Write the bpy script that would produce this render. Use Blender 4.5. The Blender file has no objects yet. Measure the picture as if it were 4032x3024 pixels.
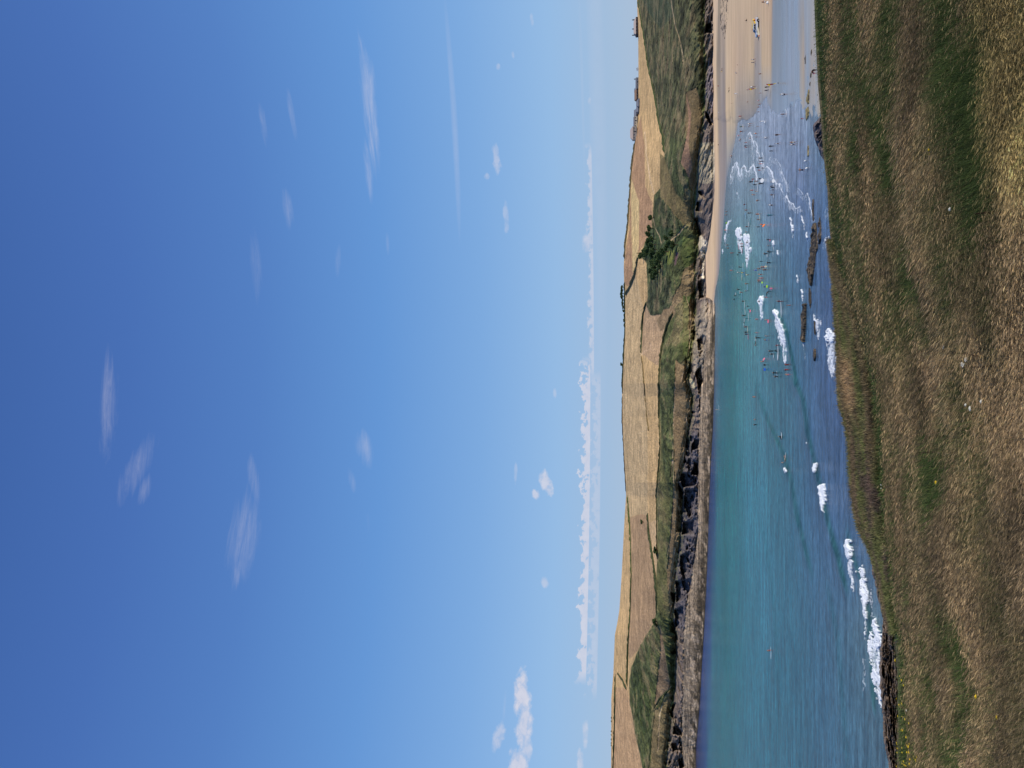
import bpy, bmesh, math, random
import numpy as np
from mathutils import Vector, Matrix

random.seed(7); RNG = np.random.default_rng(7)
scene = bpy.context.scene
R_ = math.radians

# ------------------------------------------------------------------ camera
F_PX, CX, CY = 3000.0, 2016.0, 1512.0        # the photo is 4032 x 3024 and held on its side
V_HOR = 2560.0                               # sea horizon (hidden behind the headland)
PITCH = math.atan((V_HOR - CX) / F_PX)
CAM_H = 32.0
cp, sp = math.cos(PITCH), math.sin(PITCH)
cam_d = bpy.data.cameras.new('camera'); cam = bpy.data.objects.new('camera', cam_d)
scene.collection.objects.link(cam); scene.camera = cam
cam_d.sensor_fit = 'HORIZONTAL'; cam_d.sensor_width = 36.0; cam_d.lens = 36.0 * F_PX / 4032.0
cam_d.clip_start = 0.1; cam_d.clip_end = 20000
M = Matrix(((0, 1, 0, 0), (sp, 0, -cp, 0), (-cp, 0, -sp, CAM_H), (0, 0, 0, 1)))
cam.matrix_world = M
scene.render.resolution_x = 1024; scene.render.resolution_y = 768

# ------------------------------------------------------------------ sky, sun, exposure
SUN_AZ, SUN_EL = R_(103), R_(34)              # azimuth measured from straight ahead towards the beach side
SKY_STR = 0.10
scene.view_settings.view_transform = 'Standard'; scene.view_settings.look = 'None'
scene.view_settings.gamma = 1.0; scene.view_settings.use_curve_mapping = False
scene.view_settings.exposure = 0.0
sd = Vector((math.sin(SUN_AZ) * math.cos(SUN_EL), math.cos(SUN_AZ) * math.cos(SUN_EL), math.sin(SUN_EL)))
sun_d = bpy.data.lights.new('sun', 'SUN'); sun_d.energy = 4.2; sun_d.angle = R_(0.5); sun_d.color = (1.0, 0.93, 0.83)
sun = bpy.data.objects.new('sun', sun_d); scene.collection.objects.link(sun)
sun.rotation_euler = sd.to_track_quat('Z', 'Y').to_euler()
sun.location = (400, 100, 300)

def nn(nt, t, **kw):
    n = nt.nodes.new(t)
    for k, v in kw.items():
        if k.startswith('i_'):
            key = k[2:]
            n.inputs[int(key) if key.isdigit() else key].default_value = v
        else:
            setattr(n, k, v)
    return n
def mth(nt, op, a, b=None, c=None, clamp=False):
    n = nt.nodes.new('ShaderNodeMath'); n.operation = op; n.use_clamp = clamp
    for i, v in enumerate((a, b, c)):
        if v is None: continue
        if isinstance(v, (int, float)): n.inputs[i].default_value = v
        else: nt.links.new(v, n.inputs[i])
    return n.outputs[0]
def mixc(nt, f, a, b, bt='MIX'):
    n = nt.nodes.new('ShaderNodeMix'); n.data_type = 'RGBA'; n.blend_type = bt
    for s, v in ((n.inputs[0], f), (n.inputs[6], a), (n.inputs[7], b)):
        if isinstance(v, (int, float)): s.default_value = v
        elif isinstance(v, tuple): s.default_value = v if len(v) == 4 else (*v, 1)
        else: nt.links.new(v, s)
    return n.outputs[2]
def lin(c):
    r = []
    for x in c[:3]:
        x = x / 255.0
        r.append(x / 12.92 if x <= 0.04045 else ((x + 0.055) / 1.055) ** 2.4)
    return tuple(r)
def linA(a):
    a = np.asarray(a, float) / 255.0
    return np.where(a <= 0.04045, a / 12.92, ((a + 0.055) / 1.055) ** 2.4)

def ray(V, y):
    V = np.asarray(V, float); y = np.asarray(y, float)
    ur = (CY - y) / F_PX; up = -(V - CX) / F_PX
    V, ur, up = np.broadcast_arrays(V, ur, up)
    return ur, cp - up * sp, sp + up * cp
def at_z(V, y, z=0.0):
    dx, dy, dz = ray(V, y); t = (z - CAM_H) / dz
    return np.stack([dx * t, dy * t, CAM_H + dz * t], -1)
def at_d(V, y, D):
    dx, dy, dz = ray(V, y); t = D / dy
    return np.stack([dx * t, dy * t, CAM_H + dz * t], -1)
def azel(V, y):
    dx, dy, dz = ray(V, y)
    return float(math.atan2(dx, dy)), float(math.atan2(dz, math.hypot(dx, dy)))

world = bpy.data.worlds.new('World'); scene.world = world; world.use_nodes = True
wn = world.node_tree; wn.nodes.clear()
def build_world():
    nt = wn; L = nt.links
    out = nn(nt, 'ShaderNodeOutputWorld'); bg = nn(nt, 'ShaderNodeBackground'); bg.inputs[1].default_value = SKY_STR
    L.new(bg.outputs[0], out.inputs[0])
    sky = nn(nt, 'ShaderNodeTexSky', sky_type='NISHITA', sun_disc=False, sun_elevation=SUN_EL,
             sun_rotation=SUN_AZ, altitude=30, air_density=1.0, dust_density=0.5, ozone_density=2.5)
    tc = nn(nt, 'ShaderNodeTexCoord'); sx = nn(nt, 'ShaderNodeSeparateXYZ'); L.new(tc.outputs['Generated'], sx.inputs[0])
    X, Y, Z = sx.outputs
    el = mth(nt, 'ARCSINE', Z); az = mth(nt, 'ARCTAN2', X, Y)
    # the sky's own tint by height above the horizon
    cr = nn(nt, 'ShaderNodeValToRGB'); L.new(mth(nt, 'MULTIPLY', el, 1.0), cr.inputs[0])
    e = cr.color_ramp.elements
    while len(e) < len(SKYRAMP): e.new(0.5)
    for i, (p, c) in enumerate(SKYRAMP): e[i].position = p; e[i].color = (*[x / 1.0 for x in lin(c)], 1)
    vm = nn(nt, 'ShaderNodeVectorMath', operation='SCALE'); L.new(cr.outputs[0], vm.inputs[0]); vm.inputs['Scale'].default_value = 1.0 / SKY_STR
    col = mixc(nt, 0.85, sky.outputs[0], vm.outputs[0])
    # clouds: drawn on the dome by direction
    cb = nn(nt, 'ShaderNodeCombineXYZ'); L.new(az, cb.inputs[0]); L.new(el, cb.inputs[1])
    def noise(sx_, sy_, det, rough, dist=0.0, off=0.0):
        mp = nn(nt, 'ShaderNodeMapping'); mp.inputs['Scale'].default_value = (sx_, sy_, 1); mp.inputs['Location'].default_value = (off, off, 0)
        L.new(cb.outputs[0], mp.inputs[0])
        t = nn(nt, 'ShaderNodeTexNoise'); t.inputs['Scale'].default_value = 1.0; t.inputs['Detail'].default_value = det
        t.inputs['Roughness'].default_value = rough; t.inputs['Distortion'].default_value = dist
        L.new(mp.outputs[0], t.inputs['Vector']); return t.outputs[0]
    n_w = noise(10, 95, 7, 0.66, 0.9); n_p = noise(75, 105, 6, 0.62, 0.2, 3.1); n_s = noise(8, 260, 4, 0.6, 0.2, 9.0); n_f = noise(12, 200, 7, 0.75, 1.6, 5.0)
    tot = None
    for (V, y, ry, rV, rot, st, kind) in CLOUDS:
        a0, e0 = azel(V, y)
        ra = ry / F_PX * 0.9; re = rV / F_PX * (0.72 + 0.28 * abs(math.cos(e0)))
        dx = mth(nt, 'SUBTRACT', az, a0); dy = mth(nt, 'SUBTRACT', el, e0)
        c, s = math.cos(rot), math.sin(rot)
        u = mth(nt, 'ADD', mth(nt, 'MULTIPLY', dx, c / ra), mth(nt, 'MULTIPLY', dy, s / ra))
        v = mth(nt, 'ADD', mth(nt, 'MULTIPLY', dx, -s / re), mth(nt, 'MULTIPLY', dy, c / re))
        d2 = mth(nt, 'ADD', mth(nt, 'MULTIPLY', u, u), mth(nt, 'MULTIPLY', v, v))
        nz = {'w': n_w, 'p': n_p, 's': n_s, 'h': n_s}[kind]
        k = {'w': 2.9, 'p': 3.0, 's': 1.0, 'h': 0.6}[kind]
        soft = {'w': 1.5, 'p': 0.9, 's': 1.0, 'h': 0.45}[kind] if False else {'w': 1.5, 'p': 0.9, 's': 1.0, 'h': 1.6}[kind]
        q = mth(nt, 'SUBTRACT', mth(nt, 'ADD', 1.0 if kind != 'w' else 0.8, mth(nt, 'MULTIPLY', mth(nt, 'SUBTRACT', nz, 0.5), k)), d2)
        if kind == 'w':
            m = mth(nt, 'MULTIPLY', q, 0.50, clamp=True); m = mth(nt, 'MULTIPLY', mth(nt, 'POWER', m, 1.35), 1.45 * st)
        else:
            m = mth(nt, 'MINIMUM', mth(nt, 'MULTIPLY', q, (1.0 if kind != 'h' else 0.55) * st / soft, clamp=True), st)
        if kind == 'w': m = mth(nt, 'MULTIPLY', m, mth(nt, 'MULTIPLY_ADD', n_f, 2.8, -0.55, clamp=True))
        tot = m if tot is None else mth(nt, 'MAXIMUM', tot, m)
    # a long low bank of small cumulus just over the headland
    for (v0, v1, y0, y1, st) in BANKS:
        a0, e0 = azel(v1, y1); a1, e1 = azel(v0, y0)
        h = mth(nt, 'SUBTRACT', el, e0)
        top = mth(nt, 'MULTIPLY_ADD', mth(nt, 'SUBTRACT', n_p, 0.32), 2.6 * (e1 - e0), -0.0)
        m1 = mth(nt, 'MULTIPLY', mth(nt, 'SUBTRACT', top, h), 420, clamp=True)
        m2 = mth(nt, 'MULTIPLY', h, 1400, clamp=True)
        m3 = mth(nt, 'MULTIPLY', mth(nt, 'SUBTRACT', az, min(a0, a1)), 60, clamp=True)
        m4 = mth(nt, 'MULTIPLY', mth(nt, 'SUBTRACT', max(a0, a1), az), 60, clamp=True)
        m = mth(nt, 'MULTIPLY', mth(nt, 'MULTIPLY', m1, m2), mth(nt, 'MULTIPLY', mth(nt, 'MULTIPLY', m3, m4), st))
        tot = mth(nt, 'MAXIMUM', tot, m)
    front = mth(nt, 'GREATER_THAN', Y, 0.0)
    tot = mth(nt, 'MULTIPLY', tot, front)
    k = 1.0 / SKY_STR
    shade = mixc(nt, n_p, tuple(0.86 * k * x for x in lin((204, 206, 228))), tuple(k * x for x in lin((240, 234, 238))))
    col = mixc(nt, tot, col, shade)
    L.new(col, bg.inputs[0])
SKYRAMP = [(0.0, (168, 192, 222)), (0.053, (158, 188, 224)), (0.12, (148, 188, 232)), (0.218, (126, 173, 228)), (0.348, (101, 154, 220)), (0.50, (83, 130, 201)), (0.646, (71, 113, 187)), (0.767, (63, 103, 175)), (1.0, (52, 90, 162))]
# (V, y, half length, half height, tilt, strength, kind) : w wisp, p puff, s streak
CLOUDS = [
 (430, 1600, 300, 40, 0.0, 0.34, 'w'), (540, 1840, 210, 45, -0.30, 0.26, 'w'), (570, 1930, 90, 22, -0.1, 0.30, 'w'),
 (960, 2110, 260, 70, -0.05, 0.30, 'w'), (940, 2180, 190, 34, 0.0, 0.34, 'w'), (1000, 1890, 160, 24, 0.18, 0.30, 'w'),
 (1435, 1770, 110, 42, 0.3, 0.38, 'w'), (1385, 1890, 70, 16, 0.25, 0.22, 'w'), (1450, 2060, 70, 9, 0.1, 0.16, 'w'),
 (1455, 430, 330, 34, 0.0, 0.66, 'w'), (1462, 400, 200, 14, 0.0, 0.5, 'w'), (1440, 280, 90, 34, 0.0, 0.30, 'w'), (1450, 660, 180, 18, 0.0, 0.5, 'w'),
 (1790, 500, 520, 13, -0.02, 0.42, 'h'), (1036, 480, 120, 14, 0.0, 0.24, 'w'), (1150, 450, 120, 12, 0.02, 0.24, 'w'),
 (1133, 830, 110, 22, 0.0, 0.24, 'w'), (1007, 1050, 200, 26, 0.0, 0.20, 'w'), (1330, 1030, 90, 14, -0.08, 0.24, 'w'),
 (1526, 960, 60, 8, 0.0, 0.22, 'w'), (1955, 620, 68, 18, 0.08, 0.40, 'p'), (1916, 694, 16, 12, 0, 0.3, 'p'),
 (1992, 850, 80, 12, 0.0, 0.28, 'p'), (2094, 80, 26, 8, 0, 0.3, 'p'), (1962, 262, 14, 9, 0, 0.3, 'p'), (2020, 215, 16, 7, 0, 0.25, 'p'),
 (2150, 1900, 62, 26, 0.35, 0.66, 'p'), (2110, 1945, 24, 18, 0.3, 0.6, 'p'), (2030, 1860, 55, 8, 0, 0.22, 'p'),
 (2055, 2730, 100, 34, 0.0, 0.78, 'p'), (2065, 2850, 110, 34, 0.0, 0.70, 'p'), (2040, 3010, 70, 40, 0.0, 0.72, 'p'),
 (2075, 2950, 60, 22, 0.0, 0.55, 'p'), (1965, 2900, 60, 22, -0.2, 0.42, 'p'), (1985, 2780, 90, 8, 0, 0.22, 'w'),
 (2145, 2292, 26, 15, 0.2, 0.40, 'p'), (2303, 2890, 60, 12, 0, 0.40, 'p'), (2285, 3000, 50, 14, 0, 0.5, 'p'),
 (2310, 960, 42, 20, 0, 0.5, 'p'), (2322, 400, 20, 8, 0, 0.35, 'p'), (2185, 1550, 26, 8, 0, 0.28, 'p'),
 (2354, 500, 1500, 34, 0.0, 0.28, 'h'), (2336, 1900, 900, 32, 0.0, 0.28, 'h'), (2292, 330, 420, 6, 0.0, 0.20, 'h'),
]
BANKS = [(2262, 2308, 1400, 2700, 0.66), (2288, 2340, 560, 1500, 0.45), (2300, 2350, 1450, 2760, 0.30)]
build_world()

# ------------------------------------------------------------------ helpers
COL = scene.collection
def link(o, parent=None):
    COL.objects.link(o)
    if parent is not None: o.parent = parent
    return o
def tag(o, label=None, cat=None, group=None, kind=None):
    if label: o['label'] = label
    if cat: o['category'] = cat
    if group: o['group'] = group
    if kind: o['kind'] = kind
    return o
def mesh_np(name, verts, faces, mat=None, attrs=None, smooth=True, parent=None, mats=None, fmat=None):
    """verts (n,3); faces (m,3|4) int array"""
    me = bpy.data.meshes.new(name); verts = np.ascontiguousarray(verts, np.float32)
    faces = np.asarray(faces, np.int32); m, k = faces.shape
    me.vertices.add(len(verts)); me.vertices.foreach_set('co', verts.ravel())
    me.loops.add(m * k); me.loops.foreach_set('vertex_index', faces.ravel())
    me.polygons.add(m); me.polygons.foreach_set('loop_start', np.arange(0, m * k, k, dtype=np.int32))
    me.update(calc_edges=True)
    me.polygons.foreach_set('use_smooth', np.full(m, smooth))
    if attrs:
        for an, av in attrs.items():
            av = np.asarray(av, np.float32)
            if av.ndim == 2:
                a = me.attributes.new(an, 'FLOAT_COLOR', 'POINT')
                if av.shape[1] == 3: av = np.concatenate([av, np.ones((len(av), 1), np.float32)], 1)
                a.data.foreach_set('color', np.ascontiguousarray(av).ravel())
            else:
                a = me.attributes.new(an, 'FLOAT', 'POINT'); a.data.foreach_set('value', np.ascontiguousarray(av))
    for x in (mats or ([mat] if mat else [])): me.materials.append(x)
    if fmat is not None: me.polygons.foreach_set('material_index', np.asarray(fmat, np.int32))
    me.validate(); o = bpy.data.objects.new(name, me)
    return link(o, parent)
def grid_faces(n, m):
    i = np.arange(n * m).reshape(n, m)
    return np.stack([i[:-1, :-1], i[:-1, 1:], i[1:, 1:], i[1:, :-1]], -1).reshape(-1, 4)

def _h(ix, iy, s):
    n = (ix.astype(np.int64) * 374761393 + iy.astype(np.int64) * 668265263 + s * 1442695041) & 0xffffffff
    n = ((n ^ (n >> 13)) * 1274126177) & 0xffffffff
    return ((n ^ (n >> 16)) & 0xffff) / 65535.0
def vnoise(x, y, s=0):
    ix = np.floor(x).astype(np.int64); iy = np.floor(y).astype(np.int64); fx = x - ix; fy = y - iy
    fx = fx * fx * (3 - 2 * fx); fy = fy * fy * (3 - 2 * fy)
    a = _h(ix, iy, s); b = _h(ix + 1, iy, s); c = _h(ix, iy + 1, s); d = _h(ix + 1, iy + 1, s)
    return (a * (1 - fx) + b * fx) * (1 - fy) + (c * (1 - fx) + d * fx) * fy
def fbm(x, y, s=0, o=4, g=0.5):
    t = 0; a = 1; w = 0
    for k in range(o):
        t = t + a * vnoise(x * 2 ** k + 17.3 * k, y * 2 ** k - 9.1 * k, s + k); w += a; a *= g
    return t / w
def sstep(a, b, x):
    t = np.clip((x - a) / (b - a), 0, 1); return t * t * (3 - 2 * t)
def curve(pts):
    """pts [(y, V)...] -> smooth-ish function V(y)"""
    p = sorted(pts); ys = np.array([q[0] for q in p], float); vs = np.array([q[1] for q in p], float)
    return lambda y: np.interp(y, ys, vs)
def inside(poly, X, Yv):
    """even-odd test; poly [(V,y)...]"""
    r = np.zeros(np.broadcast(X, Yv).shape, bool); n = len(poly)
    for i in range(n):
        x1, y1 = poly[i]; x2, y2 = poly[(i + 1) % n]
        if y1 == y2: continue
        c = ((y1 > Yv) != (y2 > Yv)) & (X < (x2 - x1) * (Yv - y1) / (y2 - y1) + x1)
        r ^= c
    return r
class Canvas:
    """a map of the place seen in plan along the lines of sight: V rows, y columns"""
    def __init__(s, v0, v1, y0, y1, step, ch, fill):
        s.v0, s.y0, s.st = v0, y0, step
        s.V = np.arange(v0, v1, step)[:, None].astype(float); s.Y = np.arange(y0, y1, step)[None, :].astype(float)
        s.a = np.zeros((s.V.size, s.Y.size, ch), np.float32) + np.asarray(fill, np.float32)
    def sub(s, pts, pad=4):
        vs = [p[0] for p in pts]; ys = [p[1] for p in pts]
        i0 = max(0, int((min(vs) - pad - s.v0) / s.st)); i1 = min(s.V.size, int((max(vs) + pad - s.v0) / s.st) + 2)
        j0 = max(0, int((min(ys) - pad - s.y0) / s.st)); j1 = min(s.Y.size, int((max(ys) + pad - s.y0) / s.st) + 2)
        return slice(i0, i1), slice(j0, j1)
    def poly(s, pts, col, op='set'):
        a, b = s.sub(pts)
        m = inside(pts, s.V[a], s.Y[:, b])[..., None]
        cur = s.a[a, b]; col = np.asarray(col, np.float32)
        s.a[a, b] = np.where(m, col if op == 'set' else np.maximum(cur, col), cur)
    def line(s, pts, w, col, op='set', soft=0.0, w1=None):
        a, b = s.sub(pts, 3 * w + 6); VV, YY = np.broadcast_arrays(s.V[a], s.Y[:, b]); d = np.full(VV.shape, 1e9)
        for (v1, y1), (v2, y2) in zip(pts[:-1], pts[1:]):
            dv, dy = v2 - v1, y2 - y1; q = np.clip(((VV - v1) * dv + (YY - y1) * dy) / (dv * dv + dy * dy + 1e-9), 0, 1)
            d = np.minimum(d, np.hypot(VV - v1 - q * dv, YY - y1 - q * dy))
        m = np.clip((w + soft - d) / (soft + 1e-6), 0, 1)[..., None] if soft > 0 else (d < w)[..., None].astype(float)
        cur = s.a[a, b]; col = np.asarray(col, np.float32)
        s.a[a, b] = cur * (1 - m) + col * m if op == 'set' else np.maximum(cur, col * m)
    def blur(s, r, axis=None):
        for ax in ((0, 1) if axis is None else (axis,)):
            k = np.ones(2 * r + 1) / (2 * r + 1); a = s.a; pad = [(0, 0)] * 3; pad[ax] = (r, r)
            b = np.pad(a, pad, mode='edge'); cs = np.cumsum(b, ax, dtype=np.float64)
            z = np.zeros_like(np.take(cs, [0], ax)); cs = np.concatenate([z, cs], ax); n = a.shape[ax]
            s.a = ((np.take(cs, np.arange(2 * r + 1, 2 * r + 1 + n), ax) - np.take(cs, np.arange(n), ax)) / (2 * r + 1)).astype(np.float32)
    def get(s, V, y):
        fv = np.clip((V - s.v0) / s.st, 0, s.V.size - 1.001); fy = np.clip((y - s.y0) / s.st, 0, s.Y.size - 1.001)
        i = fv.astype(int); j = fy.astype(int); fv = (fv - i)[..., None]; fy = (fy - j)[..., None]; A = s.a
        return (A[i, j] * (1 - fv) + A[i + 1, j] * fv) * (1 - fy) + (A[i, j + 1] * (1 - fv) + A[i + 1, j + 1] * fv) * fy
def table(rows):
    """rows {y: [(V,(r,g,b))...]} -> colour(V,y) by interpolation, sRGB 0-255"""
    ys = sorted(rows)
    def f(V, y):
        cols = []
        for q in ys:
            vs = [p[0] for p in rows[q]]
            cols.append(np.stack([np.interp(V, vs, [p[1][c] for p in rows[q]]) for c in range(3)], -1))
        cols = np.stack(cols, 0); yy = np.clip(y, ys[0], ys[-1]); k = np.clip(np.searchsorted(ys, yy, side='right') - 1, 0, len(ys) - 2)
        ya = np.array(ys, float); t = ((yy - ya[k]) / (ya[k + 1] - ya[k]))[..., None]
        c0 = np.take_along_axis(cols, k[None, ..., None] * np.ones((1,) + V.shape + (3,), int), 0)[0]
        c1 = np.take_along_axis(cols, (k + 1)[None, ..., None] * np.ones((1,) + V.shape + (3,), int), 0)[0]
        return c0 * (1 - t) + c1 * t
    return f

# ------------------------------------------------------------------ materials
MATS = {}
def mat(name, col, rough=0.85, spec=0.3, bump=None, var=0.0, vscale=3.0, metal=0.0):
    if name in MATS: return MATS[name]
    m = bpy.data.materials.new(name); m.use_nodes = True; nt = m.node_tree; b = nt.nodes['Principled BSDF']
    b.inputs['Roughness'].default_value = rough; b.inputs['Specular IOR Level'].default_value = spec; b.inputs['Metallic'].default_value = metal
    tc = nn(nt, 'ShaderNodeTexCoord'); t = nn(nt, 'ShaderNodeTexNoise'); t.inputs['Scale'].default_value = vscale; t.inputs['Detail'].default_value = 4
    nt.links.new(tc.outputs['Object'], t.inputs['Vector'])
    v = var if var else 0.12
    c = mixc(nt, t.outputs[0], tuple(x * (1 - v) for x in col), tuple(min(1, x * (1 + v)) for x in col))
    nt.links.new(c, b.inputs['Base Color'])
    if bump:
        bp = nn(nt, 'ShaderNodeBump'); bp.inputs['Strength'].default_value = bump; nt.links.new(t.outputs[0], bp.inputs['Height']); nt.links.new(bp.outputs[0], b.inputs['Normal'])
    MATS[name] = m; return m
def attr_mat(name, rough=0.9, spec=0.2, n1=None, n2=None, bump=0.0, bdist=0.3, dark=0.5, light=1.4, sc=(1, 1, 1), transl=0.0, tintvar=0.0):
    """base colour from the mesh's own painted map ('Col'), broken up by noise in the world's metres"""
    m = bpy.data.materials.new(name); m.use_nodes = True; nt = m.node_tree; L = nt.links; b = nt.nodes['Principled BSDF']
    a = nn(nt, 'ShaderNodeAttribute', attribute_name='Col'); col = a.outputs['Color']
    b.inputs['Roughness'].default_value = rough; b.inputs['Specular IOR Level'].default_value = spec
    g = nn(nt, 'ShaderNodeNewGeometry'); mp = nn(nt, 'ShaderNodeMapping'); mp.inputs['Scale'].default_value = sc; L.new(g.outputs['Position'], mp.inputs[0])
    hs = []
    for k, (s, d) in enumerate([n for n in (n1, n2) if n]):
        t = nn(nt, 'ShaderNodeTexNoise'); t.inputs['Scale'].default_value = s; t.inputs['Detail'].default_value = d; t.inputs['Roughness'].default_value = 0.65
        L.new(mp.outputs[0], t.inputs['Vector']); hs.append(t.outputs[0])
        r = nn(nt, 'ShaderNodeMapRange'); L.new(t.outputs[0], r.inputs[0]); r.inputs[1].default_value = 0.32; r.inputs[2].default_value = 0.68
        r.inputs[3].default_value = dark; r.inputs[4].default_value = light
        vm = nn(nt, 'ShaderNodeVectorMath', operation='SCALE'); L.new(col, vm.inputs[0]); L.new(r.outputs[0], vm.inputs['Scale']); col = vm.outputs[0]
    L.new(col, b.inputs['Base Color'])
    if bump and hs:
        h = hs[0]
        if len(hs) > 1: h = mth(nt, 'MULTIPLY_ADD', hs[1], 0.4, hs[0])
        bp = nn(nt, 'ShaderNodeBump'); bp.inputs['Strength'].default_value = bump; bp.inputs['Distance'].default_value = bdist
        L.new(h, bp.inputs['Height']); L.new(bp.outputs[0], b.inputs['Normal'])
    if transl:
        tr = nn(nt, 'ShaderNodeBsdfTranslucent'); L.new(col, tr.inputs[0]); mx = nn(nt, 'ShaderNodeMixShader'); mx.inputs[0].default_value = transl
        L.new(b.outputs[0], mx.inputs[1]); L.new(tr.outputs[0], mx.inputs[2]); L.new(mx.outputs[0], nt.nodes['Material Output'].inputs[0])
    return m

# ------------------------------------------------------------------ the headland across the bay
RIDGE = curve([(-600, 2500), (0, 2508), (60, 2510), (150, 2513), (300, 2514), (440, 2514), (500, 2508), (550, 2500), (620, 2490), (690, 2483),
    (760, 2478), (890, 2470), (970, 2459), (1050, 2456), (1200, 2459), (1300, 2459), (1400, 2454), (1510, 2449), (1660, 2449), (1800, 2456),
    (1950, 2465), (2010, 2461), (2100, 2456), (2260, 2448), (2400, 2439), (2450, 2431), (2500, 2421), (2650, 2415), (2750, 2407), (3024, 2406), (3700, 2400)])
SHORE = curve([(-600, 2815), (0, 2815), (200, 2816), (500, 2819), (600, 2819), (750, 2817), (870, 2809), (960, 2796), (985, 2781), (1010, 2781), (1170, 2784),
    (1176, 2800), (1190, 2816), (1510, 2812), (1700, 2806), (1850, 2797), (2000, 2792), (2260, 2783), (2490, 2772), (2650, 2762), (2800, 2754), (2950, 2740), (3024, 2739), (3700, 2730)])
PLAT = curve([(-600, 2813), (0, 2813), (900, 2804), (960, 2790), (1000, 2776), (1150, 2778), (1200, 2790), (1300, 2782), (1500, 2763), (1700, 2752), (1850, 2749),
    (2100, 2749), (2260, 2726), (2400, 2702), (2500, 2693), (2700, 2690), (2900, 2684), (3024, 2692), (3700, 2690)])
CTOP = curve([(-600, 2775), (0, 2776), (150, 2771), (300, 2778), (420, 2776), (480, 2769), (550, 2755), (620, 2748), (700, 2746), (760, 2741), (830, 2732),
    (880, 2739), (930, 2753), (1000, 2748), (1050, 2739), (1200, 2739), (1300, 2735), (1400, 2721), (1510, 2710), (1560, 2726), (1640, 2724), (1720, 2708),
    (1820, 2694), (1860, 2686), (1900, 2673), (1960, 2686), (2100, 2678), (2200, 2667), (2260, 2662), (2330, 2655), (2440, 2650), (2500, 2662), (2700, 2658), (2800, 2646), (2860, 2638), (2960, 2627), (3024, 2624), (3700, 2620)])
D_R = curve([(-600, 880), (0, 870), (550, 860), (1000, 800), (1500, 800), (2000, 830), (2500, 880), (3024, 900), (3700, 930)])
def d_shore(y): return at_z(SHORE(y), y, 0.0)[..., 1]
_yy = np.arange(-2600, 5601, 5.0)
def _sm(a, r):
    k = np.hanning(2 * r + 1); k /= k.sum(); return np.convolve(np.pad(a, r, mode='edge'), k, 'valid')
_ds = d_shore(_yy); _w = np.clip((SHORE(_yy) - PLAT(_yy)) / 40.0, 0.02, 1.6)
_dp = np.maximum(_ds + 1.0, _sm(_ds, 22) + 1.0 + 22 * _sm(_w, 10)); _rm = np.array([_dp[max(0, i - 40):i + 41].max() for i in range(len(_dp))])
_dt = _sm(_rm + 4 + np.maximum(0, PLAT(_yy) - CTOP(_yy)) * 0.13, 38)
def d_plat(y): return np.interp(y, _yy, _dp)
def d_top(y): return np.interp(y, _yy, _dt)
def d_land(V, y):
    """distance of the slope above the cliff, for a line of sight"""
    V = np.asarray(V, float); y = np.asarray(y, float)
    s = np.clip((CTOP(y) - V) / (CTOP(y) - RIDGE(y)), 0, 1); dt = d_top(y); return dt + (D_R(y) - dt) * s ** 2.2

TAN = (190, 158, 114); BRN = (164, 130, 100); GRN = (92, 98, 62); DGR = (66, 78, 48); OLV = (118, 104, 76); PATH = (190, 160, 132)
land = Canvas(2380, 2850, -620, 3720, 1.0, 4, (*TAN, 0.0))
def P4(c, s): return (*c, s)
F1 = [(0, 2511), (60, 2523), (150, 2538), (250, 2551), (330, 2570), (400, 2584), (470, 2593), (540, 2611), (600, 2617), (700, 2617), (735, 2605), (765, 2577), (800, 2574), (860, 2570),
      (920, 2565), (958, 2539), (1010, 2524), (1040, 2545), (1150, 2551), (1200, 2549), (1222, 2579), (1262, 2622), (1300, 2622), (1360, 2606), (1450, 2600), (1510, 2596),
      (1640, 2597), (1740, 2602), (1830, 2597), (1950, 2586), (2100, 2589), (2200, 2588), (2260, 2583), (2380, 2587), (2450, 2576), (2500, 2542), (2560, 2514), (2620, 2488),
      (2680, 2477), (2760, 2480), (2840, 2491), (2920, 2508), (3000, 2525), (3024, 2530)]
land.poly([(2515, -620)] + [(v, y) for y, v in F1] + [(2530, 3720), (2860, 3720), (2860, -620)], P4(GRN, 0.8))
# fields
land.poly([(2523, 455), (2497, 560), (2487, 700), (2482, 740), (2517, 790), (2515, 960), (2470, 985), (2500, 1010), (2537, 960), (2565, 920), (2570, 800), (2540, 730), (2538, 580)], P4(BRN, 0.05))
land.poly([(2478, 760), (2480, 900), (2466, 970), (2458, 1050), (2460, 1122), (2480, 1128), (2504, 1085), (2490, 1070), (2488, 1000), (2486, 900), (2487, 760)], P4(BRN, 0.05))
land.poly([(2486, 700), (2516, 800), (2516, 960), (2506, 1040), (2490, 1068), (2489, 960), (2484, 780)], P4((198, 172, 124), 0.12))
land.poly([(2450, 1158), (2466, 1158), (2505, 1085), (2530, 1200), (2526, 1391), (2538, 1510), (2552, 1640), (2550, 1700), (2550, 2021), (2480, 2038), (2440, 2040), (2452, 1400)], P4((192, 164, 124), 0.15))
land.poly([(2546, 1190), (2530, 1280), (2527, 1391), (2560, 1420), (2595, 1440), (2610, 1340), (2625, 1260), (2580, 1215)], P4((172, 143, 112), 0.05))
land.poly([(2551, 2021), (2480, 2040), (2487, 2260), (2474, 2542), (2476, 2600), (2514, 2560), (2576, 2450), (2587, 2380), (2578, 2200)], P4((166, 136, 104), 0.08))
land.poly([(2556, 2060), (2572, 2205), (2582, 2260), (2590, 2220), (2588, 2100), (2590, 2050)], P4((196, 164, 124), 0.05))
land.poly([(2469, 2712), (2420, 2700), (2415, 3024), (2415, 3720), (2540, 3720), (2528, 3024), (2500, 2880), (2480, 2760)], P4((182, 148, 112), 0.08))
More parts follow.
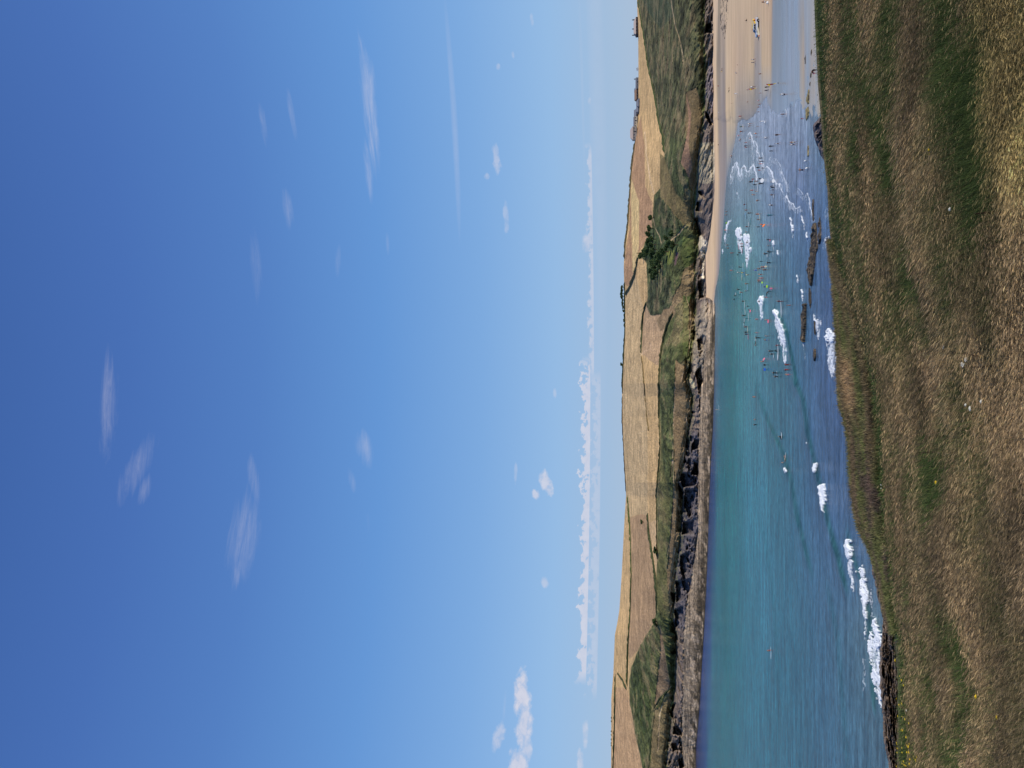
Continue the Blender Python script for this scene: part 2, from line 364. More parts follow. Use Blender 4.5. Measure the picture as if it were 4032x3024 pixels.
# coast slope: greens and browns
land.poly([(2520, -620), (2523, 60), (2551, 250), (2600, 520), (2690, 560), (2720, 400), (2770, 300), (2770, -620)], P4((94, 94, 64), 1.0))
land.poly([(2530, 0), (2560, 60), (2600, 120), (2650, 60), (2650, -620), (2530, -620)], P4((70, 78, 56), 0.6))
land.poly([(2700, 370), (2740, 340), (2765, 420), (2765, 560), (2735, 760), (2715, 740), (2700, 560)], P4((122, 104, 74), 0.35))
land.poly([(2700, 360), (2712, 470), (2706, 520), (2690, 590), (2680, 640), (2712, 700), (2722, 660), (2712, 560), (2722, 450)], P4((150, 118, 94), 0.15))
land.poly([(2600, 600), (2616, 620), (2660, 760), (2720, 820), (2735, 860), (2690, 900), (2640, 860), (2600, 800)], P4((122, 108, 72), 0.35))
land.poly([(2574, 790), (2600, 860), (2640, 930), (2680, 960), (2700, 900), (2640, 820), (2600, 770)], P4((78, 84, 56), 0.9))
land.poly([(2538, 985), (2565, 900), (2600, 890), (2650, 900), (2690, 900), (2690, 960), (2640, 1000), (2610, 1110), (2575, 1100), (2560, 1020), (2535, 1015)], P4((66, 80, 52), 0.7))
land.poly([(2625, 990), (2655, 985), (2650, 1030), (2628, 1040)], P4((110, 118, 62), 0.5))
land.poly([(2660, 1000), (2672, 995), (2664, 1040), (2655, 1048)], P4((112, 88, 88), 0.3))
land.poly([(2690, 930), (2730, 940), (2735, 1020), (2700, 1060), (2680, 1000)], P4((92, 102, 58), 0.6))
land.poly([(2690, 1060), (2735, 1030), (2735, 1140), (2715, 1160), (2650, 1220), (2640, 1180), (2680, 1120)], P4((138, 118, 86), 0.5))
land.poly([(2565, 1080), (2640, 1100), (2650, 1160), (2640, 1230), (2560, 1240), (2545, 1200), (2556, 1130)], P4((78, 84, 58), 0.9))
land.poly([(2610, 1225), (2650, 1200), (2660, 1230), (2625, 1290), (2600, 1310), (2585, 1260)], P4((140, 118, 90), 0.2))
land.poly([(2690, 1160), (2712, 1170), (2716, 1300), (2705, 1400), (2690, 1400)], P4((92, 102, 58), 0.6))
land.poly([(2706, 1300), (2735, 1300), (2735, 1180), (2716, 1180)], P4((120, 104, 74), 0.4))
land.poly([(2660, 1420), (2654, 1560), (2652, 1700), (2655, 1900), (2640, 2100), (2625, 2260), (2610, 2420), (2650, 2440), (2690, 1900), (2705, 1720), (2722, 1640), (2722, 1560), (2708, 1500), (2700, 1440)], P4((136, 114, 84), 0.25))
land.poly([(2590, 2070), (2589, 2200), (2583, 2270), (2590, 2400), (2620, 2440), (2640, 2440), (2620, 2200), (2640, 1960), (2610, 1830), (2606, 1700), (2600, 1640), (2600, 2000)], P4((106, 104, 66), 0.5))
land.poly([(2600, 2460), (2630, 2640), (2640, 2720), (2610, 2740), (2575, 2800), (2600, 2560)], P4((142, 118, 92), 0.25))
land.poly([(2580, 2800), (2640, 2740), (2640, 2860), (2620, 3024), (2620, 3720), (2565, 3720), (2560, 3024), (2568, 2880)], P4((128, 112, 80), 0.4))
land.poly([(2490, 2650), (2520, 2640), (2560, 2700), (2565, 2860), (2535, 2900), (2500, 2800)], P4((74, 84, 50), 0.9))
land.poly([(2650, 2440), (2690, 2480), (2690, 2720), (2660, 2700), (2655, 2520)], P4((106, 98, 66), 0.5))
# paths and tracks
PTH = [[(2641, 0), (2660, 110), (2680, 165), (2688, 220), (2690, 250)], [(2656, 1500), (2654, 1600), (2650, 1700), (2649, 1800), (2640, 1880)],
       [(2702, 1640), (2702, 1720), (2690, 1800), (2678, 1850), (2664, 1900), (2672, 1930)], [(2650, 1810), (2652, 1960), (2640, 2110), (2626, 2190)],
       [(2640, 2705), (2620, 2740), (2606, 2780), (2596, 2820)], [(2596, 2820), (2594, 2900), (2590, 2960)], [(2653, 2160), (2645, 2240), (2636, 2330)],
       [(2700, 891), (2685, 905), (2668, 925), (2640, 948)], [(2572, 865), (2580, 895), (2592, 920), (2604, 960)],
       [(2699, 1160), (2716, 1220), (2718, 1300), (2712, 1400)], [(2711, 1440), (2690, 1470), (2680, 1500)], [(2527, 1391), (2560, 1370), (2560, 1350)]]
for i, p in enumerate(PTH): land.line(p, 1.2 if i not in (4, 7) else 2.2, P4(PATH if i != 4 else (216, 190, 150), 0.0))
land.line([(2538, 520), (2545, 600), (2558, 700), (2575, 762)], 2.0, P4((200, 172, 138), 0.0))
# rock: everything between cliff top and the waterline
yy = np.arange(-620, 3721, 10)
land.poly([(float(CTOP(y)), y) for y in yy] + [(2860, 3720), (2860, -620)], P4((104, 92, 84), 0.0))
land.poly([(float(PLAT(y)) - 2, y) for y in yy if y > 1180] + [(2860, 3720), (2860, 1180)], P4((128, 112, 94), 0.0))
land.poly([(float(CTOP(y)) - 1, y) for y in range(1700, 2480, 20)] + [(float(PLAT(y)) - 1, y) for y in range(2480, 1690, -20)], P4((84, 78, 80), 0.0))  # cliff face in shadow, its shade put into a darker rock colour
land.poly([(2748, 925), (2770, 935), (2796, 975), (2778, 990), (2772, 1030), (2775, 1160), (2765, 1160), (2762, 1030), (2752, 960)], P4((186, 172, 150), 0.0))
land.poly([(2757, 560), (2812, 560), (2814, 720), (2750, 720)], P4((142, 130, 110), 0.0))
land.poly([(2775, 380), (2800, 420), (2815, 500), (2815, 250), (2790, 240)], P4((106, 96, 98), 0.0))
land.poly([(2735, 1240), (2752, 1230), (2770, 1180), (2784, 1180), (2780, 1400), (2760, 1500), (2730, 1480)], P4((126, 114, 100), 0.0))
land.poly([(2712, 1485), (2730, 1500), (2738, 1530), (2722, 1530)], P4((196, 180, 144), 0.0))
land.blur(1)
# where the cliff is hollowed out into clefts and caves
cave = Canvas(2600, 2850, -620, 3720, 1.0, 1, 0.0)
for p in ([(2737, 860), (2750, 850), (2772, 868), (2780, 905), (2771, 925), (2752, 932), (2748, 895)], [(2742, 800), (2762, 790), (2766, 830), (2745, 832)],
          [(2746, 755), (2772, 750), (2778, 785), (2760, 775)], [(2778, 440), (2790, 450), (2806, 490), (2797, 492), (2780, 462)], [(2776, 100), (2800, 90), (2806, 130), (2780, 130)],
          [(2733, 1728), (2752, 1732), (2752, 1768), (2728, 1772), (2726, 1750)], [(2732, 1820), (2745, 1825), (2748, 1870), (2725, 1868)],
          [(2684, 1866), (2706, 1862), (2740, 1880), (2738, 1912), (2690, 1918), (2686, 1890)], [(2672, 1900), (2690, 1940), (2684, 1965), (2674, 1930)],
          [(2695, 1930), (2735, 1925), (2735, 2000), (2715, 2040), (2700, 2000)], [(2690, 2060), (2730, 2050), (2728, 2100), (2690, 2105)],
          [(2676, 2190), (2715, 2170), (2720, 2260), (2690, 2290), (2680, 2240)], [(2660, 2290), (2712, 2280), (2722, 2320), (2690, 2360), (2664, 2370)],
          [(2656, 2400), (2690, 2390), (2694, 2430), (2664, 2470), (2655, 2440)], [(2640, 2330), (2660, 2335), (2655, 2380)],
          [(2652, 2868), (2670, 2856), (2688, 2880), (2690, 2895), (2668, 2892), (2650, 2888)], [(2645, 2930), (2665, 2925), (2672, 2955), (2650, 2960)],
          [(2672, 2990), (2690, 2980), (2694, 3020), (2680, 3024)], [(2648, 2768), (2660, 2770), (2656, 2800), (2644, 2795)],
          [(2738, 1470), (2760, 1440), (2770, 1500), (2752, 1540)], [(2745, 1340), (2765, 1330), (2770, 1370), (2750, 1380)], [(2750, 1110), (2772, 1100), (2774, 1170), (2756, 1180)]):
    cave.poly(p, (1.0,))
cave.blur(2)
def build_headland():
    ys = np.concatenate([np.arange(-2400, -200, 14.0), np.arange(-200, 3240, 2.5), np.arange(3240, 5400, 14.0)])
    rows = []
    for t in np.linspace(0, 1, 26): rows.append(('p', t))
    for t in np.linspace(0, 1, 46)[1:]: rows.append(('c', t))
    for t in np.linspace(0, 1, 250)[1:]: rows.append(('s', t))
    Vg, Dg, Tg = [], [], []
    S, Pl, Ct, Rd = SHORE(ys), PLAT(ys), CTOP(ys), RIDGE(ys); ds, dp, dt, dr = d_shore(ys), d_plat(ys), d_top(ys), D_R(ys)
    for k, t in rows:
        if k == 'p': V = S + 1.0 * (1 - t) + (Pl - S) * t; D = (ds - 1.0) + (dp - ds + 1.0) * t
        elif k == 'c': V = Pl + (Ct - Pl) * t; D = dp + (dt - dp) * t ** 1.5
        else: V = Ct + (Rd - Ct) * t; D = dt + (dr - dt) * t ** 2.2
        Vg.append(V); Dg.append(D); Tg.append({'p': 0, 'c': 1, 's': 2}[k] + t)
    V = np.array(Vg); D = np.array(Dg); Y = np.broadcast_to(ys, V.shape).copy(); T = np.array(Tg)[:, None] + 0 * V
    # edges of cliff and fields wander
    wv = (fbm(Y * 0.03, V * 0.05, 3, 4) - 0.5); wy = (fbm(Y * 0.03, V * 0.05, 23, 4) - 0.5)
    jag = sstep(0.0, 0.3, T) * sstep(2.25, 2.0, T)
    Pm = at_d(V, Y, D); x, z = Pm[..., 0], Pm[..., 2]
    # relief: rock broken into buttresses and ledges, scrub in bushes, fields nearly smooth
    rock = np.where(T < 1, 0.8 * sstep(0, 0.15, T), 1.0) * sstep(2.10, 2.0, T)
    r1 = np.abs(fbm(x * 0.045, z * 0.05, 5, 4) - 0.5) * 2; r2 = np.abs(fbm(x * 0.22, z * 0.5 + x * 0.1, 11, 3) - 0.5) * 2
    r3 = fbm(x * 0.9, z * 1.6, 41, 2) - 0.5
    strata = fbm((x + D * 0.7) * 0.03, z * 1.1 + 0.25 * x, 31, 3) - 0.5
    flat = (T < 1)
    disp = rock * np.where(flat, 3.5 * (r1 - 0.2) * sstep(0, .4, T) + 2.5 * r2 * sstep(0, .2, T) + 1.2 * r3, 8.0 * (r1 - 0.25) + 5.5 * r2 + 3.5 * strata + 2.4 * r3 + 5.0 * (np.abs(fbm(x * 0.11, z * 0.16 + x * .04, 43, 3, .6) - .5) * 2))
    c = cave.get(V + 14 * wv, Y + 10 * wy)[..., 0]
    disp = disp + 14.0 * c * sstep(0.6, 1.0, T) + 7.0 * (T > 1) * rock * sstep(0.56, 0.66, fbm(x * 0.10, z * 0.22, 47, 4, .65)) * (Y > 1200)
    col = land.get(V + 12 * wv * (0.35 + 0.65 * (T < 2.1)), Y + 18 * wy)
    sc = col[..., 3] * sstep(2.0, 2.1, T)
    b = np.abs(fbm(x * 0.16, D * 0.10, 51, 4, 0.6) - 0.5) * 2
    disp = disp - sc * 3.6 * (1 - b) ** 2 * (D / 500.0) - 1.6 * (T > 2) * (fbm(x * 0.03, D * 0.02, 61, 3) - 0.5) * 6
    fade = sstep(3.0, 2.97, T)
    Pm = at_d(V, Y, D + disp * fade)
    n = fbm(x * 0.09, D * 0.06, 71, 4, 0.65); n2 = fbm(x * 0.5, D * 0.25, 77, 3)
    rgb = col[..., :3].copy()
    veg = (T > 2.02)[..., None] * col[..., 3:4]
    # scrub: bracken, gorse and bare grass between
    mixb = 0.75 * sstep(0.47, 0.66, n)[..., None] * np.clip(veg * 1.3, 0, 1)
    rgb = rgb * (1 - 0.72 * mixb) + np.array((146, 122, 94.)) * 0.72 * mixb
    rgb = rgb * (1 - 0.26 * (sstep(0.48, 0.34, n)[..., None] * veg)) * (1 - veg * 0.28 * (sstep(0.52, 0.36, fbm(x * 0.22, D * 0.12, 79, 3, .6))[..., None]))
    # rocks: pale ledges, dark weed just above the water
    rk = (T < 2.02)
    weed = (sstep(0.95, 0.1, T) * sstep(0.38, 0.54, fbm(x * 0.16, D * 0.12, 81, 4, 0.65)) + sstep(0.12, 0.03, T)) * (Y > 1130)
    rgb = np.where(rk[..., None], rgb * (1 - np.clip(weed, 0, 1)[..., None]) + np.array((62, 54, 42.)) * np.clip(weed, 0, 1)[..., None], rgb)
    tone = fbm(x * 0.35, z * 0.9 + D * 0.2, 91, 4, 0.6); str_ = fbm(x * 0.05 + 3, V * 0.45 + x * 0.02, 93, 4, .65); tone = np.where(T < 1, 0.35 * tone + 0.9 * str_ - 0.12, tone)
    rgb = np.where(rk[..., None], rgb * np.where(T < 1, 0.30 + 1.75 * tone, 0.74 + 0.78 * tone)[..., None], rgb)
    moss = (sstep(1.55, 2.02, T + 0.5 * (n - 0.5)) * sstep(0.45, 0.6, tone))[..., None] * rk[..., None] * 0.6
    rgb = rgb * (1 - moss) + np.array((104, 104, 60.)) * moss
    # stubble rows in the fields
    fld = ((T > 2.0) * (col[..., 3] < 0.2))[..., None]
    rgb = rgb * (1 + fld * 0.30 * (fbm(x * 0.05 + V * .3, V * 0.35, 95, 4, 0.7)[..., None] - 0.5))
    lc = linA(np.clip(rgb, 0, 255)) * LAND_K
    # behind the ridge the land runs on
    ext = []; last = Pm[-1]
    for dd, dz in ((6, 0.1), (30, -0.6), (90, -3), (250, -12), (700, -30), (1800, -60)):
        q = last.copy(); f = 1 + dd / last[:, 1]; q[:, 0] *= f; q[:, 1] *= f; q[:, 2] += dz; ext.append(q)
    front = Pm[0].copy(); front[:, 2] -= 4; front2 = front.copy(); front2[:, 1] -= 3
    allP = np.concatenate([front2[None], front[None], Pm, np.array(ext)], 0)
    allC = np.concatenate([lc[:1], lc[:1], lc] + [lc[-1:]] * len(ext), 0)
    n_, m_ = allP.shape[:2]
    o = mesh_np('headland', allP.reshape(-1, 3), grid_faces(n_, m_), M_LAND, {'Col': allC.reshape(-1, 3)})
    tag(o, kind='structure'); return o
LAND_K = np.array((1.11, 1.10, 1.03))
M_LAND = attr_mat('headland_ground', 0.95, 0.1, (0.55, 5), (0.11, 5), bump=0.9, bdist=1.2, dark=0.72, light=1.28, sc=(1, 0.6, 1.6))
build_headland()
def land_pt(V, y, off=0.0):
    return Vector([float(a) for a in at_d(V, y, float(d_land(V, y)) + off)])

# ------------------------------------------------------------------ the sea
SEA_T = table({
 -600: [(2735, (120, 140, 160)), (3600, (120, 135, 155))],
 450: [(2820, (140, 145, 150)), (2900, (140, 146, 156)), (3050, (144, 154, 170)), (3160, (136, 150, 168)), (3230, (110, 132, 150)), (3300, (95, 125, 140))],
 800: [(2850, (122, 134, 145)), (2900, (122, 141, 152)), (2960, (120, 141, 152)), (3050, (116, 132, 156)), (3150, (104, 122, 154)), (3250, (84, 112, 146)), (3320, (80, 110, 150))],
 1100: [(2815, (112, 122, 128)), (2835, (98, 128, 134)), (2860, (74, 122, 140)), (2900, (92, 136, 140)), (2960, (108, 140, 146)), (3030, (106, 130, 148)), (3120, (96, 124, 156)), (3200, (86, 114, 150)), (3300, (84, 108, 148))],
 1500: [(2805, (70, 92, 128)), (2822, (84, 118, 140)), (2840, (62, 120, 140)), (2880, (60, 124, 134)), (2930, (84, 130, 142)), (3000, (92, 130, 148)), (3100, (88, 122, 148)), (3200, (84, 112, 148)), (3330, (84, 108, 150))],
 2000: [(2780, (52, 78, 124)), (2812, (54, 86, 130)), (2824, (62, 122, 136)), (2880, (64, 126, 136)), (2940, (78, 130, 150)), (3050, (84, 126, 150)), (3200, (84, 116, 150)), (3400, (84, 112, 150))],
 2500: [(2760, (46, 70, 116)), (2796, (52, 82, 128)), (2806, (52, 112, 128)), (2860, (54, 116, 128)), (2930, (68, 122, 142)), (3050, (76, 120, 146)), (3250, (76, 116, 144)), (3400, (96, 126, 146)), (3480, (96, 122, 138))],
 3024: [(2735, (42, 66, 112)), (2778, (48, 78, 124)), (2790, (50, 108, 124)), (2850, (54, 116, 130)), (2930, (66, 120, 142)), (3100, (72, 116, 142)), (3300, (76, 118, 144)), (3500, (92, 124, 146))]})
WAVES = [([(2974, 1527), (3017, 1652), (3071, 1760), (3109, 1880), (3137, 2042), (3164, 2150), (3190, 2260)], 16, 0.75),
         ([(3120, 1480), (3158, 1570), (3180, 1717), (3218, 1880), (3261, 2070), (3300, 2200), (3330, 2330)], 16, 0.8),
         ([(2850, 930), (2905, 905), (2935, 925)], 6, 0.3), ([(2990, 1160), (3010, 1185), (3000, 1240)], 8, 0.5),
         ([(3050, 1222), (3072, 1245), (3096, 1300), (3104, 1345), (3120, 1420), (3135, 1500)], 9, 0.8),
         ([(2900, 1150), (2918, 1180), (2925, 1230), (2935, 1300)], 5, 0.25), ([(3110, 1010), (3075, 940), (3060, 900)], 5, 0.2),
         ([(2990, 2050), (3020, 2200), (3045, 2400), (3060, 2700)], 14, 0.3), ([(3330, 2080), (3360, 2200), (3395, 2300), (3420, 2420), (3430, 2600), (3440, 2800)], 14, 0.6),
         ([(2986, 900), (2994, 950), (3010, 990)], 5, 0.2), ([(3250, 2300), (3290, 2500), (3310, 2750), (3330, 3024)], 20, 0.35)]
FOAMP = [  # (polygon, solidity)
 ([(3046, 1224), (3055, 1216), (3068, 1229), (3073, 1249), (3079, 1268), (3088, 1276), (3093, 1299), (3100, 1334), (3096, 1348), (3085, 1345), (3074, 1320), (3066, 1290), (3056, 1260)], 1.0),
 ([(3050, 1240), (3060, 1260), (3080, 1310), (3095, 1345), (3101, 1368), (3097, 1400), (3098, 1425), (3091, 1440), (3084, 1410), (3080, 1370), (3068, 1340), (3060, 1300), (3052, 1270)], 0.62),
 ([(2984, 1181), (2993, 1162), (2999, 1166), (3005, 1161), (3011, 1182), (3007, 1200), (2998, 1206), (2990, 1200)], 1.0), ([(2989, 1195), (3008, 1195), (3007, 1232), (3005, 1250), (2996, 1262), (2993, 1225)], 0.6),
 ([(2895, 914), (2906, 894), (2911, 900), (2917, 899), (2922, 909), (2918, 925), (2924, 933), (2920, 945), (2908, 940), (2900, 925)], 1.0), ([(2898, 922), (2922, 930), (2925, 955), (2926, 1000), (2910, 985), (2903, 950)], 0.58),
 ([(2927, 927), (2935, 918), (2940, 930), (2948, 923), (2955, 948), (2953, 965), (2940, 960), (2930, 945)], 1.0), ([(2929, 940), (2954, 945), (2953, 985), (2949, 1028), (2941, 1056), (2936, 1025), (2931, 985)], 0.62),
 ([(2951, 983), (2957, 976), (2960, 986), (2957, 1001)], 1.0), ([(3039, 961), (3044, 948), (3050, 952), (3049, 966), (3043, 968)], 1.0), ([(3043, 965), (3048, 965), (3046, 1014), (3044, 1010)], 0.6),
 ([(3058, 987), (3064, 982), (3068, 994), (3065, 1001)], 1.0), ([(2881, 858), (2876, 870), (2870, 877), (2862, 905), (2857, 907), (2863, 880)], 0.9), ([(2855, 916), (2857, 933), (2855, 954), (2852, 936)], 0.9),
 ([(2845, 979), (2848, 990), (2845, 1001), (2842, 990)], 0.8),
 ([(3109, 856), (3112, 849), (3116, 860), (3120, 883), (3127, 896), (3128, 908), (3124, 913), (3118, 892), (3114, 870)], 1.0), ([(3112, 870), (3118, 895), (3124, 912), (3122, 940), (3116, 925)], 0.45),
 ([(3152, 849), (3163, 855), (3166, 870), (3171, 896), (3170, 906), (3166, 883), (3159, 858)], 0.9), ([(3174, 917), (3178, 917), (3181, 934), (3177, 940)], 1.0),
 ([(3138, 1080), (3142, 1085), (3144, 1114), (3140, 1105)], 0.9), ([(3154, 1145), (3158, 1139), (3161, 1152), (3162, 1165), (3164, 1195), (3158, 1170)], 0.9),
 ([(3202, 1228), (3210, 1240), (3213, 1262), (3208, 1262)], 0.95), ([(3208, 1258), (3228, 1250), (3234, 1262), (3231, 1330), (3220, 1330), (3214, 1300)], 0.55), ([(3160, 1345), (3168, 1345), (3170, 1420), (3164, 1400)], 0.45),
 ([(3249, 1318), (3256, 1306), (3262, 1300), (3272, 1306), (3278, 1300), (3287, 1318), (3285, 1341), (3270, 1350), (3256, 1340)], 1.0), ([(3254, 1338), (3287, 1338), (3292, 1400), (3290, 1480), (3272, 1490), (3262, 1420)], 0.5),
 ([(3207, 1825), (3218, 1818), (3221, 1840), (3216, 1868), (3212, 1860)], 1.0), ([(3229, 1918), (3240, 1912), (3248, 1910), (3257, 1961), (3249, 2018), (3240, 1975)], 1.0), ([(3183, 1740), (3187, 1742), (3187, 1750), (3184, 1750)], 0.9),
 ([(3335, 2145), (3342, 2126), (3348, 2124), (3362, 2162), (3362, 2200), (3345, 2200)], 0.95), ([(3343, 2180), (3363, 2180), (3364, 2280), (3360, 2330), (3350, 2300), (3344, 2240)], 0.55),
 ([(3383, 2243), (3394, 2232), (3402, 2246), (3408, 2254), (3410, 2290), (3392, 2280)], 0.9), ([(3390, 2260), (3405, 2260), (3417, 2320), (3422, 2400), (3417, 2524), (3408, 2420), (3398, 2330)], 0.72),
 ([(3438, 2435), (3449, 2424), (3457, 2450), (3459, 2475), (3470, 2490), (3478, 2503), (3478, 2531), (3466, 2560), (3450, 2545), (3448, 2500), (3445, 2470)], 1.0),
 ([(3432, 2490), (3470, 2520), (3468, 2600), (3469, 2655), (3478, 2740), (3470, 2790), (3452, 2725), (3438, 2640), (3428, 2560)], 0.68), ([(3396, 2600), (3404, 2600), (3408, 2700), (3400, 2720)], 0.4),
 ([(3091, 1842), (3101, 1838), (3106, 1858), (3098, 1862)], 0.9), ([(3420, 2330), (3424, 2330), (3446, 2440), (3440, 2440)], 0.4), ([(3462, 2300), (3480, 2330), (3500, 2420), (3486, 2430), (3468, 2360)], 0.4)]
FOAML = [([(2876, 700), (2881, 680), (2886, 661), (2893, 645), (2900, 633)], 1.6, 1), ([(2900, 638), (2905, 660), (2910, 683), (2914, 691), (2918, 682), (2920, 666), (2928, 651), (2933, 661), (2942, 677), (2948, 670), (2953, 661), (2960, 662), (2967, 649), (2973, 666), (2977, 685), (2980, 701), (2977, 711)], 2.2, 1),
 ([(2963, 560), (2963, 600), (2966, 647)], 0.8, 0.8), ([(2946, 530), (2949, 521), (2953, 519), (2958, 535), (2966, 557), (2970, 551), (2976, 568), (2987, 609), (2990, 619), (2996, 638), (3002, 663)], 1.6, 1), ([(3000, 600), (3004, 615), (3008, 664)], 1.0, 0.8),
 ([(3013, 660), (3020, 658), (3028, 663), (3034, 670), (3040, 682), (3049, 708), (3059, 725), (3066, 727), (3071, 724), (3070, 734)], 2.4, 1), ([(3066, 730), (3082, 758), (3084, 766)], 1.2, 0.8), ([(3094, 771), (3103, 787), (3111, 802), (3121, 801), (3125, 806), (3132, 818), (3140, 822), (3151, 815)], 2.4, 1),
 ([(3028, 632), (3034, 623), (3044, 624), (3053, 628), (3063, 634), (3072, 653), (3078, 678), (3084, 692), (3096, 720), (3101, 758)], 1.0, 0.9), ([(3136, 743), (3141, 737), (3153, 753), (3163, 766), (3172, 768), (3180, 765), (3186, 790), (3189, 803)], 1.0, 0.8),
 ([(3184, 779), (3188, 800), (3191, 817), (3196, 831), (3201, 858)], 1.3, 0.9), ([(3246, 959), (3254, 942), (3264, 927)], 1.5, 0.9), ([(3252, 839), (3254, 828), (3259, 822)], 0.9, 0.8), ([(2881, 610), (2886, 606), (2893, 612)], 0.8, 0.6),
 ([(2862, 905), (2858, 925), (2854, 950)], 1.2, 0.8), ([(3074, 1260), (3090, 1290)], 1.2, 0.9), ([(2900, 765), (2904, 755), (2905, 770)], 0.8, .8), ([(3430, 2330), (3436, 2360), (3446, 2420)], 1, .6)]
foam = Canvas(2800, 3560, 300, 3300, 1.0, 2, (0.0, 0.0))
for p, s in FOAMP: foam.poly(p, (s, 0), 'max')
for p, w, s in FOAML:
    foam.line(p, w * .75, (s, 0), 'max'); foam.line([(v + 1, y + 14) for v, y in p], 7, (0.34 * s, 0), 'max', soft=6)
foam.a[..., 1] = foam.a[..., 0]
keep = foam.a[..., 0].copy(); foam.blur(3, 1); foam.blur(1, 0); foam.a[..., 0] = 0.65 * keep + 0.35 * foam.a[..., 0]
def build_sea():
    Vs = np.concatenate([np.arange(2728, 2880, 1.6), np.arange(2880, 3500, 1.3), np.arange(3500, 3640, 5)]); ys = np.concatenate([np.arange(-2400, 300, 16), np.arange(300, 3060, 2.4), np.arange(3060, 5400, 16)])
    V, Y = np.meshgrid(Vs, ys, indexing='ij'); P = at_z(V, Y, 0.0); x, yv = P[..., 0], P[..., 1]
    z = np.zeros_like(x); face = np.zeros_like(x)
    for pts, w, h in WAVES:
        py = np.array([p[1] for p in pts], float); pv = np.array([p[0] for p in pts], float)
        o = np.argsort(py); cv = np.interp(Y, py[o], pv[o]); e = sstep(py.min() - 60, py.min() + 60, Y) * sstep(py.max() + 60, py.max() - 60, Y)
        d = (V - cv) / w
        hh = h * np.exp(-np.where(d > 0, (d * 1.7) ** 2, (d * 0.8) ** 2)) * e * (0.7 + 0.6 * vnoise(Y * 0.02, V * 0.02, int(h * 99))); z += 0.5 * hh
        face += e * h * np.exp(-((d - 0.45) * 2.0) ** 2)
    wb = fbm(V * 0.10, Y * 0.06, 71, 4, .6) - 0.5; big = 1 + 1.6 * sstep(3150, 3350, V); f = foam.get(V + 9 * wb * big, Y + 22 * big * (fbm(V * 0.09, Y * 0.07, 73, 4, .6) - 0.5)); br = fbm(x * 0.7, yv * 0.5, 7, 4, 0.65); br2 = fbm(x * 2.0, yv * 1.2, 19, 3); br3 = np.clip(1 - 2.2 * np.abs(fbm(x * 0.35 + 0.2 * yv, yv * 0.55, 27, 4, .6) - 0.5), 0, 1)
    fm = np.clip((f[..., 0] - 0.16 - 0.80 * (1 - br3)) * 3.2 + 0.35 * (f[..., 0] > .93), 0, 1) * (f[..., 0] > 0.04)
    px = fbm(V * 0.45, Y * 0.16, 83, 4, .65); fm = np.maximum(fm, sstep(0.74, 1.0, f[..., 0] - 0.9 * (px - 0.42)) * (0.8 + 0.4 * br3)) * sstep(0.40, 0.56, px + 0.26 * f[..., 0] * br3)
    fm = np.clip(fm, 0, 1)
    z = z + 0.26 * fm * f[..., 1] * (0.6 + 0.8 * br2) * sstep(800, 900, Y) + 0.04 * fm
    z = z + 0.09 * (fbm(x * 0.10 + 0.3 * yv * 0.1, yv * 0.22, 9, 3) - 0.5) * sstep(900, 1400, Y)
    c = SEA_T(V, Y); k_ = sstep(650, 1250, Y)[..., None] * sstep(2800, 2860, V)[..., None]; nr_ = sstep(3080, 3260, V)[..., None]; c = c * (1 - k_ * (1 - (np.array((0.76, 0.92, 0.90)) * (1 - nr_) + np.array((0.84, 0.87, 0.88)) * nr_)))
    fc_ = 0.62 * np.clip(face * 1.3, 0, 1)[..., None]; c = c * (1 - fc_) + np.array((44, 84, 96.)) * fc_  # swell faces: deeper water colour, with their darker reflection painted in
    pat = fbm(x * 0.012, yv * 0.035, 33, 4) - 0.5
    c = c * (1 + 0.22 * pat[..., None])
    kelp = np.clip((fbm(x * 0.03, yv * 0.05, 44, 3) - 0.62) * 6, 0, 1) * sstep(3330, 3420, V) * (Y > 2300)
    c = c * (1 - 0.25 * kelp[..., None])
    murk = 0.30 * np.clip(f[..., 0], 0, 1)[..., None]; c = c * (1 - murk) + np.array((168, 176, 168.)) * murk
    P[..., 2] = z
    col = np.clip((linA(c) - np.array((0.018, 0.040, 0.088))) / 0.80, 0.004, 1)
    # the open sheet beyond the fine part, so the bay is whole from any side
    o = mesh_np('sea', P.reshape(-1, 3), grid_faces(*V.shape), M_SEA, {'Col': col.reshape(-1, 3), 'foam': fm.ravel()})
    tag(o, kind='structure')
    vx = np.array([(a, b, -0.9) for a, b in [(-3000, -600), (3000, -600), (3000, 3000), (-3000, 3000)]])
    o2 = mesh_np('seabed', vx, [[0, 1, 2, 3]], mat('seabed_sand', lin((120, 120, 110))), smooth=False); tag(o2, kind='structure')
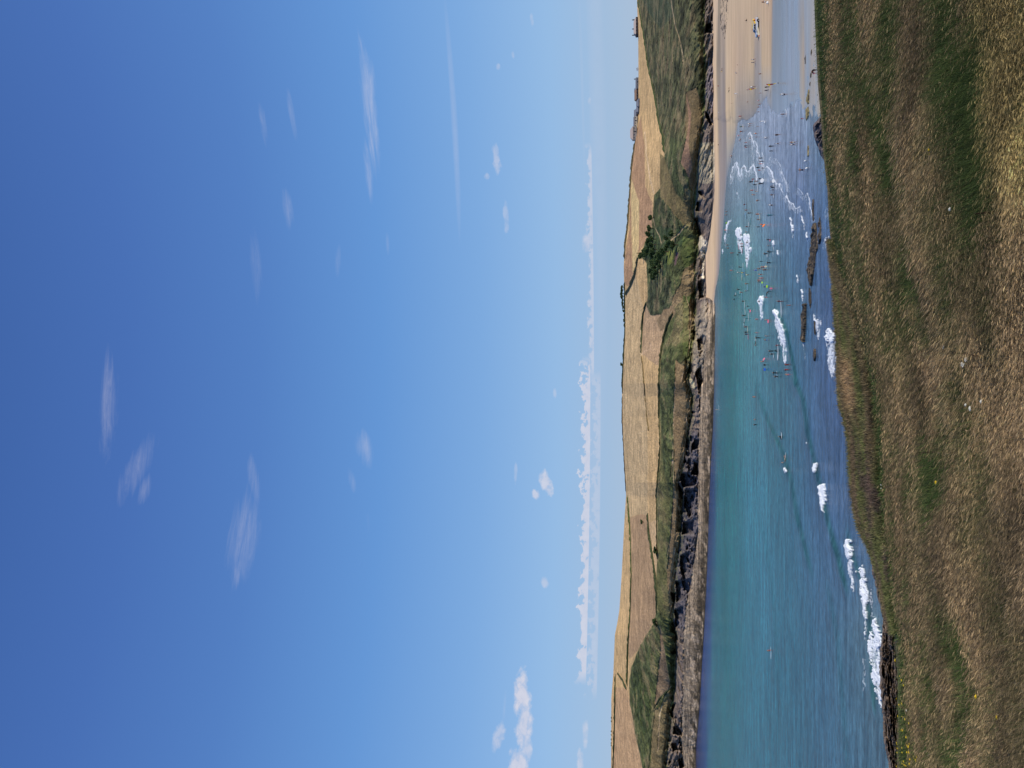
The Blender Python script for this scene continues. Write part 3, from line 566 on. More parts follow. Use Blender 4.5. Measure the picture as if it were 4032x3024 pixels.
def sea_mat():
    m = bpy.data.materials.new('sea_water'); m.use_nodes = True; nt = m.node_tree; L = nt.links; b = nt.nodes['Principled BSDF']
    a = nn(nt, 'ShaderNodeAttribute', attribute_name='Col'); fo = nn(nt, 'ShaderNodeAttribute', attribute_name='foam')
    g = nn(nt, 'ShaderNodeNewGeometry'); mp = nn(nt, 'ShaderNodeMapping'); mp.inputs['Scale'].default_value = (0.55, 1.0, 1); mp.inputs['Rotation'].default_value = (0, 0, 0.12)
    L.new(g.outputs['Position'], mp.inputs[0])
    t1 = nn(nt, 'ShaderNodeTexNoise'); t1.inputs['Scale'].default_value = 0.9; t1.inputs['Detail'].default_value = 7; t1.inputs['Roughness'].default_value = 0.62; t1.inputs['Distortion'].default_value = 0.3
    t2 = nn(nt, 'ShaderNodeTexNoise'); t2.inputs['Scale'].default_value = 0.16; t2.inputs['Detail'].default_value = 3
    L.new(mp.outputs[0], t1.inputs['Vector']); L.new(mp.outputs[0], t2.inputs['Vector'])
    h = mth(nt, 'MULTIPLY_ADD', t2.outputs[0], 1.6, t1.outputs[0])
    bp = nn(nt, 'ShaderNodeBump'); bp.inputs['Strength'].default_value = 0.62; bp.inputs['Distance'].default_value = 0.42; L.new(h, bp.inputs['Height']); L.new(bp.outputs[0], b.inputs['Normal'])
    r = nn(nt, 'ShaderNodeMapRange'); L.new(t1.outputs[0], r.inputs[0]); r.inputs[1].default_value = 0.36; r.inputs[2].default_value = 0.66; r.inputs[3].default_value = 0.72; r.inputs[4].default_value = 1.3
    mq = nn(nt, 'ShaderNodeMapping'); mq.inputs['Scale'].default_value = (0.055, 0.42, 1); mq.inputs['Rotation'].default_value = (0, 0, 0.05); L.new(g.outputs['Position'], mq.inputs[0])
    t3 = nn(nt, 'ShaderNodeTexNoise'); t3.inputs['Scale'].default_value = 1.0; t3.inputs['Detail'].default_value = 6; t3.inputs['Roughness'].default_value = 0.7; L.new(mq.outputs[0], t3.inputs['Vector'])
    r3 = nn(nt, 'ShaderNodeMapRange'); L.new(t3.outputs[0], r3.inputs[0]); r3.inputs[1].default_value = 0.35; r3.inputs[2].default_value = 0.65; r3.inputs[3].default_value = 0.55; r3.inputs[4].default_value = 1.45
    vm = nn(nt, 'ShaderNodeVectorMath', operation='SCALE'); L.new(a.outputs['Color'], vm.inputs[0]); L.new(mth(nt, 'MULTIPLY', r.outputs[0], r3.outputs[0]), vm.inputs['Scale'])  # light and dark of the ripples multiplied into the water colour
    c = mixc(nt, fo.outputs['Fac'], vm.outputs[0], (0.80, 0.83, 0.84))
    L.new(c, b.inputs['Base Color']); b.inputs['IOR'].default_value = 1.33
    L.new(mth(nt, 'MULTIPLY_ADD', fo.outputs['Fac'], 0.6, 0.22), b.inputs['Roughness'])
    L.new(mth(nt, 'MULTIPLY_ADD', fo.outputs['Fac'], -0.25, 0.34), b.inputs['Specular IOR Level'])
    return m
M_SEA = sea_mat()
build_sea()

# ------------------------------------------------------------------ the beach
SAND_T = table({
 -600: [(2800, (200, 172, 142)), (3300, (170, 160, 150))],
 0: [(2812, (206, 178, 150)), (2830, (206, 178, 150)), (2834, (142, 126, 108)), (2840, (150, 132, 112)), (2845, (184, 160, 134)), (2900, (190, 164, 136)), (2985, (184, 158, 130)), (3040, (182, 154, 128)), (3044, (150, 146, 142)), (3060, (136, 138, 138)), (3080, (142, 142, 142)), (3110, (150, 154, 162)), (3160, (150, 152, 158)), (3195, (168, 160, 150)), (3300, (178, 164, 146))],
 250: [(2812, (208, 178, 146)), (2824, (206, 178, 148)), (2828, (150, 134, 114)), (2840, (148, 132, 114)), (2846, (170, 152, 134)), (2856, (150, 134, 120)), (2868, (198, 172, 142)), (2895, (188, 160, 132)), (2920, (178, 154, 132)), (2970, (182, 158, 130)), (2980, (158, 146, 138)), (2998, (160, 148, 138)), (3004, (184, 160, 132)), (3036, (182, 158, 132)), (3040, (150, 148, 146)), (3075, (142, 142, 142)), (3110, (150, 156, 168)), (3150, (156, 154, 152)), (3165, (170, 152, 134)), (3180, (150, 156, 164)), (3196, (176, 160, 140)), (3300, (176, 160, 140))],
 450: [(2812, (206, 176, 144)), (2828, (206, 178, 144)), (2833, (152, 136, 120)), (2850, (150, 138, 132)), (2861, (140, 126, 118)), (2864, (196, 170, 138)), (2895, (186, 164, 136)), (2905, (160, 148, 136)), (2960, (150, 142, 134)), (2985, (142, 138, 134)), (3000, (140, 148, 160)), (3100, (148, 156, 168)), (3170, (160, 158, 156)), (3230, (176, 164, 146))],
 700: [(2812, (204, 172, 138)), (2832, (204, 174, 140)), (2836, (158, 142, 132)), (2856, (152, 140, 134)), (2866, (134, 138, 144)), (2900, (130, 138, 146))],
 1000: [(2776, (212, 182, 150)), (2812, (208, 178, 144)), (2820, (186, 160, 136)), (2830, (160, 144, 134)), (2840, (140, 140, 142))],
 1300: [(2776, (214, 184, 152)), (2812, (206, 176, 144)), (2822, (170, 154, 140)), (2840, (120, 130, 132))]})
SEA_EDGE = curve([(-600, 3060), (250, 3060), (372, 3024), (400, 3005), (440, 2978), (468, 2945), (482, 2905), (540, 2896), (600, 2885), (707, 2861), (810, 2853), (900, 2846), (985, 2838), (1080, 2829), (1135, 2817), (1180, 2812), (3700, 2700)])
def build_beach():
    Vs = np.concatenate([np.arange(2772, 2900, 1.0), np.arange(2900, 3280, 1.6)]); ys = np.concatenate([np.arange(-2400, -100, 14.0), np.arange(-100, 1230, 2.0)])
    V, Y = np.meshgrid(Vs, ys, indexing='ij')
    wig = (fbm(Y * 0.02, V * 0.05, 5, 4) - 0.5)
    d = np.maximum(SEA_EDGE(Y + 40 * wig * sstep(360, 420, Y)) - V, 0.5 * (428 + 150 * (fbm(V * 0.035, Y * 0.01, 8, 4, .6) - 0.5) - Y) * sstep(3020, 3045, V) - 60 * (V < 3020))                     # > 0 landward
    zz = np.where(d > 0, 0.03 + np.minimum(d, np.clip(3040 - V, 0, 110)) * 0.005, d * 0.02)
    flat = sstep(3030, 3060, V) * (Y < 560)            # the wet, nearly level sand at this side
    zz = zz * (1 - flat) + 0.03 * flat * (d > 0) + np.where(d <= 0, zz, 0) * flat
    zz = np.clip(zz, -0.35, 1.0)
    P = at_z(V, Y, 0.0); x, yv = P[..., 0], P[..., 1]
    P = np.stack([*[at_z(V, Y, 0.0)[..., k] for k in (0, 1)], zz], -1)
    c = SAND_T(V, Y)
    st = fbm(x * 0.012 + 4, yv * 0.30, 15, 4, 0.6) - 0.5
    c = c * (1 + 0.16 * st[..., None])
    # water film lying in streaks on the wet sand; wheel track behind the pickup
    wet = sstep(3032, 3046, V) * sstep(480, 300, Y) * 0.9 + 0.3 * sstep(3000, 3020, V) * sstep(300, 400, Y)
    wet = np.maximum(wet, sstep(2826, 2832, V) * sstep(2866, 2856, V) * (Y > 60) * 0.35)
    wet = np.maximum(wet, sstep(2900, 2912, V) * sstep(330, 470, Y) * 0.55)
    wet = np.maximum(wet, sstep(16, 2, d) * 0.7); wet = np.maximum(wet, sstep(3032, 3046, V) * sstep(300, 380, Y) * .9)
    wet = np.maximum(wet, sstep(2972, 2978, V) * sstep(2999, 2994, V) * sstep(140, 165, Y) * 0.4)
    film = sstep(0.42, 0.66, fbm(x * 0.015, yv * 0.14, 25, 4, 0.6)) * sstep(3060, 3100, V)
    dry = sstep(0.50, 0.60, fbm(x * 0.01 + 2, yv * 0.12, 28, 4, 0.6)) * sstep(3140, 3165, V) * sstep(480, 430, Y)
    wet = np.clip(wet * (1 - 0.75 * dry) + 0.1 * film, 0, 1)
    c = c * (1 - 0.35 * (wet * film)[..., None]) + np.array((150, 164, 184.)) * 0.35 * (wet * film)[..., None]  # the film's bluish sky sheen is mixed into the sand colour
    c = c * (1 - 0.5 * (dry * wet)[..., None]) + np.array((178, 160, 136.)) * 0.5 * (dry * wet)[..., None]
    pud = Canvas(2800, 3300, -100, 700, 1.0, 1, 0.0)
    for p in ([(3178, 300), (3186, 300), (3180, 380), (3172, 375), (3184, 330)], [(3205, 243), (3208, 262), (3202, 262)], [(3144, 200), (3149, 200), (3149, 380), (3160, 400), (3142, 400), (3145, 300)],
              [(3110, 400), (3127, 400), (3118, 436)], [(3210, 440), (3216, 440), (3222, 470), (3205, 470)]): pud.poly(p, (1.0,))
    pud.blur(1); pw = pud.get(V, Y)[..., 0]; wet = np.maximum(wet, pw); c = c * (1 - 0.6 * pw[..., None]) + np.array((140, 156, 178.)) * 0.6 * pw[..., None]  # pools, with the sky they mirror put into their colour
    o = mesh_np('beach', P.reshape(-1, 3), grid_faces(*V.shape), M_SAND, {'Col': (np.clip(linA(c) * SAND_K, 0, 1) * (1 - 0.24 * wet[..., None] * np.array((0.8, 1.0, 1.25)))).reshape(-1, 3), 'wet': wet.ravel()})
    tag(o, kind='structure')
SAND_K = np.array((1.22, 1.22, 1.12))
def sand_mat():
    m = bpy.data.materials.new('beach_sand'); m.use_nodes = True; nt = m.node_tree; L = nt.links; b = nt.nodes['Principled BSDF']
    a = nn(nt, 'ShaderNodeAttribute', attribute_name='Col'); w = nn(nt, 'ShaderNodeAttribute', attribute_name='wet')
    g = nn(nt, 'ShaderNodeNewGeometry'); mp = nn(nt, 'ShaderNodeMapping'); mp.inputs['Scale'].default_value = (0.06, 0.7, 1); L.new(g.outputs['Position'], mp.inputs[0])
    t = nn(nt, 'ShaderNodeTexNoise'); t.inputs['Scale'].default_value = 1.0; t.inputs['Detail'].default_value = 6; t.inputs['Roughness'].default_value = 0.65; L.new(mp.outputs[0], t.inputs['Vector'])
    t3 = nn(nt, 'ShaderNodeTexNoise'); t3.inputs['Scale'].default_value = 1.3; t3.inputs['Detail'].default_value = 5; L.new(g.outputs['Position'], t3.inputs['Vector'])
    r = nn(nt, 'ShaderNodeMapRange'); L.new(t.outputs[0], r.inputs[0]); r.inputs[1].default_value = 0.3; r.inputs[2].default_value = 0.7; r.inputs[3].default_value = 0.84; r.inputs[4].default_value = 1.14
    vm = nn(nt, 'ShaderNodeVectorMath', operation='SCALE'); L.new(a.outputs['Color'], vm.inputs[0]); L.new(r.outputs[0], vm.inputs['Scale']); L.new(vm.outputs[0], b.inputs['Base Color'])
    L.new(mth(nt, 'MULTIPLY_ADD', w.outputs['Fac'], -0.66, 0.9), b.inputs['Roughness'])
    L.new(mth(nt, 'MULTIPLY_ADD', w.outputs['Fac'], 0.22, 0.1), b.inputs['Specular IOR Level'])
    bp = nn(nt, 'ShaderNodeBump'); bp.inputs['Distance'].default_value = 0.04; L.new(mth(nt, 'MULTIPLY_ADD', w.outputs['Fac'], -0.5, 0.6), bp.inputs['Strength']); L.new(t3.outputs[0], bp.inputs['Height']); L.new(bp.outputs[0], b.inputs['Normal'])
    return m
M_SAND = sand_mat()
build_beach()

# ------------------------------------------------------------------ the grassy slope this side of the bay
GEDGE = curve([(-600, 3190), (0, 3206), (100, 3210), (340, 3222), (450, 3232), (600, 3242), (750, 3259), (870, 3265), (1000, 3285), (1150, 3330), (1300, 3378), (1500, 3420),
    (1640, 3440), (2000, 3466), (2260, 3499), (2490, 3526), (2674, 3536), (3024, 3534), (3700, 3560)])
MEDGE = curve([(-600, 3190), (0, 3206), (100, 3209), (340, 3221), (450, 3231), (600, 3241), (750, 3258), (870, 3263), (1000, 3276), (1130, 3283), (1320, 3290), (1500, 3294), (1600, 3302), (1650, 3317),
    (1720, 3334), (1850, 3341), (1980, 3355), (2080, 3376), (2150, 3412), (2200, 3434), (2260, 3462), (2400, 3492), (2500, 3522), (2674, 3535), (3024, 3533), (3700, 3560)])
D_E = curve([(-600, 46), (0, 45), (900, 44), (1500, 40), (2260, 36), (3024, 36), (3700, 38)])
def tn(V):                                        # tangent of the angle below the level, per unit distance
    dx, dy, dz = ray(V, 1512.0); return -dz / dy
H_EYE = 2.8
def d_slope(V, y):
    ge = GEDGE(y); de = D_E(y); inv = (tn(V) - tn(ge)) / H_EYE + 1.0 / de
    return 1.0 / np.maximum(inv, 1.0 / 60)
def slope_z(V, y): return at_d(V, y, d_slope(V, y))
G_STRIPS = [(3222, 250, 13, 420, .9), (3232, 520, 10, 150, .7), (3300, 560, 9, 190, .6), (3306, 980, 9, 180, .9), (3338, 330, 12, 160, .5), (3366, 780, 11, 200, .7), (3388, 560, 11, 130, .8), (3428, 1150, 11, 190, .9), (3402, 960, 9, 140, .6),
            (3444, 1600, 9, 200, .9), (3470, 1900, 12, 220, .9), (3505, 2300, 22, 170, .9), (3540, 2620, 26, 220, .95), (3552, 2900, 28, 190, .95), (3740, 230, 28, 190, .72), (3700, 560, 22, 120, .5), (3720, 800, 26, 140, .7),
            (3770, 980, 22, 120, .7), (3790, 1180, 26, 130, .8), (3600, 1040, 18, 90, .5), (3815, 1480, 26, 90, .7), (3840, 1720, 24, 120, .7), (3690, 1880, 22, 130, .8), (3860, 2030, 24, 120, .6), (3620, 1860, 16, 90, .5), (3780, 2440, 26, 110, .7),
            (3820, 2530, 30, 110, .55), (3700, 2640, 16, 110, .6), (3900, 2740, 24, 110, .55), (3760, 2900, 20, 100, .5), (3930, 700, 20, 60, .4), (3560, 400, 20, 80, .4), (3500, 640, 14, 90, .4), (3990, 1240, 20, 110, .5), (3630, 3000, 16, 80, .4)]
def greenness(V, y, x, d):
    g = 0 * V
    wv = (fbm(y * 0.010, V * 0.02, 201, 4) - 0.5); wf = (fbm(y * 0.06, V * 0.06, 202, 4, .65) - 0.5)
    for (v0, y0, rv, ry, s) in G_STRIPS:
        q = ((V + 34 * wv + 22 * wf - v0) / (1.35 * rv)) ** 2 + ((y + 90 * wv - y0) / ry) ** 2; g = np.maximum(g, s * np.exp(-q * 0.8))
    n = fbm(x * 0.55, d * 0.55, 203, 4, 0.6)
    return np.clip(g * (0.75 + 0.5 * n) + 0.8 * sstep(0.47, 0.60, n) * sstep(.35, .6, fbm(x * 0.06, d * 0.45, 207, 3)) + 0.9 * sstep(46, 8, V - GEDGE(y)) * (0.35 + 0.65 * sstep(1100, 800, y)) + 0.26 * sstep(0.42, 0.60, fbm(x * 0.25, d * 0.9, 209, 4, .6)) + 0.04, 0, 1)
STRAW = np.array((190, 164, 122.)); STRAW2 = np.array((148, 126, 98.)); GOLD = np.array((204, 180, 122.)); GRAS = np.array((92, 104, 52.)); GRAS2 = np.array((72, 92, 52.))
def tuss(x, d): return fbm(x * 0.9, d * 0.7, 211, 3) - 0.5
def build_slope():
    ys = np.concatenate([np.arange(-2560, -560, 20.0), np.arange(-560, 3600, 5.0), np.arange(3600, 5600, 20.0)])
    Vs = []; ge = GEDGE(ys); me = MEDGE(ys) + 9 * (fbm(ys * 0.035, ys * 0, 231, 4, .6) - 0.5) * sstep(900, 1300, ys); rows = []
    P = []; C = []
    for t in np.linspace(0, 1, 150) ** 0.8:
        V = 4400 + (ge - 4400) * t; Y = ys; D = d_slope(V, Y); q = at_d(V, Y, D)
        dl = 0.22 * np.clip(D / 20, 0.15, 1.0); q[:, 2] += 0.30 * tuss(q[:, 0], D) * (1 - t) - 0.12
        P.append(q)
        g = greenness(V, Y, q[:, 0], D)[:, None]; n = fbm(q[:, 0] * 2, D * 2, 215, 3)[:, None]
        c = (STRAW2 * (0.40 + 0.25 * n)) * (1 - g) + GRAS * (0.35 + 0.35 * n) * g; C.append(linA(c))  # turf colour kept dark to stand for shaded gaps between blades
    de = D_E(ys); zz = P[-1].copy()
    gap = np.clip((ge - me) / 60, 0, 1)[:, None]
    for dd, dz in ((1.2, -0.7), (3.5, -2.2)):
        q = zz.copy(); f = (1 + dd / zz[:, 1])[:, None]; q[:, :2] *= f; q[:, 2] += dz * (0.5 + gap[:, 0]); P.append(q); C.append(linA(np.broadcast_to(np.array((84, 78, 46.)), (len(ys), 3)) * (1 + 0 * gap)))
    # the rougher spur beyond the dip: moss, heather and short turf
    dm0 = de + 6; dm1 = de + 8 + 22 * gap[:, 0]
    for t in np.linspace(0, 1, 70):
        V = ge + 14 * (1 - t) ** 3 + (me - ge) * t; D = dm0 + (dm1 - dm0) * t ** 1.4
        q0 = at_d(V, ys, D); n = fbm(q0[:, 0] * 0.55, D * 0.6, 221, 5, 0.65); e = sstep(0, .2, t) * sstep(1, .93, t)
        D = D + gap[:, 0] * e * (5.0 * (n - 0.5)); q = at_d(V, ys, D); P.append(q)
        h = sstep(0.5, 0.62, fbm(q0[:, 0] * 0.5, D * 0.5 + 7, 223, 4))[:, None]; m = sstep(0.45, 0.65, fbm(q0[:, 0] * 0.2, D * 0.3, 225, 3))[:, None]
        lo = sstep(1, .55, t) * 1.0
        tan = sstep(0.25, .6, t) * sstep(.95, .6, t) * sstep(1700, 1560, ys)[:, None] * sstep(1330, 1450, ys)[:, None] if True else 0
        c = np.array((112, 98, 70.)) * (1 - m) + np.array((96, 98, 58.)) * m
        purple = h * np.clip(lo * sstep(1500, 1900, ys), 0, 1)[:, None]; c = c * (1 - .7 * purple) + np.array((92, 72, 70.)) * .7 * purple
        c = c * (1 - tan) + np.array((160, 132, 98.)) * tan
        c = c * (0.70 + 0.6 * n[:, None]); C.append(linA(np.clip(c, 0, 255)))
    # and over the edge: the near cliff down to the water
    last = P[-1]; rockc = linA(np.broadcast_to(np.array((96, 84, 78.)), (len(ys), 3)))
    for k, (dd, fz) in enumerate(((0.8, 0.93), (2.0, 0.7), (3.5, 0.45), (5.0, 0.2), (7.5, -0.06))):
        q = last.copy(); q[:, :2] *= (1 + (dd + 1.5 * (vnoise(ys * 0.03, ys * 0 + k, 7) - 0.5)) / last[:, 1])[:, None]; q[:, 2] = last[:, 2] * fz; P.append(q); C.append(rockc)
    A = np.array(P); Cc = np.array(C)
    # the ground around and behind the viewer
    first = A[0]; pre = []
    for k, f in enumerate((0.0, 0.35, 0.7)):
        q = first.copy(); q[:, 0] = first[:, 0] * (1 + (1 - f) * 0.8); q[:, 1] = -30 + (first[:, 1] + 30) * f; q[:, 2] = first[:, 2] + (first[:, 1] - q[:, 1]) * 0.17; pre.append(q)
    A = np.concatenate([np.array(pre), A], 0); Cc = np.concatenate([Cc[:1]] * 3 + [Cc], 0)
    o = mesh_np('grassy_slope', A.reshape(-1, 3), grid_faces(*A.shape[:2]), attr_mat('slope_turf', 0.95, 0.1, (2.2, 6), (9, 4), bump=0.8, bdist=0.15, dark=0.6, light=1.35), {'Col': Cc.reshape(-1, 3)})
    tag(o, kind='structure')
    return A, Cc
SLOPE_A, SLOPE_C = build_slope()

# ------------------------------------------------------------------ grass: stems with seed heads and green blades
M_GRASS = attr_mat('grass_blades', 0.8, 0.2, transl=0.3)
def ribbon(base, hgt, lean, az, wid, prof, face_az, seg):
    """curved strips: base (n,3), lean/az direction of bend, prof = width profile along the strip"""
    n = len(base); ts = np.linspace(0, 1, seg + 1); V = []
    wx, wy = np.cos(face_az) * wid, np.sin(face_az) * wid
    for t, w in zip(ts, prof):
        s = hgt * t; off = lean * hgt * t * t
        c = np.stack([base[:, 0] + np.cos(az) * off, base[:, 1] + np.sin(az) * off, base[:, 2] + s * np.sqrt(np.clip(1 - (lean * t) ** 2 * 0.7, 0.15, 1))], -1)
        V.append(c + np.stack([wx * w, wy * w, 0 * wx], -1)); V.append(c - np.stack([wx * w, wy * w, 0 * wx], -1))
    V = np.stack(V, 1)                                   # n, 2*(seg+1), 3
    k = 2 * (seg + 1); f = []
    for s in range(seg): f.append([2 * s, 2 * s + 1, 2 * s + 3, 2 * s + 2])
    Fc = (np.arange(n)[:, None, None] * k + np.array(f)[None]).reshape(-1, 4)
    return V.reshape(-1, 3), Fc, k
def build_grass():
    rng = np.random.default_rng(11); V_all, F_all, C_all, off = [], [], [], 0
    def add(v, f, c):
        nonlocal off
        V_all.append(v.astype(np.float32)); F_all.append((f + off).astype(np.int32)); C_all.append(c.astype(np.float32)); off += len(v)
    def put(n, kind):
        u = rng.random(n); y = np.where(rng.random(n) < 0.86, rng.uniform(-200, 3224, n), rng.uniform(-1700, 4700, n)); vb, ve = 4300.0, GEDGE(y) + 1
        V = vb + (ve - vb) * u; D = d_slope(V, y); p = at_d(V, y, D); g = greenness(V, y, p[:, 0], D)
        if kind == 'stem': k = rng.random(n) > 0.86 * g + 0.10
        else: k = rng.random(n) < 0.5 + 0.5 * g
        V, y, D, p, g = V[k], y[k], D[k], p[k], g[k]; n = len(V)
        edge = sstep(0.0, 0.5, (V - GEDGE(y)) / 300.0)
        p[:, 2] += 0.30 * tuss(p[:, 0], D) * (1 - 0.6 * (1 - edge)) - 0.15
        az = math.pi + 0.2 + rng.normal(0, 0.40, n) + 1.2 * (fbm(p[:, 0] * 0.25, D * 0.25, 305, 2) - 0.5); lod = np.clip(D / 11.0, 0.9, 3.6)
        tz = fbm(p[:, 0] * 0.6, D * 0.6, 301, 3); gold = (sstep(3830, 3930, V + 60 * (tz - .5)) * sstep(900, 500, y))[:, None]
        pale = (0.82 + 0.30 * sstep(0.35, 0.65, fbm(p[:, 0] * 0.5 + 9, D * 0.55, 307, 4)))[:, None]
        if kind == 'stem':
            h = (0.26 + 0.20 * edge) * rng.uniform(0.7, 1.25, n) * (0.8 + 0.5 * tz); lean = rng.uniform(0.35, 0.95, n)
            v, f, kk = ribbon(p, h, lean, az, 0.0013 * lod, (1, .9, .8), rng.uniform(0, math.pi, n), 2)
            m = rng.random(n)[:, None]; c = STRAW * m + STRAW2 * (1 - m); c = c * (1 - gold) + GOLD * gold; c = c * pale * rng.uniform(0.55, 1.12, n)[:, None]
            c = c * (1 - 0.3 * g[:, None]) + GRAS * 0.3 * g[:, None]
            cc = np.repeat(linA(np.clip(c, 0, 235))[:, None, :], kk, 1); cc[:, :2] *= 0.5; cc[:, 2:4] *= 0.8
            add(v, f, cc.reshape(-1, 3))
            tip = v.reshape(n, kk, 3)[:, -2:].mean(1); hl = (0.055 + 0.045 * rng.random(n)) * np.clip(lod, 1, 1.8); hw = 0.0042 * lod * rng.uniform(0.6, 1.35, n)
            l2 = np.clip(lean + 0.6, 0, 1.6); d2 = np.stack([np.cos(az) * l2, np.sin(az) * l2, rng.uniform(0.3, 0.8, n)], -1); d2 /= np.linalg.norm(d2, axis=1)[:, None]
            a1 = rng.uniform(0, math.pi, n)
            for q in (0.0, math.pi / 2):
                side = np.stack([np.cos(a1 + q), np.sin(a1 + q), 0.6 * np.cos(3 * a1 + q)], -1); side -= d2 * (side * d2).sum(1)[:, None]; side /= np.linalg.norm(side, axis=1)[:, None] + 1e-9
                pts = []
                for t, w in ((0, .3), (.45, 1.0), (1, .15)):
                    cen = tip + d2 * (hl * t)[:, None]; cen[:, 2] -= 0.014 * t * t
                    pts += [cen + side * (hw * w)[:, None], cen - side * (hw * w)[:, None]]
                vv = np.stack(pts, 1).reshape(-1, 3); ff = (np.arange(n)[:, None, None] * 6 + np.array([[0, 1, 3, 2], [2, 3, 5, 4]])[None]).reshape(-1, 4)
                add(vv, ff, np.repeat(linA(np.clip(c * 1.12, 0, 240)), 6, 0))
        else:
            h = (0.22 + 0.18 * edge) * rng.uniform(0.6, 1.35, n) * (1 + 0.3 * g); lean = rng.uniform(0.2, 1.1, n)
            v, f, kk = ribbon(p, h, lean, az + rng.normal(0, 0.8, n), 0.0030 * lod, (1, .8, .1), rng.uniform(0, math.pi, n), 2)
            m = rng.random(n)[:, None]; c = (GRAS * m + GRAS2 * (1 - m)) * rng.uniform(0.45, 1.3, n)[:, None]; w = (0.4 * (1 - g) * rng.random(n))[:, None]; c = c * (1 - w) + STRAW2 * w
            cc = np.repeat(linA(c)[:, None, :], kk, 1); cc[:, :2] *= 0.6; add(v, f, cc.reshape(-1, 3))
    put(N_STEM, 'stem'); put(N_BLADE, 'blade')
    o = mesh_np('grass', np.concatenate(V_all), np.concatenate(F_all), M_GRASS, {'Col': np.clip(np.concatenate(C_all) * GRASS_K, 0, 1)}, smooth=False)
    tag(o, kind='stuff'); o['label'] = 'tall dry seeding grass mixed with green blades on the near slope'; o['category'] = 'grass'
    # short scrub on the spur beyond
    rng = np.random.default_rng(5); n = 60000; y = rng.uniform(900, 2500, n); r = 3 + 150 + 2; A = SLOPE_A
    ri = rng.uniform(156, 222, n); ci = (y + 560) / 5.0 + 100; i0 = ri.astype(int); j0 = ci.astype(int); a = (ri - i0)[:, None]; b = (ci - j0)[:, None]
    p = (A[i0, j0] * (1 - a) + A[i0 + 1, j0] * a) * (1 - b) + (A[i0, j0 + 1] * (1 - a) + A[i0 + 1, j0 + 1] * a) * b
    c = SLOPE_C[i0, j0] * rng.uniform(0.4, 2.1, n)[:, None]
    gap = (GEDGE(y) - MEDGE(y)) > 6; p, c = p[gap], c[gap]; n = len(p)
    v, f, kk = ribbon(p - np.array((0, 0, .03)), rng.uniform(0.10, 0.45, n), rng.uniform(0.1, 0.9, n), rng.uniform(0, 6.28, n), np.full(n, 0.022), (1, .9, .6, .1), rng.uniform(0, 3.14, n), 3)
    o = mesh_np('scrub', v, f, M_GRASS, {'Col': np.clip(np.repeat(c, kk, 0) * GRASS_K * 1.1, 0, 1)}, smooth=False)
    tag(o, kind='stuff'); o['label'] = 'low heather, moss and turf on the spur above the near rocks'; o['category'] = 'heather'
N_STEM, N_BLADE, GRASS_K = 330000, 380000, 1.0
build_grass()

# ------------------------------------------------------------------ rocks
def rock_mat(name, c1, c2, c3):
    m = bpy.data.materials.new(name); m.use_nodes = True; nt = m.node_tree; L = nt.links; b = nt.nodes['Principled BSDF']
    g = nn(nt, 'ShaderNodeNewGeometry'); t = nn(nt, 'ShaderNodeTexNoise'); t.inputs['Scale'].default_value = 0.9; t.inputs['Detail'].default_value = 8; t.inputs['Roughness'].default_value = 0.7; t.inputs['Distortion'].default_value = 0.8
    mp = nn(nt, 'ShaderNodeMapping'); mp.inputs['Scale'].default_value = (0.5, 1.2, 2.0); mp.inputs['Rotation'].default_value = (0.2, 0.3, 0.4); L.new(g.outputs['Position'], mp.inputs[0]); L.new(mp.outputs[0], t.inputs['Vector'])
    cr = nn(nt, 'ShaderNodeValToRGB'); L.new(t.outputs[0], cr.inputs[0]); e = cr.color_ramp.elements; e.new(0.5); e.new(0.6)
    for i, (p, c) in enumerate(((0.44, lin(c1)), (0.50, lin(c2)), (0.57, lin(c2)), (0.66, lin(c3)))): e[i].position = p; e[i].color = (*c, 1)
    L.new(cr.outputs[0], b.inputs['Base Color']); b.inputs['Roughness'].default_value = 0.85
    bp = nn(nt, 'ShaderNodeBump'); bp.inputs['Strength'].default_value = 1.0; bp.inputs['Distance'].default_value = 0.5; L.new(t.outputs[0], bp.inputs['Height']); L.new(bp.outputs[0], b.inputs['Normal'])
    return m
RK_REEF = rock_mat('weedy_rock', (22, 20, 17), (78, 66, 48), (170, 144, 108))
RK_NEAR = rock_mat('shore_rock', (32, 28, 26), (128, 106, 84), (176, 150, 118))
RK_DARK = rock_mat('purple_rock', (44, 38, 40), (104, 90, 88), (150, 124, 84))
RK_GOLD = rock_mat('weed_strip', (70, 60, 34), (150, 134, 84), (196, 178, 118))
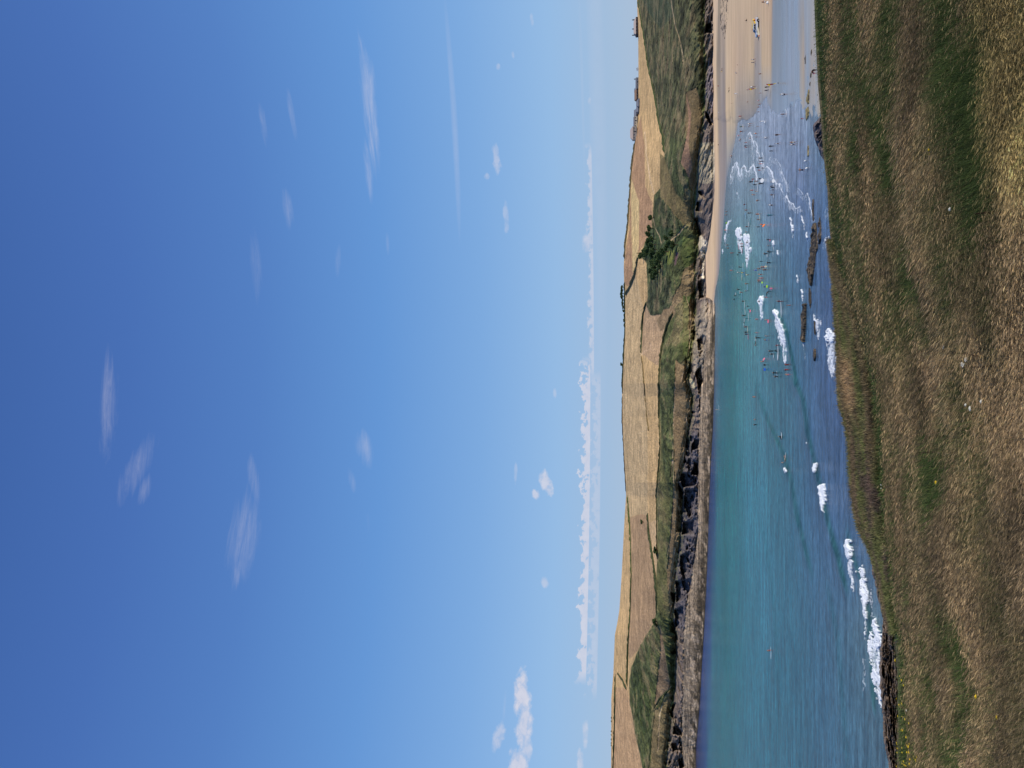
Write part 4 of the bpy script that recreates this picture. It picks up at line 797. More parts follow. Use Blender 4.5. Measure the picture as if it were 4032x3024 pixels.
def reef(name, poly, height, m, label, group=None, z0=-0.25, seed=0, cat='rock'):
    vs = [p[0] for p in poly]; ys = [p[1] for p in poly]; sv = max(0.6, (max(vs) - min(vs)) / 60); sy = max(0.8, (max(ys) - min(ys)) / 160)
    V, Y = np.meshgrid(np.arange(min(vs) - 3 * sv, max(vs) + 4 * sv, sv), np.arange(min(ys) - 3 * sy, max(ys) + 4 * sy, sy), indexing='ij')
    ins = inside(poly, V, Y).astype(float); b = ins.copy()
    for _ in range(3):
        q = np.pad(b, 1); b = (q[:-2, 1:-1] + q[2:, 1:-1] + q[1:-1, :-2] + q[1:-1, 2:] + q[1:-1, 1:-1]) / 5
    P = at_z(V, Y, 0.0); x, d = P[..., 0], P[..., 1]
    r = np.abs(fbm(x * 0.5, d * 0.22, 400 + seed, 5, 0.65) - 0.5) * 2; r2 = fbm(x * 1.3, d * 0.6, 420 + seed, 4, .6)
    z = z0 + sstep(0.30, 0.95, b) * (0.06 + 0.24 * sstep(0.34, 0.46, fbm(x * 0.35, d * 0.12, 430 + seed, 3, .6)) + 0.36 * height * (0.2 + 1.1 * (1 - r) * r2 * 1.3))
    P[..., 2] = np.where(b > 0.02, z, z0); f = grid_faces(*V.shape); keep = (b.ravel()[f] > 0.02).any(1)
    f = f[keep]; used, inv = np.unique(f, return_inverse=True)
    c = P.reshape(-1, 3)[used]; org = c.mean(0); org[2] = z0
    o = mesh_np(name, c - org, inv.reshape(-1, 4), m); o.location = org; tag(o, label, cat, group); return o
reef('reef_rock', [(3208, 878), (3214, 876), (3219, 933), (3221, 980), (3212, 1006), (3209, 1050), (3205, 1071), (3198, 1130), (3187, 1093), (3184, 1061), (3192, 1006), (3198, 933)], 1.3, RK_REEF, 'longest weedy brown reef lying off the near slope between the two foam lines', 'reef rocks off the near shore', seed=1)
reef('reef_rock', [(3228, 851), (3234, 887), (3234, 942), (3226, 965), (3220, 924), (3222, 874)], 0.9, RK_REEF, 'short dark reef beside the beach end of the longest reef', 'reef rocks off the near shore', seed=2)
reef('reef_rock', [(3187, 1128), (3194, 1150), (3195, 1210), (3189, 1218), (3186, 1160)], 0.5, RK_REEF, 'thin brown rock strip trailing from the longest reef', 'reef rocks off the near shore', seed=3)
reef('reef_rock', [(3164, 1194), (3176, 1194), (3174, 1277), (3169, 1350), (3160, 1341), (3159, 1231)], 1.3, RK_REEF, 'dark oblong reef with white water at both ends', 'reef rocks off the near shore', seed=4)
reef('reef_rock', [(3205, 1263), (3211, 1270), (3213, 1330), (3222, 1345), (3216, 1372), (3208, 1330)], 0.3, RK_REEF, 'low brown slab washed by streaky foam', 'reef rocks off the near shore', seed=5)
reef('reef_rock', [(3206, 1372), (3212, 1372), (3214, 1408), (3210, 1425), (3204, 1400)], 0.7, RK_REEF, 'small dark rock just past the low washed slab', 'reef rocks off the near shore', seed=6)
reef('reef_rock', [(3200, 783), (3205, 785), (3204, 830), (3206, 870), (3201, 872), (3199, 820)], 0.35, RK_REEF, 'narrow tan rock sliver at the beach end of the reefs', 'reef rocks off the near shore', seed=7)
reef('weed_strip', [(3184, 350), (3188, 355), (3187, 400), (3185, 455), (3180, 478), (3176, 495), (3174, 440), (3176, 390)], 0.45, RK_GOLD, 'yellow weed covered rock strip on the wet sand near the slope', seed=8)
reef('weed_strip', [(3182, 568), (3185, 580), (3185, 612), (3182, 622), (3180, 590)], 0.3, RK_GOLD, 'small isolated yellow weed strip in the shallows', seed=9)
reef('beach_rock', [(3169, 200), (3173, 205), (3173, 250), (3171, 256), (3168, 225)], 0.25, RK_REEF, 'thin dark rock sliver lying in the wet sand', seed=10)
reef('beach_rock', [(3194, 195), (3198, 190), (3200, 240), (3196, 300), (3190, 345), (3188, 335), (3192, 270)], 0.25, RK_REEF, 'long dark rock ridge beside the sandy strip under the slope', seed=12)
reef('beach_ledge', [(2840, -300), (2874, -300), (2874, 0), (2873, 60), (2871, 112), (2864, 120), (2863, 156), (2856, 158), (2846, 128), (2842, 114), (2840, 60)], 0.9, RK_REEF, 'broken rock ledge crossing the dry sand below the headland cliff', z0=0.0, seed=11)
def build_near_rocks():
    """the shore rocks below the near slope: a shelf climbing from the water, hidden behind the turf further up"""
    W = curve([(1900, 3436), (2150, 3432), (2200, 3430), (2260, 3434), (2350, 3452), (2444, 3477), (2500, 3470), (2536, 3466), (2651, 3461), (2789, 3472), (2904, 3477), (3024, 3500), (3300, 3530)])
    ys = np.arange(2080, 3360, 1.6); Ws = W(ys) + 6 * (fbm(ys * 0.05, ys * 0, 501, 4) - 0.5) * 2; P = []
    for t in np.linspace(0, 1, 150):
        V = Ws + 1.0 * (1 - t) + (95 - Ws * 0) * t; d0 = at_z(Ws, ys, 0.0)[:, 1]; D = d0 - 1 - (14) * t
        q0 = at_d(V, ys, D); r = fbm(q0[:, 0] * 0.35, V * 0.045, 505, 5, 0.65); rr = np.abs(fbm(q0[:, 0] * 0.9, V * 0.10, 511, 4, .6) - 0.5) * 2
        e = sstep(0, 0.10, t); q = at_d(V, ys, D + e * (7.0 * (r - 0.5) - 4.0 * (1 - rr) ** 2)); P.append(q)
    A = np.array(P); fr = A[0].copy(); fr[:, 2] = -1.0; fr[:, 1] += 0.5; A = np.concatenate([fr[None], A], 0); org = A.reshape(-1, 3).mean(0); org[2] = 0
    o = mesh_np('shore_rocks', A.reshape(-1, 3) - org, grid_faces(*A.shape[:2]), RK_NEAR); o.location = org
    tag(o, 'broad brown and black shore rocks below the near slope where white surf breaks', 'rocks')
build_near_rocks()
def stack_rock():
    top = [(452, 3236), (460, 3229), (475, 3217), (485, 3206), (495, 3201), (512, 3201), (525, 3204), (540, 3206), (552, 3210), (562, 3221), (575, 3221), (590, 3224), (596, 3229), (612, 3235), (630, 3242), (645, 3250)]
    tf = curve(top); ys = np.arange(450, 648, 2.0); P = []
    for t in np.linspace(0, 1, 60):
        V = tf(ys) + (3275 - tf(ys)) * t; D = 152 - 7 * t - 3 * np.abs(np.sin(ys * 0.03)); q0 = at_d(V, ys, D); r = np.abs(fbm(q0[:, 0] * 0.45 + q0[:, 2] * .3, q0[:, 2] * 0.5, 521, 5, .65) - .5) * 2
        q = at_d(V, ys, D - 5.5 * (1 - r) ** 2 * sstep(0, .15, t)); P.append(q)
    A = np.array(P); bk = A[0].copy(); bk[:, 1] += 3.5; bk[:, 2] -= 1; bk2 = bk.copy(); bk2[:, 1] += 3; bk2[:, 2] = -1; dn = A[-1].copy(); dn[:, 2] = -1.0
    A = np.concatenate([bk2[None], bk[None], A, dn[None]], 0); org = A.reshape(-1, 3).mean(0); org[2] = 0
    o = mesh_np('rock_stack', A.reshape(-1, 3) - org, grid_faces(*A.shape[:2]), RK_DARK); o.location = org; tag(o, 'purple brown rock stack rising behind the edge of the grass at the shallows', 'rock')
stack_rock()

# ------------------------------------------------------------------ people
SKIN = [lin((184, 138, 116)), lin((156, 112, 90)), lin((120, 84, 66))]
CW = {'black': (18, 20, 26), 'navy': (30, 40, 70), 'white': (232, 232, 230), 'grey': (130, 132, 138), 'red': (196, 40, 46), 'dark red': (110, 28, 40), 'pink': (226, 120, 140), 'orange': (238, 120, 40),
      'yellow': (226, 200, 70), 'blue': (30, 96, 190), 'pale blue': (150, 196, 220), 'green': (60, 120, 80), 'teal': (30, 120, 130), 'lime': (170, 220, 60), 'cream': (228, 214, 180), 'brown': (92, 64, 50), 'purple': (110, 70, 130)}
def cloth(c): return mat('cloth_' + c.replace(' ', '_'), lin(CW[c]), 0.75, 0.25, var=0.06)
M_SK = [mat('skin_%s' % n, c, 0.55, 0.35, var=0.05) for n, c in zip(('fair', 'tanned', 'brown'), SKIN)]
HAIR = [mat('hair_dark', lin((38, 28, 22)), 0.6), mat('hair_brown', lin((84, 58, 38)), 0.6), mat('hair_blond', lin((190, 156, 104)), 0.6)]
def skeleton(pose):
    """joints in metres, facing -Y, feet at z = 0 (or the seat/board there); returns joints, limbs"""
    J = dict(pel=(0, 0, .95), waist=(0, 0, 1.1), chest=(0, 0, 1.30), neck=(0, 0, 1.48), head=(0, -.03, 1.60), crown=(0, -.02, 1.68))
    for s, k in ((-1, 'l'), (1, 'r')):
        J.update({'hip' + k: (s * .09, 0, .90), 'knee' + k: (s * .10, -.02, .50), 'ank' + k: (s * .10, .01, .09), 'toe' + k: (s * .12, -.16, .04),
                  'sh' + k: (s * .18, 0, 1.41), 'elb' + k: (s * .25, .02, 1.13), 'wri' + k: (s * .27, -.05, .88), 'hnd' + k: (s * .27, -.07, .80)})
    def S(**kw): J.update(kw)
    def tilt(a, pivot=(0, 0, .95), keys=('waist', 'chest', 'neck', 'head', 'crown', 'shl', 'shr', 'elbl', 'elbr', 'wril', 'wrir', 'hndl', 'hndr')):
        c, s = math.cos(a), math.sin(a)
        for k in keys:
            x, y, z = J[k]; y -= pivot[1]; z -= pivot[2]; J[k] = (x, y * c - z * s + pivot[1], y * s + z * c + pivot[2])
    if pose == 'walk':
        S(kneel=(-.1, -.16, .53), ankl=(-.1, -.20, .10), toel=(-.12, -.37, .06), kneer=(.1, .08, .50), ankr=(.1, .30, .16), toer=(.12, .18, .04), elbl=(-.25, .14, 1.15), wril=(-.26, .16, .90), hndl=(-.26, .15, .82), elbr=(.25, -.10, 1.15), wrir=(.24, -.26, .96), hndr=(.23, -.33, .92)); tilt(0.06)
    elif pose == 'arms':
        S(elbl=(-.44, -.02, 1.38), wril=(-.66, -.08, 1.44), hndl=(-.74, -.1, 1.46), elbr=(.44, -.02, 1.30), wrir=(.62, -.1, 1.16), hndr=(.69, -.13, 1.12), kneel=(-.16, -.06, .5), ankl=(-.22, 0, .09), toel=(-.26, -.15, .04))
    elif pose == 'bend':
        tilt(0.95); S(elbl=(-.22, -.52, .98), wril=(-.2, -.60, .74), hndl=(-.19, -.62, .66), elbr=(.22, -.52, .98), wrir=(.2, -.60, .74), hndr=(.19, -.62, .66), kneel=(-.1, -.10, .5), kneer=(.1, -.10, .5))
    elif pose == 'wade':
        S(elbl=(-.32, -.08, 1.20), wril=(-.36, -.28, 1.18), hndl=(-.36, -.36, 1.18), elbr=(.32, -.06, 1.20), wrir=(.38, -.24, 1.22), hndr=(.39, -.32, 1.23)); tilt(0.10)
    elif pose == 'carry':
        S(elbr=(.30, .06, 1.16), wrir=(.33, -.10, 1.0), hndr=(.33, -.17, .98), kneel=(-.1, -.12, .52), ankl=(-.1, -.12, .09), toel=(-.12, -.29, .05), kneer=(.1, .04, .5), ankr=(.1, .16, .12), toer=(.12, .02, .05))
    elif pose == 'sit':
        J.update({k: (v[0], v[1], v[2] - .83) for k, v in J.items()})
        for s, k in ((-1, 'l'), (1, 'r')): J.update({'knee' + k: (s * .13, -.42, .40), 'ank' + k: (s * .12, -.66, .09), 'toe' + k: (s * .13, -.82, .05), 'elb' + k: (s * .28, -.10, .38), 'wri' + k: (s * .22, -.32, .36), 'hnd' + k: (s * .20, -.40, .38)})
    elif pose == 'prone':
        for k in list(J):
            x, y, z = J[k]; J[k] = (x, -(z - .95), .12 + y * .5)
        for s, k in ((-1, 'l'), (1, 'r')): J.update({'knee' + k: (s * .10, .45, .09), 'ank' + k: (s * .10, .84, .10), 'toe' + k: (s * .10, 1.0, .08), 'elb' + k: (s * .34, -.62, .12), 'wri' + k: (s * .30, -.86, .02), 'hnd' + k: (s * .30, -.94, -.02)})
        S(chest=(0, -.36, .17), neck=(0, -.52, .25), head=(0, -.64, .34), crown=(0, -.70, .40), shl=(-.18, -.46, .20), shr=(.18, -.46, .20))
    elif pose == 'surf':
        J.update({k: (v[0], v[1], v[2] - .22) for k, v in J.items()})
        S(hipl=(-.1, 0, .66), hipr=(.1, 0, .66), kneel=(-.30, -.16, .42), ankl=(-.36, 0, .09), toel=(-.40, -.15, .04), kneer=(.28, -.18, .42), ankr=(.34, .04, .09), toer=(.38, -.12, .04),
          elbl=(-.44, -.05, 1.10), wril=(-.62, -.10, 1.2), hndl=(-.69, -.1, 1.24), elbr=(.42, -.05, 1.05), wrir=(.60, -.12, 1.05), hndr=(.68, -.14, 1.06)); tilt(0.45, (0, 0, .72))
    elif pose == 'kneel':
        J.update({k: (v[0], v[1], v[2] - .48) for k, v in J.items()})
        for s, k in ((-1, 'l'), (1, 'r')): J.update({'hip' + k: (s * .1, 0, .43), 'knee' + k: (s * .14, -.16, .08), 'ank' + k: (s * .12, .24, .07), 'toe' + k: (s * .12, .38, .03), 'elb' + k: (s * .24, -.18, .70), 'wri' + k: (s * .10, -.38, .62), 'hnd' + k: (s * .06, -.45, .60)})
        tilt(0.25, (0, 0, .47), ('waist', 'chest', 'neck', 'head', 'crown', 'shl', 'shr'))
    elif pose == 'throw':
        S(elbl=(-.36, -.18, 1.30), wril=(-.52, -.34, 1.22), hndl=(-.57, -.40, 1.18), elbr=(.42, .04, 1.44), wrir=(.66, .02, 1.52), hndr=(.74, 0, 1.55), kneer=(.12, -.30, .62), ankr=(.13, -.46, .28), toer=(.14, -.60, .26)); tilt(-0.10)
    return J
RAD = dict(pel=.125, waist=.118, chest=.138, neck=.055, head=.098, crown=.075, hip=.088, knee=.056, ank=.038, toe=.030, sh=.062, elb=.041, wri=.027, hnd=.030)
BODY = {}
def make_body(pose):
    J = skeleton(pose); names = list(J); idx = {k: i for i, k in enumerate(names)}
    co = [Vector(J[k]) for k in names]; rad = [RAD.get(k, RAD.get(k[:-1], .04)) for k in names]; ed = []; bone = {}
    def e(a, b): ed.append((idx[a], idx[b]))
    for a, b in (('pel', 'waist'), ('waist', 'chest'), ('chest', 'neck'), ('neck', 'head'), ('head', 'crown')): e(a, b)
    for k in 'lr':
        for a, b in (('pel', 'hip' + k), ('hip' + k, 'knee' + k), ('knee' + k, 'ank' + k), ('ank' + k, 'toe' + k), ('chest', 'sh' + k), ('sh' + k, 'elb' + k), ('elb' + k, 'wri' + k), ('wri' + k, 'hnd' + k)): e(a, b)
        d = (Vector(J['hnd' + k]) - Vector(J['wri' + k])).normalized(); side = d.cross(Vector((0, 1, .2))).normalized(); curl = d.cross(side)
        for q, (o, ln) in enumerate(((-.030, .060), (-.010, .075), (.010, .070), (.030, .055))):       # four fingers
            b0 = Vector(J['hnd' + k]) + side * o + d * .02; i0 = len(co)
            co.append(b0 + d * ln * .5); rad.append(.009); co.append(b0 + d * ln + curl * .018); rad.append(.008); ed.append((idx['hnd' + k], i0)); ed.append((i0, i0 + 1))
        i0 = len(co); co.append(Vector(J['wri' + k]) + d * .03 + side * .035); rad.append(.011); co.append(Vector(J['wri' + k]) + d * .07 + side * .055); rad.append(.009); ed.append((idx['wri' + k], i0)); ed.append((i0, i0 + 1))
    face = (Vector(J['head']) - Vector(J['neck'])).cross(Vector((1, 0, 0))).normalized()
    if face.y > 0 and pose != 'prone': face = -face
    if pose == 'prone': face = Vector((0, -.8, -.3)).normalized()
    hd = Vector(J['head']); i0 = len(co); co.append(hd + face * .115); rad.append(.016); ed.append((idx['head'], i0))                 # nose
    for s in (-1, 1): i0 = len(co); co.append(hd + Vector((s * .105, 0, 0))); rad.append(.020); ed.append((idx['head'], i0))           # ears
    me = bpy.data.meshes.new('body'); me.from_pydata([tuple(c) for c in co], ed, []); o = bpy.data.objects.new('body', me); COL.objects.link(o)
    sk = o.modifiers.new('s', 'SKIN'); sk.use_smooth_shade = True; sub = o.modifiers.new('b', 'SUBSURF'); sub.levels = 1; sub.render_levels = 1
    for i, v in enumerate(me.skin_vertices[0].data): v.radius = (rad[i], rad[i]); v.use_root = (i == idx['pel'])
    dg = bpy.context.evaluated_depsgraph_get(); m2 = bpy.data.meshes.new_from_object(o.evaluated_get(dg)); bpy.data.objects.remove(o)
    m2.name = 'person_' + pose
    # nearest bone of every vertex, to cut the clothes from the same surface
    V = np.empty(len(m2.vertices) * 3, np.float32); m2.vertices.foreach_get('co', V); V = V.reshape(-1, 3)
    segs = [(names[a], names[b]) for a, b in ed if a < len(names) and b < len(names)]; best = np.full(len(V), 1e9); lab = np.zeros(len(V), int); tt = np.zeros(len(V))
    for si, (a, b) in enumerate(segs):
        A = np.array(J[a]); B = np.array(J[b]) - A; t = np.clip(((V - A) @ B) / (B @ B + 1e-9), 0, 1); d = np.linalg.norm(V - A - t[:, None] * B, axis=1); m = d < best; best[m] = d[m]; lab[m] = si; tt[m] = t[m]
    part = np.zeros(len(V))                          # 1 torso 2 upper leg 3 lower leg 4 upper arm 5 forearm 6 head 7 foot 0 other
    for si, (a, b) in enumerate(segs):
        ab = a.rstrip('lr') if a not in ('pel',) else a; code = {'pel': 1, 'waist': 1, 'hip': 2, 'knee': 3, 'ank': 7, 'sh': 4, 'elb': 5, 'wri': 0, 'neck': 6, 'head': 6, 'chest': 1}.get(a if a in ('pel', 'waist', 'chest', 'neck', 'head') else a[:-1], 0)
        part[lab == si] = code
    part[(part == 0) & False] = 0
    N = np.empty(len(V) * 3, np.float32); m2.vertices.foreach_get('normal', N); N = N.reshape(-1, 3)
    fc = [tuple(p.vertices) for p in m2.polygons]
    hd = np.array(J['head']); up = np.array(J['crown']) - np.array(J['neck']); up = up / np.linalg.norm(up); fv = np.array(face)
    def cut(name, sel, off):
        fs = [f for f in fc if all(sel[i] for i in f)]
        if not fs: return None
        used = sorted({i for f in fs for i in f}); mp = {k: i for i, k in enumerate(used)}
        m = bpy.data.meshes.new(name); m.from_pydata([tuple(V[i] + N[i] * off) for i in used], [], [tuple(mp[i] for i in f) for f in fs]); m.polygons.foreach_set('use_smooth', [True] * len(fs)); return m
    low = (part == 1) & (lab <= 0) | ((part == 2) & (tt < .62)) | np.isin(lab, [si for si, (a, b) in enumerate(segs) if a == 'pel'])
    rel = V - hd
    BODY[pose] = dict(body=m2, shorts=cut('shorts', low, .016), top=cut('top', ((part == 1) & ~low) | ((part == 4) & (tt < .6)) | (low & (part == 1)), .014),
        wetsuit=cut('wetsuit', np.isin(part, (1, 2, 3, 4, 5)), .008), shorty=cut('shorty', (part == 1) | low | ((part == 4) & (tt < .7)), .010),
        hair=cut('hair', (part == 6) & (((rel @ up) > .01) | ((rel @ fv) < -.02)) & ((rel @ fv) < .055) & ((rel @ up) > -.07), .014), J=J, seat=0)
for p_ in ('stand', 'walk', 'arms', 'bend', 'wade', 'carry', 'sit', 'prone', 'surf', 'kneel', 'throw'): make_body(p_)
for b_ in BODY.values():
    for k_ in ('body', 'shorts', 'top', 'wetsuit', 'shorty', 'hair'):
        if b_[k_]: b_[k_].materials.append(M_SK[0])
def dress(o, m): 
    if o.material_slots: o.material_slots[0].link = 'OBJECT'; o.material_slots[0].material = m
def place(V, y, z=0.0): return Vector([float(a) for a in at_z(V, y, z)])
def person(V, y, pose, outfit, c1, c2, rot, label, scale=1.0, sink=0.0, group=None, z=0.03):
    B = BODY[pose]; o = bpy.data.objects.new('person', B['body']); COL.objects.link(o)
    p = place(V, y, z); o.location = (p.x, p.y, p.z - sink); o.rotation_euler = (0, 0, rot); o.scale = (scale,) * 3
    tag(o, label, 'person', group); dress(o, M_SK[random.choice((0, 0, 0, 1, 1))])
    def child(name, key, m):
        if B[key] is None: return
        c = bpy.data.objects.new(name, B[key]); COL.objects.link(c); c.parent = o; dress(c, m)
    if outfit == 'w': child('wetsuit', 'wetsuit', cloth(c1))
    elif outfit == 'y': child('short_wetsuit', 'shorty', cloth(c1))
    elif outfit == 's': child('shorts', 'shorts', cloth(c1))
    elif outfit == 't': child('top', 'top', cloth(c1)); child('shorts', 'shorts', cloth(c2))
    elif outfit == 'l': child('top', 'wetsuit', cloth(c1))
    child('hair', 'hair', random.choice(HAIR))
    return o
BOARDS = {}
def board_mesh(L, W, T, nose=1.0):
    key = (L, W, T)
    if key in BOARDS: return BOARDS[key]
    n, m = 24, 8; v = []; f = []
    for i in range(n + 1):
        t = i / n; w = W / 2 * (max(0.0, math.sin(math.pi * (0.06 + 0.94 * t) ** 0.85)) ** 0.55) * (1 if t < .97 else .6); rock = 0.10 * (abs(t - .4) / .6) ** 2.2 * (1 if t > .4 else .5); th = T * (0.35 + 0.65 * math.sin(math.pi * min(1, max(0, t * .96 + .02))))
        for k in range(m):
            a = 2 * math.pi * k / m; v.append((L * (t - .5), w * math.cos(a), rock + T / 2 + th / 2 * math.sin(a)))
    for i in range(n):
        for k in range(m): f.append((i * m + k, i * m + (k + 1) % m, (i + 1) * m + (k + 1) % m, (i + 1) * m + k))
    f.append(tuple(range(m))); f.append(tuple(range(n * m, n * m + m)))
    me = bpy.data.meshes.new('surfboard'); me.from_pydata(v, [], f); me.polygons.foreach_set('use_smooth', [True] * len(f)); me.materials.append(cloth('white'))
    fb = bpy.data.meshes.new('fin'); fb.from_pydata([(-L * .42, -.005, 0), (-L * .34, -.005, 0), (-L * .44, 0, -.13), (-L * .42, .005, 0), (-L * .34, .005, 0)], [], [(0, 1, 2), (4, 3, 2), (0, 2, 3), (1, 4, 2), (0, 3, 4, 1)]); fb.materials.append(cloth('black'))
    BOARDS[key] = (me, fb); return BOARDS[key]
def board(V, y, L, col, label, rot=0.0, z=0.05, stand=None, W=0.52, name='surfboard', cat='surfboard', group=None, loc=None, tiltx=0.0):
    me, fb = board_mesh(L, W, 0.07); o = bpy.data.objects.new(name, me); COL.objects.link(o); o.location = loc or place(V, y, z)
    o.rotation_euler = (tiltx, 0, rot); dress(o, cloth(col)); tag(o, label, cat, group)
    c = bpy.data.objects.new('fin', fb); COL.objects.link(c); c.parent = o; return o

PI = math.pi
GB, GW = 'people on the beach and in the shallows', 'bathers and surfers in the sea'
